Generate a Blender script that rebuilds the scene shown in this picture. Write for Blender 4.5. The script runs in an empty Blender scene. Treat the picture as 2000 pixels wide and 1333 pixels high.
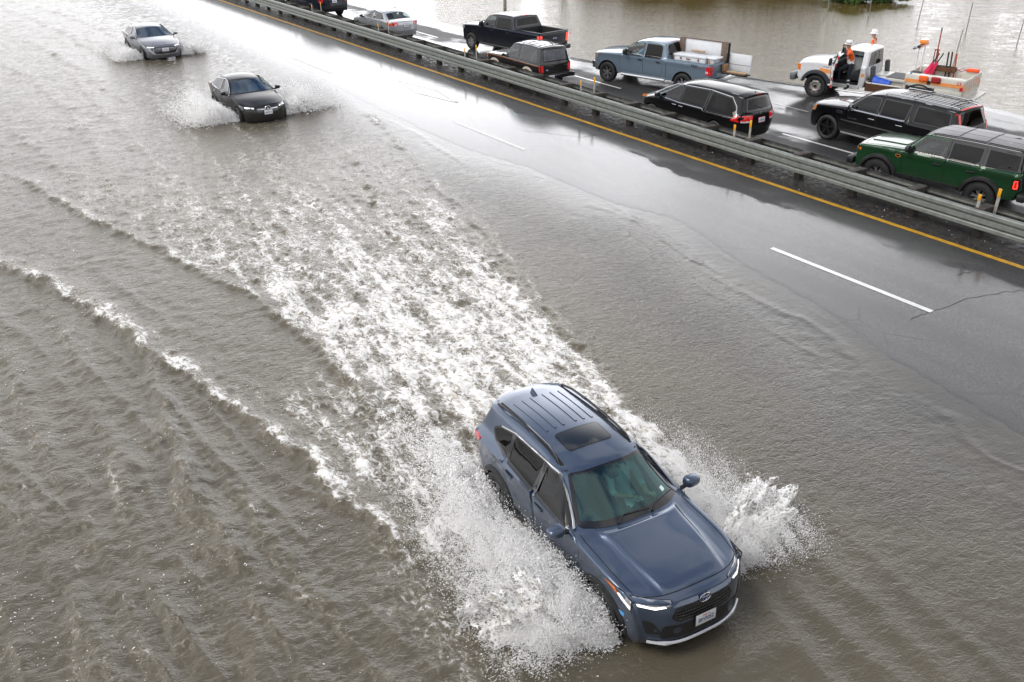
import bpy, bmesh, math, random
import numpy as np
from mathutils import Vector, Matrix
from mathutils.geometry import delaunay_2d_cdt

scene = bpy.context.scene
COL = scene.collection
R = math.radians

# ------------------------------------------------------------------ camera
CAM_H, CAM_PITCH, CAM_YAW, CAM_LENS = 8.622, R(28.076), R(35.086), 1773.74 / 2000 * 36
cam_data = bpy.data.cameras.new("camera")
cam_data.lens = CAM_LENS
cam_data.sensor_width = 36
cam_data.clip_start = 0.1
cam_data.clip_end = 3000
cam = bpy.data.objects.new("camera", cam_data)
COL.objects.link(cam)
cam.location = (0, 0, CAM_H)
cam.rotation_euler = (R(90) - CAM_PITCH, 0, -CAM_YAW)
scene.camera = cam

# ------------------------------------------------------------------ sky and sun
SUN_EL, SUN_AZ = R(52), R(-75)          # azimuth measured from +Y towards +X (ahead of the camera)
world = bpy.data.worlds.new("World")
scene.world = world
world.use_nodes = True
wn, wl = world.node_tree.nodes, world.node_tree.links
wn.clear()
wout = wn.new("ShaderNodeOutputWorld")
wbg = wn.new("ShaderNodeBackground")
wbg.inputs["Strength"].default_value = 0.1
sky = wn.new("ShaderNodeTexSky")
sky.sky_type = 'NISHITA'
sky.sun_disc = False
sky.sun_elevation = SUN_EL
sky.sun_rotation = SUN_AZ
sky.air_density = 1.0
sky.dust_density = 1.0
def wmath(op, a, b=None, c=None, clamp=False):
    n = wn.new("ShaderNodeMath"); n.operation = op; n.use_clamp = clamp
    for i, v in enumerate((a, b, c)):
        if v is None: continue
        if isinstance(v, (int, float)): n.inputs[i].default_value = v
        else: wl.new(v, n.inputs[i])
    return n.outputs[0]
wtc = wn.new("ShaderNodeTexCoord")
# broken cloud deck: noise over the direction, stretched towards the horizon
wsep = wn.new("ShaderNodeSeparateXYZ"); wl.new(wtc.outputs["Generated"], wsep.inputs[0])
zc = wmath('MAXIMUM', wsep.outputs[2], 0.0)
zd = wmath('ADD', zc, 0.22)
wcmb = wn.new("ShaderNodeCombineXYZ")
wl.new(wmath('DIVIDE', wsep.outputs[0], zd), wcmb.inputs[0])
wl.new(wmath('DIVIDE', wsep.outputs[1], zd), wcmb.inputs[1])
wnoi = wn.new("ShaderNodeTexNoise")
wnoi.inputs["Scale"].default_value = 1.9
wnoi.inputs["Detail"].default_value = 7
wnoi.inputs["Roughness"].default_value = 0.55
wnoi.inputs["Distortion"].default_value = 0.4
wl.new(wcmb.outputs[0], wnoi.inputs["Vector"])
cover = wn.new("ShaderNodeMapRange"); cover.interpolation_type = 'SMOOTHSTEP'
cover.inputs["From Min"].default_value = 0.43; cover.inputs["From Max"].default_value = 0.56
wl.new(wnoi.outputs["Fac"], cover.inputs["Value"])
lowc = wn.new("ShaderNodeMapRange"); lowc.interpolation_type = 'SMOOTHSTEP'
lowc.inputs["From Min"].default_value = 0.74; lowc.inputs["From Max"].default_value = 0.46
wl.new(zc, lowc.inputs["Value"])
cfac = wmath('MAXIMUM', cover.outputs[0], lowc.outputs[0])
# the brightest cloud lies round the veiled sun
sv = Vector((math.sin(SUN_AZ) * math.cos(SUN_EL), math.cos(SUN_AZ) * math.cos(SUN_EL), math.sin(SUN_EL)))
# (bright low cloud spreading round a point ahead of the camera)
el = wmath('ARCSINE', wsep.outputs[2]); az = wmath('ARCTAN2', wsep.outputs[0], wsep.outputs[1])
def bell(v, mid, wid):
    d = wmath('DIVIDE', wmath('SUBTRACT', v, mid), wid); return wmath('EXPONENT', wmath('MULTIPLY', wmath('MULTIPLY', d, d), -1.0))
glow = wmath('MULTIPLY', bell(az, R(38), R(25)), bell(el, R(15), R(15)))
cbri = wmath('ADD', wmath('MULTIPLY_ADD', glow, 18.5, 7.6), wmath('MULTIPLY', bell(el, R(6), R(24)), 6.5))
cvar = wn.new("ShaderNodeMapRange")
cvar.inputs["From Min"].default_value = 0.35; cvar.inputs["From Max"].default_value = 0.75
cvar.inputs["To Min"].default_value = 1.1; cvar.inputs["To Max"].default_value = 0.72
wl.new(wnoi.outputs["Fac"], cvar.inputs["Value"])
cval = wmath('MULTIPLY', cbri, cvar.outputs[0])
ccol = wn.new("ShaderNodeCombineXYZ")
wl.new(cval, ccol.inputs[0]); wl.new(wmath('MULTIPLY', cval, 1.0), ccol.inputs[1]); wl.new(wmath('MULTIPLY', cval, 1.03), ccol.inputs[2])
wmix = wn.new("ShaderNodeMix"); wmix.data_type = 'RGBA'
wl.new(cfac, wmix.inputs[0]); wl.new(sky.outputs[0], wmix.inputs[6]); wl.new(ccol.outputs[0], wmix.inputs[7])
wl.new(wmix.outputs[2], wbg.inputs["Color"])
wl.new(wbg.outputs[0], wout.inputs["Surface"])

sun_data = bpy.data.lights.new("sun", 'SUN')
sun_data.energy = 1.3
sun_data.angle = R(28)          # veiled sun
sun_data.color = (1.0, 0.95, 0.88)
sun = bpy.data.objects.new("sun", sun_data)
COL.objects.link(sun)
sun.rotation_euler = (-sv).to_track_quat('-Z', 'Y').to_euler()

scene.view_settings.view_transform = 'Standard'
scene.view_settings.look = 'None'
scene.view_settings.gamma = 1
scene.view_settings.use_curve_mapping = False
scene.view_settings.exposure = 0.42
scene.render.engine = 'CYCLES'
scene.cycles.max_bounces = 16
scene.cycles.diffuse_bounces = 14
scene.cycles.transmission_bounces = 10
scene.cycles.transparent_max_bounces = 12
scene.cycles.caustics_reflective = False
scene.cycles.caustics_refractive = False
scene.cycles.sample_clamp_indirect = 4
scene.cycles.use_denoising = True

# ------------------------------------------------------------------ helpers
rnd = random.Random(7)
nrng = np.random.default_rng(11)

def setin(node, **kw):
    for k, v in kw.items():
        k = k.replace('_', ' ')
        if k in node.inputs: node.inputs[k].default_value = v
def mat(name, col, rough=0.5, metal=0.0, coat=0.0, emit=None, estr=0.0, spec=0.5, var=0.0, vscale=6.0, bump=0.0, bscale=40.0, flake=0.0):
    m = bpy.data.materials.new(name); m.use_nodes = True
    n, l = m.node_tree.nodes, m.node_tree.links
    b = n["Principled BSDF"]
    c4 = (*col, 1)
    setin(b, Base_Color=c4, Roughness=rough, Metallic=metal)
    b.inputs["Specular IOR Level"].default_value = spec
    if coat:
        b.inputs["Coat Weight"].default_value = coat; b.inputs["Coat Roughness"].default_value = 0.03
    if emit:
        b.inputs["Emission Color"].default_value = (*emit, 1); b.inputs["Emission Strength"].default_value = estr
    tc = n.new("ShaderNodeTexCoord")
    if var:
        t = n.new("ShaderNodeTexNoise"); t.inputs["Scale"].default_value = vscale; t.inputs["Detail"].default_value = 6
        l.new(tc.outputs["Object"], t.inputs["Vector"])
        r = n.new("ShaderNodeMapRange"); setin(r, From_Min=0.3, From_Max=0.7, To_Min=1 - var, To_Max=1 + var)
        l.new(t.outputs["Fac"], r.inputs["Value"])
        mx = n.new("ShaderNodeMix"); mx.data_type = 'RGBA'; mx.blend_type = 'MULTIPLY'
        mx.inputs[0].default_value = 1; mx.inputs[6].default_value = c4
        l.new(r.outputs[0], mx.inputs[7]); l.new(mx.outputs[2], b.inputs["Base Color"])
        rr = n.new("ShaderNodeMapRange"); setin(rr, From_Min=0.3, From_Max=0.7, To_Min=max(0, rough - var * .25), To_Max=min(1, rough + var * .25))
        l.new(t.outputs["Fac"], rr.inputs["Value"]); l.new(rr.outputs[0], b.inputs["Roughness"])
    if bump:
        t = n.new("ShaderNodeTexNoise"); t.inputs["Scale"].default_value = bscale; t.inputs["Detail"].default_value = 4
        l.new(tc.outputs["Object"], t.inputs["Vector"])
        bp = n.new("ShaderNodeBump"); bp.inputs["Strength"].default_value = bump; bp.inputs["Distance"].default_value = 0.01
        l.new(t.outputs["Fac"], bp.inputs["Height"]); l.new(bp.outputs[0], b.inputs["Normal"])
    return m
def paint(name, col, metal=0.55, rough=0.32, dirt=0.25, coat=1.0):
    """metallic car paint under clear coat, with water beads low down and a little road film"""
    m = bpy.data.materials.new(name); m.use_nodes = True
    n, l = m.node_tree.nodes, m.node_tree.links
    b = n["Principled BSDF"]
    setin(b, Roughness=rough, Metallic=metal)
    b.inputs["Coat Weight"].default_value = coat; b.inputs["Coat Roughness"].default_value = 0.02; b.inputs["Specular IOR Level"].default_value = 0.08
    tc = n.new("ShaderNodeTexCoord")
    t = n.new("ShaderNodeTexNoise"); setin(t, Scale=3.0, Detail=8.0, Roughness=0.6); l.new(tc.outputs["Object"], t.inputs["Vector"])
    sp = n.new("ShaderNodeSeparateXYZ"); l.new(tc.outputs["Object"], sp.inputs[0])
    zr = n.new("ShaderNodeMapRange"); setin(zr, From_Min=0.9, From_Max=0.3, To_Min=0.0, To_Max=1.0); l.new(sp.outputs[2], zr.inputs["Value"])
    mu = n.new("ShaderNodeMath"); mu.operation = 'MULTIPLY'; l.new(zr.outputs[0], mu.inputs[0]); l.new(t.outputs["Fac"], mu.inputs[1])
    m2 = n.new("ShaderNodeMath"); m2.operation = 'MULTIPLY'; l.new(mu.outputs[0], m2.inputs[0]); m2.inputs[1].default_value = dirt
    mx = n.new("ShaderNodeMix"); mx.data_type = 'RGBA'; mx.inputs[6].default_value = (*col, 1); mx.inputs[7].default_value = (0.16, 0.14, 0.12, 1)
    l.new(m2.outputs[0], mx.inputs[0]); l.new(mx.outputs[2], b.inputs["Base Color"])
    vo = n.new("ShaderNodeTexVoronoi"); setin(vo, Scale=60.0); l.new(tc.outputs["Object"], vo.inputs["Vector"])
    vr = n.new("ShaderNodeMapRange"); setin(vr, From_Min=0.0, From_Max=0.25, To_Min=1.0, To_Max=0.0); l.new(vo.outputs["Distance"], vr.inputs["Value"])
    bp = n.new("ShaderNodeBump"); bp.inputs["Strength"].default_value = 0.12; bp.inputs["Distance"].default_value = 0.004
    l.new(vr.outputs[0], bp.inputs["Height"]); l.new(bp.outputs[0], b.inputs["Normal"])
    return m
def glass(name, tint, refl=1.0, base=0.045, gtint=(1, 1, 1)):
    """thin pane: tinted see-through plus mirror reflection growing with the angle"""
    m = bpy.data.materials.new(name); m.use_nodes = True
    n, l = m.node_tree.nodes, m.node_tree.links
    n.clear()
    o = n.new("ShaderNodeOutputMaterial")
    tr = n.new("ShaderNodeBsdfTransparent"); tr.inputs[0].default_value = (*tint, 1)
    gl = n.new("ShaderNodeBsdfGlossy"); gl.inputs["Roughness"].default_value = 0.01; gl.inputs["Color"].default_value = (*gtint, 1)
    lw = n.new("ShaderNodeLayerWeight"); lw.inputs["Blend"].default_value = 0.5
    pw = n.new("ShaderNodeMath"); pw.operation = 'POWER'; l.new(lw.outputs["Facing"], pw.inputs[0]); pw.inputs[1].default_value = 4.0
    ma = n.new("ShaderNodeMath"); ma.operation = 'MULTIPLY_ADD'; l.new(pw.outputs[0], ma.inputs[0]); ma.inputs[1].default_value = 0.85; ma.inputs[2].default_value = base
    mx = n.new("ShaderNodeMixShader"); l.new(ma.outputs[0], mx.inputs[0]); l.new(tr.outputs[0], mx.inputs[1]); l.new(gl.outputs[0], mx.inputs[2])
    l.new(mx.outputs[0], o.inputs["Surface"])
    return m

def link(name, me, parent=None, loc=None):
    o = bpy.data.objects.new(name, me); COL.objects.link(o)
    if parent: o.parent = parent
    if loc: o.location = loc
    return o
def tag(o, label=None, cat=None, group=None, kind=None):
    if label: o["label"] = label
    if cat: o["category"] = cat
    if group: o["group"] = group
    if kind: o["kind"] = kind
    return o
def thing(name, label, cat, loc=(0, 0, 0), rz=0.0, group=None):
    o = bpy.data.objects.new(name, None); COL.objects.link(o)
    o.empty_display_size = 0.2
    o.location = loc; o.rotation_euler = (0, 0, rz)
    return tag(o, label, cat, group)
def kids(o): return [c for c in bpy.data.objects if c.parent == o]
def copy_tree(o, parent=None):
    c = o.copy(); COL.objects.link(c)
    if parent: c.parent = parent
    for ch in kids(o): copy_tree(ch, c)
    return c

class MB:
    """collects shapes into one mesh; each face keeps a material slot"""
    def __init__(s): s.v, s.f, s.m = [], [], []
    def add(s, vs, fs, m=0):
        b = len(s.v); s.v += [tuple(map(float, v)) for v in vs]
        s.f += [tuple(int(i) + b for i in f) for f in fs]; s.m += [m] * len(fs)
        return s
    def box(s, c, d, m=0, rz=0.0, taper=1.0, bev=0.0, rx=0.0, ry=0.0):
        x, y, z = d[0] / 2, d[1] / 2, d[2] / 2
        if bev:
            b = min(bev, x * .9, y * .9, z * .9)
            bm = bmesh.new(); bmesh.ops.create_cube(bm, size=1.0)
            for v in bm.verts: v.co = Vector((v.co.x * d[0], v.co.y * d[1], v.co.z * d[2]))
            bmesh.ops.bevel(bm, geom=bm.edges[:], offset=b, segments=2, affect='EDGES', profile=0.5)
            vs = [v.co.copy() for v in bm.verts]; bm.verts.index_update(); fs = [[v.index for v in f.verts] for f in bm.faces]; bm.free()
            for v in vs:
                if v.z > 0: v.x *= taper; v.y *= taper
        else:
            vs = [Vector((sx * x * (taper if sz > 0 else 1), sy * y * (taper if sz > 0 else 1), sz * z)) for sz in (-1, 1) for sy in (-1, 1) for sx in (-1, 1)]
            fs = [(0, 2, 3, 1), (4, 5, 7, 6), (0, 1, 5, 4), (2, 6, 7, 3), (0, 4, 6, 2), (1, 3, 7, 5)]
        M = Matrix.Translation(c) @ Matrix.Rotation(rz, 4, 'Z') @ Matrix.Rotation(ry, 4, 'Y') @ Matrix.Rotation(rx, 4, 'X')
        return s.add([M @ v for v in vs], fs, m)
    def tube(s, pts, r, n=8, m=0, cap=True):
        pts = [Vector(p) for p in pts]; rs = r if isinstance(r, (list, tuple)) else [r] * len(pts)
        vs, fs = [], []
        up = None
        for i, p in enumerate(pts):
            t = (pts[min(i + 1, len(pts) - 1)] - pts[max(i - 1, 0)]).normalized()
            if up is None:
                up = Vector((0, 0, 1)) if abs(t.z) < .9 else Vector((1, 0, 0))
            a = t.cross(up).normalized(); b = a.cross(t).normalized(); up = b
            for k in range(n):
                q = 2 * math.pi * k / n
                vs.append(p + (a * math.cos(q) + b * math.sin(q)) * rs[i])
        for i in range(len(pts) - 1):
            for k in range(n):
                k2 = (k + 1) % n
                fs.append((i * n + k, i * n + k2, (i + 1) * n + k2, (i + 1) * n + k))
        if cap:
            fs.append(tuple(range(n - 1, -1, -1))); fs.append(tuple((len(pts) - 1) * n + k for k in range(n)))
        return s.add(vs, fs, m)
    def lathe(s, prof, n=32, m=0, axis='y', c=(0, 0, 0), close=False):
        """prof = [(radius, along axis)]"""
        vs, fs = [], []
        for (r, a) in prof:
            for k in range(n):
                q = 2 * math.pi * k / n; u, w = r * math.cos(q), r * math.sin(q)
                p = (u, a, w) if axis == 'y' else (u, w, a) if axis == 'z' else (a, u, w)
                vs.append((p[0] + c[0], p[1] + c[1], p[2] + c[2]))
        P = len(prof)
        for i in range(P if close else P - 1):
            j = (i + 1) % P
            for k in range(n):
                k2 = (k + 1) % n
                fs.append((i * n + k, i * n + k2, j * n + k2, j * n + k))
        return s.add(vs, fs, m)
    def ball(s, c, r, m=0, n=14, k=9):
        r = r if isinstance(r, (tuple, list)) else (r, r, r)
        vs = [(c[0], c[1], c[2] - r[2])]; fs = []
        for i in range(1, k):
            a = -math.pi / 2 + math.pi * i / k
            for j in range(n):
                b = 2 * math.pi * j / n
                vs.append((c[0] + r[0] * math.cos(a) * math.cos(b), c[1] + r[1] * math.cos(a) * math.sin(b), c[2] + r[2] * math.sin(a)))
        vs.append((c[0], c[1], c[2] + r[2])); T = len(vs) - 1
        for j in range(n):
            j2 = (j + 1) % n
            fs.append((0, 1 + j2, 1 + j)); fs.append((T, T - n + j, T - n + j2))
            for i in range(k - 2):
                fs.append((1 + i * n + j, 1 + i * n + j2, 1 + (i + 1) * n + j2, 1 + (i + 1) * n + j))
        return s.add(vs, fs, m)
    def loft(s, rings, m=0, cap=True, closed=True):
        n = len(rings[0]); vs = [p for r in rings for p in r]; fs = []
        for i in range(len(rings) - 1):
            for k in range(n if closed else n - 1):
                k2 = (k + 1) % n
                fs.append((i * n + k, i * n + k2, (i + 1) * n + k2, (i + 1) * n + k))
        if cap:
            fs.append(tuple(range(n - 1, -1, -1))); fs.append(tuple((len(rings) - 1) * n + k for k in range(n)))
        return s.add(vs, fs, m)
    def merge(s, o, M=None, m=None):
        b = len(s.v); s.v += [tuple(M @ Vector(v)) if M else v for v in o.v]
        s.f += [tuple(i + b for i in f) for f in o.f]; s.m += o.m if m is None else [m] * len(o.f)
        return s
    def build(s, name, mats, parent=None, smooth=True, angle=35, loc=None, weld=0.0):
        me = bpy.data.meshes.new(name)
        me.from_pydata(s.v, [], s.f)
        mats = mats if isinstance(mats, (list, tuple)) else [mats]
        for q in mats: me.materials.append(q)
        me.polygons.foreach_set("material_index", s.m)
        bm = bmesh.new(); bm.from_mesh(me)
        if weld: bmesh.ops.remove_doubles(bm, verts=bm.verts[:], dist=weld)
        bmesh.ops.recalc_face_normals(bm, faces=bm.faces[:])
        if smooth:
            for f in bm.faces: f.smooth = True
            ca = math.cos(R(angle))
            for e in bm.edges:
                if len(e.link_faces) == 2:
                    e.smooth = e.link_faces[0].normal.dot(e.link_faces[1].normal) > ca
        bm.to_mesh(me); bm.free()
        return link(name, me, parent, loc)

# ---- 2D helpers
def fillet(poly, r, n=4):
    """round the corners of a closed polygon"""
    out = []; N = len(poly); P = [np.array(p, float) for p in poly]
    for i in range(N):
        a, b, c = P[i - 1], P[i], P[(i + 1) % N]
        la, lc = np.linalg.norm(a - b), np.linalg.norm(c - b)
        rr = min(r, .45 * la, .45 * lc)
        p0, p1 = b + (a - b) / la * rr, b + (c - b) / lc * rr
        for k in range(n + 1):
            t = k / n; out.append((1 - t) ** 2 * p0 + 2 * t * (1 - t) * b + t * t * p1)
    return np.array(out)
def area2(p):
    x, y = p[:, 0], p[:, 1]; return .5 * np.sum(x * np.roll(y, -1) - np.roll(x, -1) * y)
def inset(p, d):
    p = np.array(p, float)
    s = 1 if area2(p) > 0 else -1
    e1 = p - np.roll(p, 1, 0); e2 = np.roll(p, -1, 0) - p
    e1 /= np.linalg.norm(e1, axis=1)[:, None] + 1e-9; e2 /= np.linalg.norm(e2, axis=1)[:, None] + 1e-9
    n1 = np.stack([-e1[:, 1], e1[:, 0]], 1) * s; n2 = np.stack([-e2[:, 1], e2[:, 0]], 1) * s
    nn = n1 + n2; nn /= np.linalg.norm(nn, axis=1)[:, None] + 1e-9
    c = np.clip((nn * n1).sum(1), .5, 1)
    return p + nn * (d / c)[:, None]
def inpoly(pts, poly):
    x, y = pts[:, 0], pts[:, 1]; r = np.zeros(len(pts), bool); n = len(poly)
    for i in range(n):
        x0, y0 = poly[i]; x1, y1 = poly[(i + 1) % n]
        if y0 == y1: continue
        r ^= ((y0 > y) != (y1 > y)) & (x < (x1 - x0) * (y - y0) / (y1 - y0) + x0)
    return r
def segdist(pts, line, closed=False):
    L = np.array(line, float)
    A = L if closed else L[:-1]; B = np.roll(L, -1, 0) if closed else L[1:]
    best = np.full(len(pts), 1e9)
    for a, b in zip(A, B):
        ab = b - a; t = np.clip(((pts - a) @ ab) / (ab @ ab + 1e-12), 0, 1)
        best = np.minimum(best, np.linalg.norm(pts - a - t[:, None] * ab, axis=1))
    return best
def cdt(loops, pts=None):
    vs, es = [], []
    for lp in loops:
        b = len(vs); n = len(lp); vs += [Vector((float(p[0]), float(p[1]))) for p in lp]
        es += [(b + i, b + (i + 1) % n) for i in range(n)]
    if pts is not None: vs += [Vector((float(p[0]), float(p[1]))) for p in pts]
    r = delaunay_2d_cdt(vs, es, [], 0, 1e-6)
    V = np.array([tuple(v) for v in r[0]]); T = np.array([t for t in r[2] if len(t) == 3])
    return V, T
def gridpts(poly, step, margin):
    lo, hi = poly.min(0), poly.max(0)
    xs = np.arange(lo[0] + step / 2, hi[0], step); ys = np.arange(lo[1] + step / 2, hi[1], step)
    if not len(xs) or not len(ys): return np.zeros((0, 2))
    g = np.stack(np.meshgrid(xs, ys), -1).reshape(-1, 2)
    g = g[inpoly(g, poly)]
    if len(g): g = g[segdist(g, poly, True) > margin]
    return g
def text_mb(txt, size, M, depth=0.004, m=0):
    cu = bpy.data.curves.new("txt", 'FONT'); cu.body = txt; cu.size = size; cu.extrude = depth; cu.align_x = 'CENTER'; cu.align_y = 'CENTER'
    o = bpy.data.objects.new("txt", cu); COL.objects.link(o)
    dg = bpy.context.evaluated_depsgraph_get(); me = bpy.data.meshes.new_from_object(o.evaluated_get(dg))
    mb = MB(); mb.add([M @ v.co for v in me.vertices], [tuple(p.vertices) for p in me.polygons], m)
    bpy.data.objects.remove(o); bpy.data.meshes.remove(me); bpy.data.curves.remove(cu)
    return mb

# ------------------------------------------------------------------ shared materials
M_BLACK = mat("black_plastic", (0.018, 0.018, 0.019), 0.45, var=.3)
M_TRIM = mat("gloss_black", (0.008, 0.008, 0.009), 0.12, coat=.5)
M_RUB = mat("tyre_rubber", (0.016, 0.016, 0.017), 0.62, var=.4, vscale=12, bump=.3, bscale=90)
M_SEAM = mat("panel_gap", (0.004, 0.004, 0.005), 0.8)
M_CHROME = mat("chrome", (0.62, 0.63, 0.64), 0.2, metal=1.0)
M_ALLOY = mat("alloy", (0.52, 0.53, 0.55), 0.28, metal=.9, var=.1)
M_DARKALLOY = mat("dark_alloy", (0.03, 0.03, 0.033), 0.3, metal=.6)
M_WELL = mat("wheel_well", (0.006, 0.006, 0.006), 0.9)
M_INT = mat("cabin_trim", (0.035, 0.035, 0.038), 0.75, var=.3)
M_SEAT = mat("seat_cloth", (0.06, 0.06, 0.064), 0.85, var=.2, bump=.2)
M_RED = mat("red_lens", (0.42, 0.012, 0.012), 0.15, coat=1.0, emit=(1, .02, .02), estr=0.18)
M_BRAKE = mat("lit_brake_lens", (0.6, 0.02, 0.015), 0.15, coat=1.0, emit=(1, .05, .03), estr=1.5)
M_AMBER = mat("amber_lens", (0.65, 0.16, 0.02), 0.15, coat=1.0, emit=(1, .25, .03), estr=0.12)
M_LAMP = mat("headlamp_glass", (0.45, 0.46, 0.48), 0.08, metal=.5, coat=1.0)
M_LIT = mat("lit_running_lamp", (0.9, 0.9, 0.9), 0.2, emit=(1, .97, .92), estr=1.1)
M_PLATE = mat("plate_white", (0.72, 0.74, 0.76), 0.35, var=.08, vscale=30)
M_INK = mat("plate_ink", (0.03, 0.05, 0.16), 0.5)
M_REDINK = mat("plate_red", (0.5, 0.05, 0.05), 0.5)
M_WHITE = mat("white_paint", (0.74, 0.75, 0.76), 0.3, coat=.6, var=.06)
G_DARK = glass("privacy_glass", (0.015, 0.017, 0.02), base=.025)
G_MID = glass("tinted_glass", (0.32, 0.37, 0.37), base=.045)
G_CLEAR = glass("clear_glass", (0.62, 0.72, 0.70), base=.06)
G_SCREEN = glass("saloon_windscreen_glass", (0.22, 0.30, 0.36), base=.14, gtint=(.62, .80, 1.0))
G_TEAL = glass("windscreen_glass", (0.34, 0.62, 0.59), base=.16, gtint=(.40, .60, .60))

# ------------------------------------------------------------------ noise and lines for terrain, water and foam
_perm = np.random.default_rng(3).permutation(4096)
_gr = np.random.default_rng(4).random(4096) * 2 * np.pi
_gx, _gy = np.cos(_gr), np.sin(_gr)
def pnoise(x, y, seed=0):
    xi, yi = np.floor(x).astype(int), np.floor(y).astype(int); fx, fy = x - xi, y - yi
    u, v = fx * fx * fx * (fx * (fx * 6 - 15) + 10), fy * fy * fy * (fy * (fy * 6 - 15) + 10)
    def g(ix, iy, dx, dy):
        h = _perm[(_perm[(ix + seed * 131) & 4095] + iy) & 4095]; return _gx[h] * dx + _gy[h] * dy
    a, b = g(xi, yi, fx, fy), g(xi + 1, yi, fx - 1, fy); c, d = g(xi, yi + 1, fx, fy - 1), g(xi + 1, yi + 1, fx - 1, fy - 1)
    return (a + (b - a) * u + ((c + (d - c) * u) - (a + (b - a) * u)) * v) * 1.5
def fbm(x, y, o=4, seed=0, g=.5):
    r, a, s = 0, 1, 0
    for i in range(o): r = r + a * pnoise(x * 2 ** i, y * 2 ** i, seed + i); s += a; a *= g
    return r / s
def ridged(x, y, o=4, seed=0, g=.5):
    r, a, s = 0, 1, 0
    for i in range(o): r = r + a * (1 - np.abs(pnoise(x * 2 ** i, y * 2 ** i, seed + i)) * 1.6); s += a; a *= g
    return r / s
def sstep(a, b, x):
    t = np.clip((x - a) / (b - a), 0, 1); return t * t * (3 - 2 * t)
def linedist(px, py, line):
    """signed distance to a polyline (positive on its left going along it) and position along it 0..1"""
    L = np.array(line, float); best = np.full(px.shape, 1e9); sg = np.zeros(px.shape); tt = np.zeros(px.shape)
    ln = np.r_[0, np.cumsum(np.linalg.norm(np.diff(L, axis=0), axis=1))]
    for i in range(len(L) - 1):
        a, d = L[i], L[i + 1] - L[i]; l2 = d @ d
        t = np.clip(((px - a[0]) * d[0] + (py - a[1]) * d[1]) / l2, 0, 1)
        ex, ey = px - a[0] - t * d[0], py - a[1] - t * d[1]; r = np.hypot(ex, ey)
        m = r < best; best = np.where(m, r, best); sg = np.where(m, np.sign(d[0] * ey - d[1] * ex), sg)
        tt = np.where(m, (ln[i] + t * math.sqrt(l2)) / ln[-1], tt)
    return best * sg, tt
def grid_mesh(name, X, Y, Z, attrs, material, smooth=True):
    nr, nc = X.shape
    me = bpy.data.meshes.new(name)
    n = nr * nc; me.vertices.add(n)
    me.vertices.foreach_set("co", np.stack([X, Y, Z], -1).astype(np.float32).ravel())
    i = np.arange(n).reshape(nr, nc)
    q = np.stack([i[:-1, :-1], i[:-1, 1:], i[1:, 1:], i[1:, :-1]], -1).reshape(-1, 4)
    me.loops.add(q.size); me.loops.foreach_set("vertex_index", q.ravel().astype(np.int32))
    me.polygons.add(len(q)); me.polygons.foreach_set("loop_start", np.arange(0, q.size, 4, dtype=np.int32))
    me.polygons.foreach_set("loop_total", np.full(len(q), 4, np.int32))
    if smooth: me.polygons.foreach_set("use_smooth", np.ones(len(q), bool))
    me.update(calc_edges=True)
    for k, a in attrs.items():
        at = me.attributes.new(k, 'FLOAT', 'POINT'); at.data.foreach_set("value", np.asarray(a, np.float32).ravel())
    me.materials.append(material)
    # faces must look up
    if me.polygons[0].normal.z < 0: me.flip_normals()
    return link(name, me)
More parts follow.
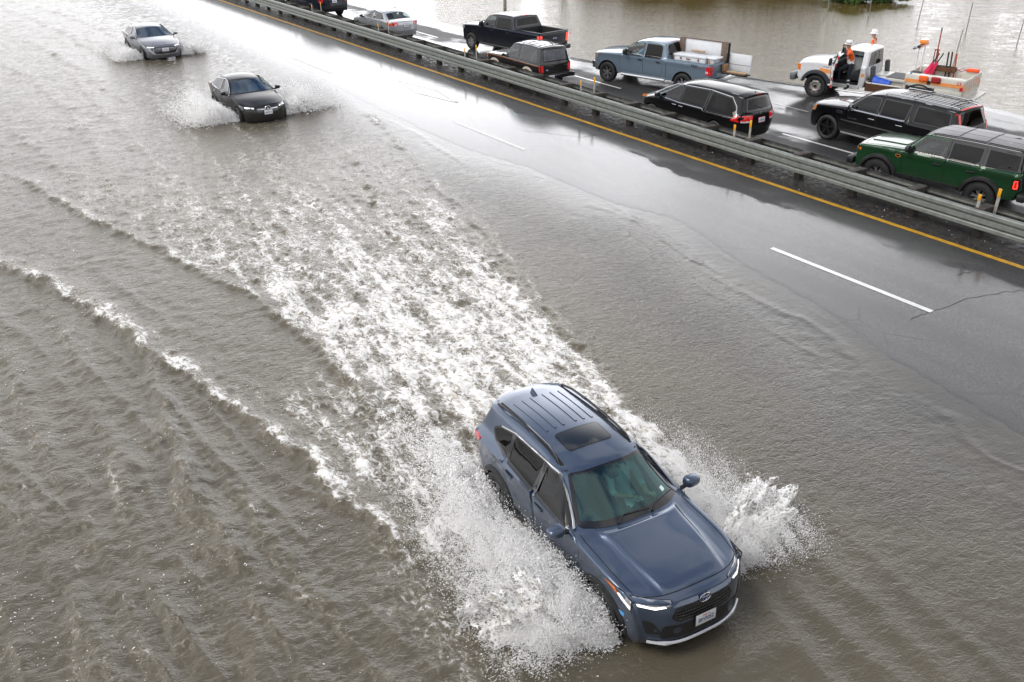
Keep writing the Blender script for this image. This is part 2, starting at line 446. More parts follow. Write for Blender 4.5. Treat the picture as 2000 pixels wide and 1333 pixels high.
class NT:
    """short-hand for building a node material"""
    def __init__(s, name):
        s.m = bpy.data.materials.new(name); s.m.use_nodes = True; s.n, s.l = s.m.node_tree.nodes, s.m.node_tree.links; s.b = s.n["Principled BSDF"]
        s.tc = s.n.new("ShaderNodeTexCoord"); s.P = s.tc.outputs["Object"]
    def put(s, sock, v):
        if isinstance(v, (int, float)): sock.default_value = v
        elif isinstance(v, tuple): sock.default_value = (*v, 1) if len(v) == 3 and len(sock.default_value) == 4 else v
        else: s.l.new(v, sock)
    def math(s, op, a, b=None, c=None, clamp=False):
        n = s.n.new("ShaderNodeMath"); n.operation = op; n.use_clamp = clamp
        for i, v in enumerate((a, b, c)):
            if v is not None: s.put(n.inputs[i], v)
        return n.outputs[0]
    def noise(s, scale, detail=4, rough=.5, dist=0, vec=None, sc=None):
        n = s.n.new("ShaderNodeTexNoise"); setin(n, Scale=scale, Detail=detail, Roughness=rough, Distortion=dist)
        v = vec or s.P
        if sc:
            mp = s.n.new("ShaderNodeMapping"); mp.inputs["Scale"].default_value = sc[:3]
            if len(sc) > 3: mp.vector_type = 'TEXTURE'; mp.inputs["Scale"].default_value = [1 / q for q in sc[:3]]; mp.inputs["Rotation"].default_value = (0, 0, sc[3])
            s.l.new(v, mp.inputs[0]); v = mp.outputs[0]
        s.l.new(v, n.inputs["Vector"]); return n.outputs["Fac"]
    def voro(s, scale, feat='F1', vec=None, rnd_=1):
        n = s.n.new("ShaderNodeTexVoronoi"); n.feature = feat; setin(n, Scale=scale, Randomness=rnd_); s.l.new(vec or s.P, n.inputs["Vector"]); return n.outputs["Distance"]
    def ramp(s, v, a, b, lo=0., hi=1., smooth=True):
        n = s.n.new("ShaderNodeMapRange"); n.interpolation_type = 'SMOOTHSTEP' if smooth else 'LINEAR'
        s.put(n.inputs["Value"], v); s.put(n.inputs["From Min"], a); s.put(n.inputs["From Max"], b); s.put(n.inputs["To Min"], lo); s.put(n.inputs["To Max"], hi); return n.outputs[0]
    def mix(s, f, a, b, blend='MIX'):
        n = s.n.new("ShaderNodeMix"); n.data_type = 'RGBA'; n.blend_type = blend
        s.put(n.inputs[0], f); s.put(n.inputs[6], a); s.put(n.inputs[7], b); return n.outputs[2]
    def attr(s, name):
        n = s.n.new("ShaderNodeAttribute"); n.attribute_name = name; return n.outputs["Fac"]
    def bump(s, h, strength=1., dist=.01, normal=None):
        n = s.n.new("ShaderNodeBump"); s.put(n.inputs["Strength"], strength); n.inputs["Distance"].default_value = dist; s.put(n.inputs["Height"], h)
        if normal: s.l.new(normal, n.inputs["Normal"])
        return n.outputs[0]
    def set(s, **kw):
        for k, v in kw.items(): s.put(s.b.inputs[k.replace('_', ' ')], v)
        return s.m

# ------------------------------------------------------------------ the ground: asphalt, paint, median
YEL, LANE1, LANE2, LANE3 = 21.3, 17.4, 13.9, 10.35
WATER_EDGE = [(14.2, 0), (14.36, 5.4), (14.9, 8.4), (15.65, 10.7), (16.0, 13.2), (16.9, 16.3), (16.35, 18.3), (16.4, 22.2), (15.8, 25.4), (16.0, 31.7), (16.6, 40), (17.6, 55), (18.5, 75), (19, 120)]
DRY_EDGE = [(20.3, 0), (20.2, 8.8), (19.8, 11.7), (20.15, 13.6), (19.85, 15.8), (19.55, 17.9), (19.65, 20.6), (20.35, 23), (20.75, 25.8), (19.8, 28.1), (20.5, 31), (20.9, 35.5), (20.6, 39), (20.9, 48), (21, 120)]
POND_EDGE = [(34.4, 0), (34.6, 14), (35.2, 19), (33.4, 22.5), (32.5, 25), (31.6, 28), (29.2, 31), (28.2, 35), (28.3, 45), (28.6, 56), (28, 75), (28, 120)]
def edge_x(line, y): L = np.array(line); return np.interp(y, L[:, 1], L[:, 0])
def road_z(x, y):
    we, pe = edge_x(WATER_EDGE, y), edge_x(POND_EDGE, y)
    z = np.where(x < we, -(we - x) * .013 - .004, np.minimum((x - we) * .006, .02) + .003)
    return np.where(x > pe, .012 - (x - pe) * .035, np.where(x > YEL, np.maximum(z, .012), z))
def asphalt_mat():
    t = NT("wet_asphalt")
    grain = t.noise(34, 3, .75); fine = t.noise(220, 3, .6); mid = t.noise(9, 6, .6); big = t.noise(.9, 5, .55); agg = t.voro(130)
    lanes = t.noise(1.0, 4, .5, sc=(1.6, .08, 1))
    wet = t.attr("wet")
    w = t.ramp(t.math('ADD', wet, t.math('MULTIPLY', t.math('SUBTRACT', big, .5), .5)), .22, .6)
    col = t.mix(t.ramp(mid, .35, .65), (.026, .026, .027), (.043, .042, .041))
    col = t.mix(t.ramp(agg, .0, .35), (.075, .073, .07), col)
    col = t.mix(t.ramp(grain, .38, .66), t.mix(.55, col, (.008, .008, .008)), t.mix(.45, col, (.10, .098, .095)))
    col = t.mix(t.math('MULTIPLY', t.ramp(lanes, .45, .7), .5), col, (.02, .02, .021))
    sx = t.n.new("ShaderNodeSeparateXYZ"); t.l.new(t.P, sx.inputs[0])
    trk = t.math('COSINE', t.math('MULTIPLY_ADD', sx.outputs[0], 6.2832 / 1.8, -17.4 * 6.2832 / 1.8 + 3.14))
    col = t.mix(t.math('MULTIPLY', t.ramp(trk, .1, 1, 0, .5), t.ramp(mid, .2, .7, .5, 1)), col, (.016, .016, .017))
    # tar-filled cracks
    crack = t.voro(.33, 'DISTANCE_TO_EDGE', vec=None)
    cr = t.math('MULTIPLY', t.ramp(crack, .012, .004), t.ramp(t.noise(.22, 2), .52, .6))
    col = t.mix(cr, col, (.008, .008, .008))
    h = t.math('ADD', t.math('MULTIPLY', fine, .6), t.math('MULTIPLY', agg, .9))
    nb = t.bump(h, .55, .006)
    coat_n = t.bump(t.math('ADD', t.noise(26, 3, .55, 1.2), t.math('MULTIPLY', fine, t.ramp(w, 0, 1, .35, .05))), .16, .006)
    m = t.set(Base_Color=col, Roughness=t.ramp(w, 0, 1, .62, .5), Normal=nb, Coat_Weight=t.math('MULTIPLY', t.ramp(w, 0, 1, .10, 1.0), t.ramp(grain, .35, .6, .55, 1.05), None, True), Coat_Roughness=t.ramp(w, 0, 1, .30, .075), Coat_IOR=1.34, Coat_Normal=coat_n)
    t.b.inputs["Specular IOR Level"].default_value = .3
    return m
def make_asphalt():
    xs = np.unique(np.r_[np.linspace(-80, -8, 12), np.linspace(-8, 8, 40), np.linspace(8, 40, 260), np.linspace(40, 52, 14)])
    ys = np.unique(np.r_[np.linspace(-40, 0, 14), np.linspace(0, 60, 400), np.linspace(60, 300, 60)])
    X, Y = np.meshgrid(xs, ys)
    de = edge_x(DRY_EDGE, Y) + .30 + .28 * fbm(X * .6, Y * .6, 3, 5) + .22 * fbm(X * 2.2, Y * 1.3, 3, 8)
    wet = np.where(X < de + .4, sstep(-.15, .55, de - X), 0) * (.52 + .48 * sstep(3, 20, Y))
    patch = fbm(X * .35, Y * .12, 4, 9)
    wet = np.where(X > YEL + .2, np.clip(.28 + .75 * patch + .006 * (Y - 18) + .08 * (X > 25.5), .0, .62), np.maximum(wet, np.clip(.25 + patch * .9, 0, .5) * (X > 19)))
    pe = edge_x(POND_EDGE, Y); wet = np.maximum(wet, .8 * sstep(1.8, .2, pe - X) * (X > YEL + 4))
    o = grid_mesh("asphalt_road", X, Y, road_z(X, Y), {"wet": wet}, asphalt_mat())
    return tag(o, kind="structure")
make_asphalt()

def ribbon(name, pts, wd, m, lift=.006, zf=road_z, step=.5):
    """a painted stripe lying on the road"""
    P = np.array(pts, float); L = np.r_[0, np.cumsum(np.linalg.norm(np.diff(P, axis=0), axis=1))]
    q = np.linspace(0, L[-1], max(2, int(L[-1] / step) + 1)); C = np.stack([np.interp(q, L, P[:, 0]), np.interp(q, L, P[:, 1])], 1)
    T = np.gradient(C, axis=0); T /= np.linalg.norm(T, axis=1)[:, None]; N = np.stack([-T[:, 1], T[:, 0]], 1) * wd / 2
    A, B = C + N, C - N
    X, Y = np.stack([A[:, 0], C[:, 0], B[:, 0]], 1), np.stack([A[:, 1], C[:, 1], B[:, 1]], 1)
    return tag(grid_mesh(name, X, Y, zf(X, Y) + lift, {}, m), kind="structure")
def stripe_mat(name, col, wear=.5):
    t = NT(name)
    a = t.noise(35, 5, .65); b = t.noise(3, 4, .6); g = t.voro(130)
    k = t.math('MULTIPLY', t.ramp(t.math('ADD', a, t.math('MULTIPLY', b, .5)), .62, .80), wear)
    k = t.math('MAXIMUM', k, t.math('MULTIPLY', t.ramp(t.noise(1.3, 3, .6), .6, .68), wear * .6))
    c = t.mix(k, col, tuple(v * .25 + .02 for v in col))
    return t.set(Base_Color=c, Roughness=.45, Normal=t.bump(g, .3, .004), Coat_Weight=.5, Coat_Roughness=.12)
M_YEL = stripe_mat("yellow_road_paint", (.80, .42, .012), .6)
M_WLINE = stripe_mat("white_road_paint", (.78, .78, .76), .35)
M_WWORN = stripe_mat("worn_road_paint", (.42, .41, .38), .6)
ribbon("yellow_edge_line", [(YEL, -20), (YEL, 30), (YEL, 90), (YEL, 200)], .18, M_YEL)
for i in range(-1, 8):
    y0 = 9.12 + 14.9 * i
    ribbon("lane_dash", [(LANE1, y0), (LANE1, y0 + 4.4)], .15, M_WLINE if i < 1 else M_WWORN)
for y0 in (29.0, 14.2 + 3.1, 43.9, 58.6): ribbon("lane_dash", [(25.95, y0), (25.95, y0 + 3.1)], .12, M_WLINE)
ribbon("lane_dash", [(25.95, 13.6), (25.95, 15.6)], .12, M_WLINE)
for y0 in (21.9, 36.2, 50.0): ribbon("lane_dash", [(29.2, y0), (29.2, y0 + 2.6)], .12, M_WWORN)
ribbon("shoulder_line", [(37.4, 17.2), (35.6, 19.3), (33.6, 22.6), (32.5, 25.6), (31.8, 29), (31.2, 33)], .13, M_WWORN, .012)
# pool-lane diamond under the film
for a, b in (((19.05, 35.6), (18.6, 33.2)), ((18.6, 33.2), (19.05, 30.9)), ((19.05, 30.9), (19.5, 33.2)), ((19.5, 33.2), (19.05, 35.6))):
    ribbon("lane_diamond", [a, b], .13, M_WWORN, .0085 if a[0] < b[0] else .006)

M_CRACK = mat("tar_crack", (.006, .006, .006), .7)
for pts in ([(20.45, 8.1), (20.0, 8.6), (18.9, 9.0), (17.45, 9.15), (16.7, 9.15)], [(20.3, 10.3), (20.1, 9.8), (19.6, 9.9)], [(21.1, 24.0), (19.9, 24.1), (18.7, 26.0)], [(21.2, 33.0), (20.3, 33.3), (19.6, 34.2)]):
    q = [(a[0] + (b[0] - a[0]) * k / 6 + .055 * rnd.uniform(-1, 1), a[1] + (b[1] - a[1]) * k / 6 + .055 * rnd.uniform(-1, 1)) for a, b in zip(pts[:-1], pts[1:]) for k in range(6)] + [pts[-1]]
    ribbon("pavement_crack", q, .013, M_CRACK, .004, step=.06)
def median_mat():
    t = NT("median_dirt")
    a = t.noise(6, 7, .65); g = t.voro(45); f = t.noise(70, 4, .6)
    c = t.mix(t.ramp(a, .35, .65), (.014, .013, .012), (.035, .031, .027))
    c = t.mix(t.math('MULTIPLY', t.ramp(g, .22, .1), t.ramp(t.noise(3, 3), .5, .62)), c, (.12, .11, .10))
    return t.set(Base_Color=c, Roughness=t.ramp(a, .4, .6, .35, .8), Normal=t.bump(t.math('ADD', f, g), .8, .02))
xs = np.linspace(21.42, 23.05, 28); ys = np.r_[np.linspace(0, 60, 700), np.linspace(60.5, 200, 80)]
X, Y = np.meshgrid(xs, ys)
prof = np.sin(np.clip((X - 21.42) / 1.63, 0, 1) * np.pi) ** .6
Z = .016 + prof * (.03 + .03 * fbm(X * 1.5, Y * 1.5, 4, 2)) 
tag(grid_mesh("median_strip", X, Y, Z, {}, median_mat()), kind="structure")
# fallen leaves, grit and scraps along the strip
mb = MB()
for i in range(2600):
    y = 2 + 70 * nrng.random() ** 1.6; x = 21.45 + 1.5 * nrng.random() ** 1.2; r = .008 + .022 * nrng.random() ** 3
    z = .016 + math.sin(max(0, min(1, (x - 21.42) / 1.63)) * math.pi) ** .6 * .035
    a = nrng.random() * 6.28; c_, s_ = math.cos(a) * r, math.sin(a) * r; h = r * (.3 + .7 * nrng.random())
    mb.add([(x + c_, y + s_, z), (x - s_, y + c_, z), (x - c_, y - s_, z), (x + s_ * .8, y - c_ * .8, z), (x + .2 * c_, y, z + h)], [(0, 1, 4), (1, 2, 4), (2, 3, 4), (3, 0, 4)], int(nrng.choice(4, p=[.42, .24, .17, .17])))
tag(mb.build("roadside_grit", [mat("grit_grey", (.1, .095, .09), .8), mat("grit_brown", (.12, .07, .035), .8), mat("leaf_rust", (.22, .10, .04), .7), mat("grit_pale", (.5, .5, .48), .7)], smooth=False), kind="stuff")

# the land under everything, out to the horizon
def land_mat():
    t = NT("muddy_land"); a = t.noise(.4, 6, .6)
    return t.set(Base_Color=t.mix(t.ramp(a, .4, .6), (.07, .055, .035), (.05, .06, .025)), Roughness=.9, Normal=t.bump(t.noise(8, 5), .6, .05))
r_ = np.r_[np.linspace(0, 140, 40), np.geomspace(150, 1800, 30)]; a_ = np.linspace(0, 2 * np.pi, 97)
Rr, Aa = np.meshgrid(r_, a_, indexing='ij'); X, Y = Rr * np.sin(Aa), Rr * np.cos(Aa)
bank = sstep(84, 104, X + .25 * (Y - 40)) * 2.2 + .8 * fbm(X * .02, Y * .02, 4, 6) * sstep(95, 140, X + .25 * (Y - 40))
tag(grid_mesh("land", X, Y, -1.0 + bank, {}, land_mat()), kind="structure")

# ------------------------------------------------------------------ flood water
HX, HY, HH = 6.812, 7.586, math.pi - .0975        # the crossover: position and heading

def car_frame(x, y, cx, cy, h):
    f = (-math.sin(h), math.cos(h)); l = (-math.cos(h), -math.sin(h))
    return (x - cx) * f[0] + (y - cy) * f[1], (x - cx) * l[0] + (y - cy) * l[1]
MX, MY, MH = 11.86, 34.53, math.pi - .023          # the black saloon
EX, EY, EH = 12.23, 48.48, math.pi - .004          # the grey saloon
CREST1 = [(.6, 26), (1.5, 23.5), (1.96, 22.3), (2.43, 20.8), (2.81, 19.15), (3.11, 17.9), (3.35, 16.3), (3.57, 14.85), (3.9, 13.7), (4.12, 12.4), (4.25, 11.2), (4.3, 10.2), (4.45, 9.2), (4.75, 8.2)]
CREST2 = [(2.76, 31.8), (3.41, 28.9), (3.9, 26), (4.51, 23.7), (5.01, 22.2), (5.18, 20.4), (5.66, 19), (5.9, 16.9), (5.94, 14.7), (5.98, 13), (6.09, 11.7)]
EDGE_R = [(15.66, 33), (14.9, 29.5), (14.2, 26.6), (13.2, 23.2), (12.45, 19.5), (11.7, 17), (11.0, 14.9), (10.45, 12.9), (10.1, 11.3), (9.7, 9.8)]
MID_R = [(13.6, 30), (12.4, 26.5), (11.2, 23), (10.2, 19.8), (9.7, 17), (9.2, 14.5), (8.7, 12.3)]
MID_L = [(7.6, 27), (7.5, 23), (7.35, 19.5), (7.3, 16), (7.3, 13.5)]
STREAKS = [([(-.3, 20), (.1, 14.6), (.3, 12.9), (.32, 11.2), (.46, 9.2), (.6, 7)], .055), ([(2.6, 21.5), (2.92, 19.6), (3.21, 17.1), (2.85, 14.6), (2.31, 12.3), (2.18, 10.2), (1.97, 8.2), (1.9, 6)], .05),
           ([(2.9, 16), (2.56, 13.6), (2.47, 12), (2.44, 10.6), (2.39, 8.9), (2.37, 7.7), (2.5, 5.5)], .06), ([(2.3, 24), (2.14, 21.5), (1.94, 17.5), (1.69, 14.4), (1.5, 12), (1.35, 9.5), (1.3, 7)], .045),
           ([(.9, 22), (.8, 18), (.75, 15), (.9, 12.5), (1.0, 10), (.95, 8)], .04), ([(3.1, 13.5), (3.0, 11.5), (2.95, 9.6), (3.05, 7.8), (3.3, 6)], .05), ([(-1.2, 17), (-.7, 13.5), (-.4, 11), (-.3, 9)], .04)]
FARLINES = [[(8.5, 70), (9.4, 64), (9.9, 57.7), (9.9, 52.7), (10.1, 48.6), (10.4, 46.4)], [(7, 59.7), (7.8, 54.9), (8.1, 50.6), (8.4, 46.1), (8.2, 40.8), (8.5, 38), (8.3, 35.2)], [(10.5, 70.5), (11.3, 64.5), (11.7, 60.1), (11.9, 55.7), (11.9, 52.8)],
            [(10.6, 44.8), (10.8, 42.7), (10.9, 40.7), (11.2, 38.7)], [(5.6, 50.5), (6.1, 46), (6.1, 38.6), (5.8, 32.4), (5.3, 28.8), (4.7, 25.3)], [(8.3, 52.6), (7.4, 40.3), (7.0, 34), (6.7, 29), (6.1, 25.4)], [(9.6, 29.8), (9.6, 27), (9.4, 24.2), (8.8, 22)],
            [(12.9, 30.6), (12.2, 26.5), (11.3, 23.4), (10.6, 20.8), (9.8, 18.3)], [(3.7, 38), (4.1, 34.4), (4.3, 30), (4.2, 26.7), (4, 24)]]
def water_fields(X, Y):
    """height, foam density and depth colour of the flooded carriageway"""
    we = edge_x(WATER_EDGE, Y); depth = np.clip((we - X) / 5.5, 0, 1)
    shallow = sstep(0, 1.2, we - X)
    far = sstep(24, 40, Y)
    wob = fbm(X * .8, Y * .8, 3, 21) * .30 + fbm(X * 3.3, Y * 3.0, 3, 22) * .20
    # wind chop
    h = (.013 * fbm(X * 1.5 + .4 * Y, Y * 2.4, 3, 1) + .008 * fbm(X * 4.5, Y * 6.5, 3, 4)) * (.25 + .75 * shallow) * (.45 + .55 * depth)
    left = np.clip(sstep(5.2, 3.2, X + .02 * Y) + sstep(9.5, 12, Y) * sstep(9, 7, X) * .7 + sstep(22, 27, Y) * sstep(14, 11, X) * .8, 0, 1)
    h = h + left * (.020 * fbm(X * 1.15 + .1 * Y, Y * .62, 3, 30) + .018 * fbm(X * 3.0, Y * 3.4, 4, 34) + .020 * (ridged(X * 2.0 - Y * .5, Y * 1.7, 3, 36) - .6) + .008 * (ridged(X * 5.5, Y * 5.0, 2, 37) - .6))
    # trains of divergent waves left of the wake
    ph = (X * 1.0 + Y * .10 + .55 * fbm(X * .35, Y * .22, 2, 150) + .10 * fbm(X * 1.4, Y * 1.1, 2, 151)) / .62
    tr = 1 - 2 * np.abs((ph % 1) - .5); tr = (1 - np.abs(np.sin(np.pi * ph))) ** 1.6
    trm = sstep(5.6, 3.6, X + .04 * Y) * sstep(26, 16, Y) * np.clip(.35 + 1.3 * fbm(X * .5, Y * .35, 3, 152), 0, 1)
    h = h + .085 * tr * trm
    foam = np.zeros_like(X) + .60 * sstep(.45, .95, tr) * trm * np.clip(.6 + 1.2 * fbm(X * 1.3, Y * .9, 2, 153), 0, 1)
    # breaking crests
    for line, amp, wd, fo, sd in ((CREST1, .13, .34, .90, 50), (CREST2, .09, .28, .8, 55), (EDGE_R, .05, .22, .72, 60), (MID_R, .045, .2, .6, 64), (MID_L, .045, .22, .66, 68), ([(9.6, 40), (8.9, 33), (8.1, 25), (7.8, 19), (7.6, 14)], .04, .22, .66, 71), ([(11, 38), (10.4, 31), (9.5, 23), (8.8, 17), (8.3, 13)], .04, .22, .66, 74), ([(7.4, 36), (6.9, 29), (6.5, 23), (6.4, 18), (6.5, 13.5)], .045, .24, .68, 77)):
        d, t = linedist(X, Y, line); d = d + wob * .8
        br = np.clip(.72 + .5 * fbm(t * 14, d * .2, 2, sd), .25, 1.2) * sstep(0, .12, t) * sstep(1.02, .9, t)
        side = np.where(d > 0, 1.0, .42)          # steeper face towards the open water
        h = h + amp * br * np.exp(-(d / (wd * side)) ** 2)
        foam = np.maximum(foam, fo * np.clip(br * 1.25, 0, 1) * np.exp(-((d - .04) / (wd * np.where(d > 0, 1.2, .40))) ** 2))
    for k_, line in enumerate(FARLINES):
        d, t = linedist(X, Y, line); d = d + wob * 1.1
        br = np.clip(.5 + .9 * fbm(t * 13, d * .3, 2, 140 + k_), 0, 1.2) * sstep(0, .08, t) * sstep(1.02, .85, t)
        h = h + .055 * br * np.exp(-(d / np.where(d > 0, .34, .15)) ** 2)
        foam = np.maximum(foam, .74 * np.clip(br, 0, 1) * np.exp(-((d - .05) / np.where(d > 0, .42, .14)) ** 2))
    for line, amp in STREAKS:
        d, t = linedist(X, Y, line); d = d + wob * .5
        br = np.clip(.6 + .8 * fbm(t * 7, d * .3, 2, int(amp * 900)), 0, 1.2) * sstep(0, .1, t) * sstep(1.02, .85, t)
        h = h + 2.1 * amp * br * np.exp(-(d / np.where(d > 0, .26, .11)) ** 2)
        foam = np.maximum(foam, .52 * br * np.exp(-((d + .05) / .2) ** 2))
    # main wake behind the crossover
    u, v = car_frame(X, Y, HX, HY, HH)
    back = -u
    wl, wr = linedist(X, Y, CREST2)[0], linedist(X, Y, EDGE_R)[0]
    c1 = linedist(X, Y, CREST1)[0]
    inside = sstep(-.3, .35, wl + wob) * sstep(.3, -.5, wr + wob)
    decay = sstep(25, 3, back)
    dens = inside * (.44 + .48 * decay) * sstep(36, 18, back) * sstep(-1.5 + wob, .3 + wob, back)
    core = np.exp(-((v + .15 * (back > 0) * back * .18) / (1.25 + .05 * np.clip(back, 0, 30))) ** 2) * sstep(-2.2, -.8, -u * -1 if False else back) * sstep(13, 3, back)
    dens = np.maximum(dens, .95 * core)
    # churned sheet between the first crest and the car
    c1b = linedist(X, Y, CREST1[:-3] + [(4.3, 10.2), (4.15, 8.6), (4.2, 7.4), (4.5, 6.4), (5.2, 5.6), (6.2, 5.2)])[0]
    nearl = sstep(-.15, .9, c1b + wob * 1.1) * sstep(17.5, 12.5, Y) * sstep(-2.6, .2, back + wob * 2) * sstep(.6, -.6, v + .2)
    dens = np.maximum(dens, nearl * (.50 + .34 * sstep(15, 10.5, Y)))
    # landing zone of the left-hand splash
    lz = np.exp(-(((u - .1) / 2.3) ** 2)) * np.exp(-(((v + 2.1) / 1.25) ** 2)); dens = np.maximum(dens, .62 * lz)
    rz = np.exp(-(((u + .2) / 2.0) ** 2)) * np.exp(-(((v - 1.7) / .8) ** 2)); dens = np.maximum(dens, .66 * rz)
    # the two saloons further up
    for cx, cy, ch, k in ((MX, MY, MH, 1.0), (EX, EY, EH, .75)):
        a, b = car_frame(X, Y, cx, cy, ch); bk = -a
        wk = np.exp(-((np.abs(b) - .9 - .16 * np.clip(bk, 0, 40)) / (.45 + .05 * np.clip(bk, 0, 40))) ** 2) * sstep(-1.6, .6, bk) * sstep(16, 3, bk)
        cr = np.exp(-(b / 1.2) ** 2) * sstep(1.2, 2.4, bk) * sstep(12, 3, bk)
        dens = np.maximum(dens, k * np.maximum(.50 * wk, .42 * cr)); h = h + k * .05 * wk * (.6 + .8 * fbm(X * 2, Y * 2, 3, 80))
        sp = np.exp(-((a - .6) / 1.3) ** 2) * np.exp(-((np.abs(b) - 1.7) / .7) ** 2); dens = np.maximum(dens, .6 * k * sp)
    # second-hand foam drifting at the far left
    drift = sstep(5.2, 3.2, X + .02 * Y) * sstep(24, 12, Y) * (.20 + .30 * fbm(X * .7, Y * .5, 3, 90))
    dens = np.maximum(dens, np.clip(drift, 0, .42))
    farl = sstep(20, 30, Y) * sstep(13, 7, X) * (.20 + .34 * fbm(X * .45, Y * .25, 3, 93)); dens = np.maximum(dens, np.clip(farl, 0, .42))
    foam = np.maximum(foam, dens)
    rough = sstep(.30, .8, dens)
    # streaks run with the wake; boils
    st = ridged(X * 1.5 - .25 * Y, Y * .55, 4, 40); bo = fbm(X * 2.2, Y * 1.8, 4, 44)
    pt = fbm(X * .55 - Y * .08, Y * .32, 3, 42)
    sk = ridged(X * 2.3 - .35 * Y, Y * .22, 3, 45)
    foam = foam * (.34 + .30 * st + .64 * sk + .24 * bo + .24 * pt)
    tb = .075 * fbm(X * 1.9, Y * 1.5, 4, 46) + .065 * (ridged(X * 3.2 - .4 * Y, Y * 2.2, 3, 48) - .62) + .020 * fbm(X * 11, Y * 9, 3, 49)
    h = h + rough * tb
    foam = foam + rough * np.clip(tb * 3.2, -.22, .16)          # froth rides high, the hollows stay brown
    # bow waves ahead and to the left of the crossover
    for k_, (o, am) in enumerate(((1.15, .045), (1.75, .04), (2.4, .03), (3.1, .022))):
        dd = v - o - .20 * (2.4 - u) * .0 - .35 * np.clip(2.4 - u, -6, 3) * .3 + .25 * fbm(X * .7, Y * .7, 2, 95 + k_)
        h = h + am * np.exp(-(dd / .2) ** 2) * sstep(1.0, 2.6, u) * sstep(7, 3.5, u)
    fr = np.exp(-((u - 2.75) / .25) ** 2) * sstep(1.3, .7, np.abs(v)); h = h + .05 * fr
    for k_, line in enumerate(([(15.6, 31.2), (15.5, 28), (15, 24.8), (14.6, 21.5)], [(16.6, 19.8), (16.1, 17.6), (15.7, 16), (15.4, 14.6), (15.1, 12.8)], [(15.2, 16.8), (15, 15.6), (14.4, 14.6), (14, 13.7)], [(16.6, 15.2), (16, 13.8), (16, 13)], [(16.7, 28), (16.8, 25.4), (16.3, 22.3)])):
        d, t = linedist(X, Y, line); d = d + .5 * wob; h = h + .016 * np.exp(-(d / np.where(d > 0, .10, .05)) ** 2) * sstep(0, .15, t) * sstep(1, .85, t)
    # ripples running along the shallow edge
    d, t = linedist(X, Y, WATER_EDGE); q = -(X - we)
    for o, am in ((.15, .006), (.75, .009), (1.6, .009)):
        h = h + am * np.exp(-((q - o + .7 * fbm(X * .5, Y * .35, 3, int(o * 10))) / .10) ** 2) * sstep(.3, .5, fbm(X * .3, Y * .2, 2, 7) + .5)
    h = h * sstep(-.2, .8, we - X)
    # keep the hull clear
    hole = sstep(1.1, .9, np.abs(v)) * sstep(2.5, 2.2, np.abs(u)); h = np.where(hole > 0, h * (1 - hole) - .0 * hole, h)
    return h, np.clip(foam, 0, 1), depth, wl
def water_mat(name, muddy=(.108, .094, .068), thin=(.070, .069, .067), bscale=1.0, foam=True, b1=.27, rough=.045, rot=-.2, an=1.0):
    t = NT(name)
    fine = t.noise(15 * bscale, 6, .6, .8, sc=(1, 1.6 * an, 1, rot)); mid = t.noise(4.2 * bscale, 4, .5, .6, sc=(1, 1.8 * an, 1, rot + .1))
    rg = t.noise(5.5 * bscale, 3, .5, .7, sc=(1, 1.9 * an, 1, rot)); rg = t.math('ABSOLUTE', t.math('SUBTRACT', rg, .5)); rg2 = t.noise(13 * bscale, 3, .5, .7, sc=(1, 1.9 * an, 1, rot - .2)); rg2 = t.math('ABSOLUTE', t.math('SUBTRACT', rg2, .5))
    h = t.math('ADD', t.math('MULTIPLY', fine, .22), t.math('MULTIPLY', mid, .6)); h = t.math('MULTIPLY_ADD', rg, -1.3, h); h = t.math('MULTIPLY_ADD', rg2, -.55, h)
    nrm = t.bump(h, b1 if not foam else t.ramp(t.attr('depth'), .0, .5, b1 * .22, b1, False), .09 / bscale)
    big = t.noise(.5, 4, .5)
    if not foam:
        return t.set(Base_Color=t.mix(t.ramp(big, .35, .65), muddy, tuple(v * 1.12 for v in muddy)), Roughness=rough, IOR=1.33, Normal=nrm), t
    dp = t.attr("depth"); fo = t.attr("foam")
    col = t.mix(dp, thin, muddy); col = t.mix(t.math('MULTIPLY', t.ramp(big, .35, .65), .3), col, tuple(v * 1.3 for v in muddy))
    # lacy foam: clots, threads and bubbles thresholded by the density
    wv = t.n.new("ShaderNodeVectorMath"); wv.operation = 'MULTIPLY_ADD'
    nz = t.n.new("ShaderNodeTexNoise"); setin(nz, Scale=3.2, Detail=4.0); t.l.new(t.P, nz.inputs["Vector"])
    t.l.new(nz.outputs["Color"], wv.inputs[0]); wv.inputs[1].default_value = (.30, .30, 0); t.l.new(t.P, wv.inputs[2]); W = wv.outputs[0]
    clot = t.noise(8.5, 9, .58, 1.2, vec=W, sc=(1.25, .62, 1, .12)); thread = t.ramp(t.voro(4.2, 'DISTANCE_TO_EDGE', vec=W), .13, .0, 0, 1, False); th2 = t.ramp(t.voro(11, 'DISTANCE_TO_EDGE', vec=W), .16, .0, 0, 1, False)
    bub = t.noise(46, 4, .7)
    val = t.math('ADD', t.math('MULTIPLY', clot, .84), t.math('MULTIPLY', thread, .09)); val = t.math('ADD', val, t.math('MULTIPLY', th2, .07)); val = t.math('ADD', val, t.math('MULTIPLY_ADD', bub, .22, -.11))
    thr = t.math('MULTIPLY_ADD', fo, -.58, .80)
    ex = t.math('SUBTRACT', val, thr)
    f = t.ramp(ex, -.02, .17, 0, 1, False); fa = t.ramp(ex, -.16, .03)
    fc = t.mix(t.ramp(clot, .34, .52), (.60, .545, .44), (.90, .885, .855))
    c = t.mix(t.math('MULTIPLY', fa, .6), col, (.27, .24, .185)); c = t.mix(f, c, fc)
    fh = t.math('MULTIPLY', t.math('ADD', val, t.math('MULTIPLY', bub, .25)), f)
    n2 = t.bump(fh, .8, .035, nrm)
    m = t.set(Base_Color=c, Roughness=t.ramp(f, 0, 1, rough, .75), IOR=1.33, Normal=n2)
    return m, t
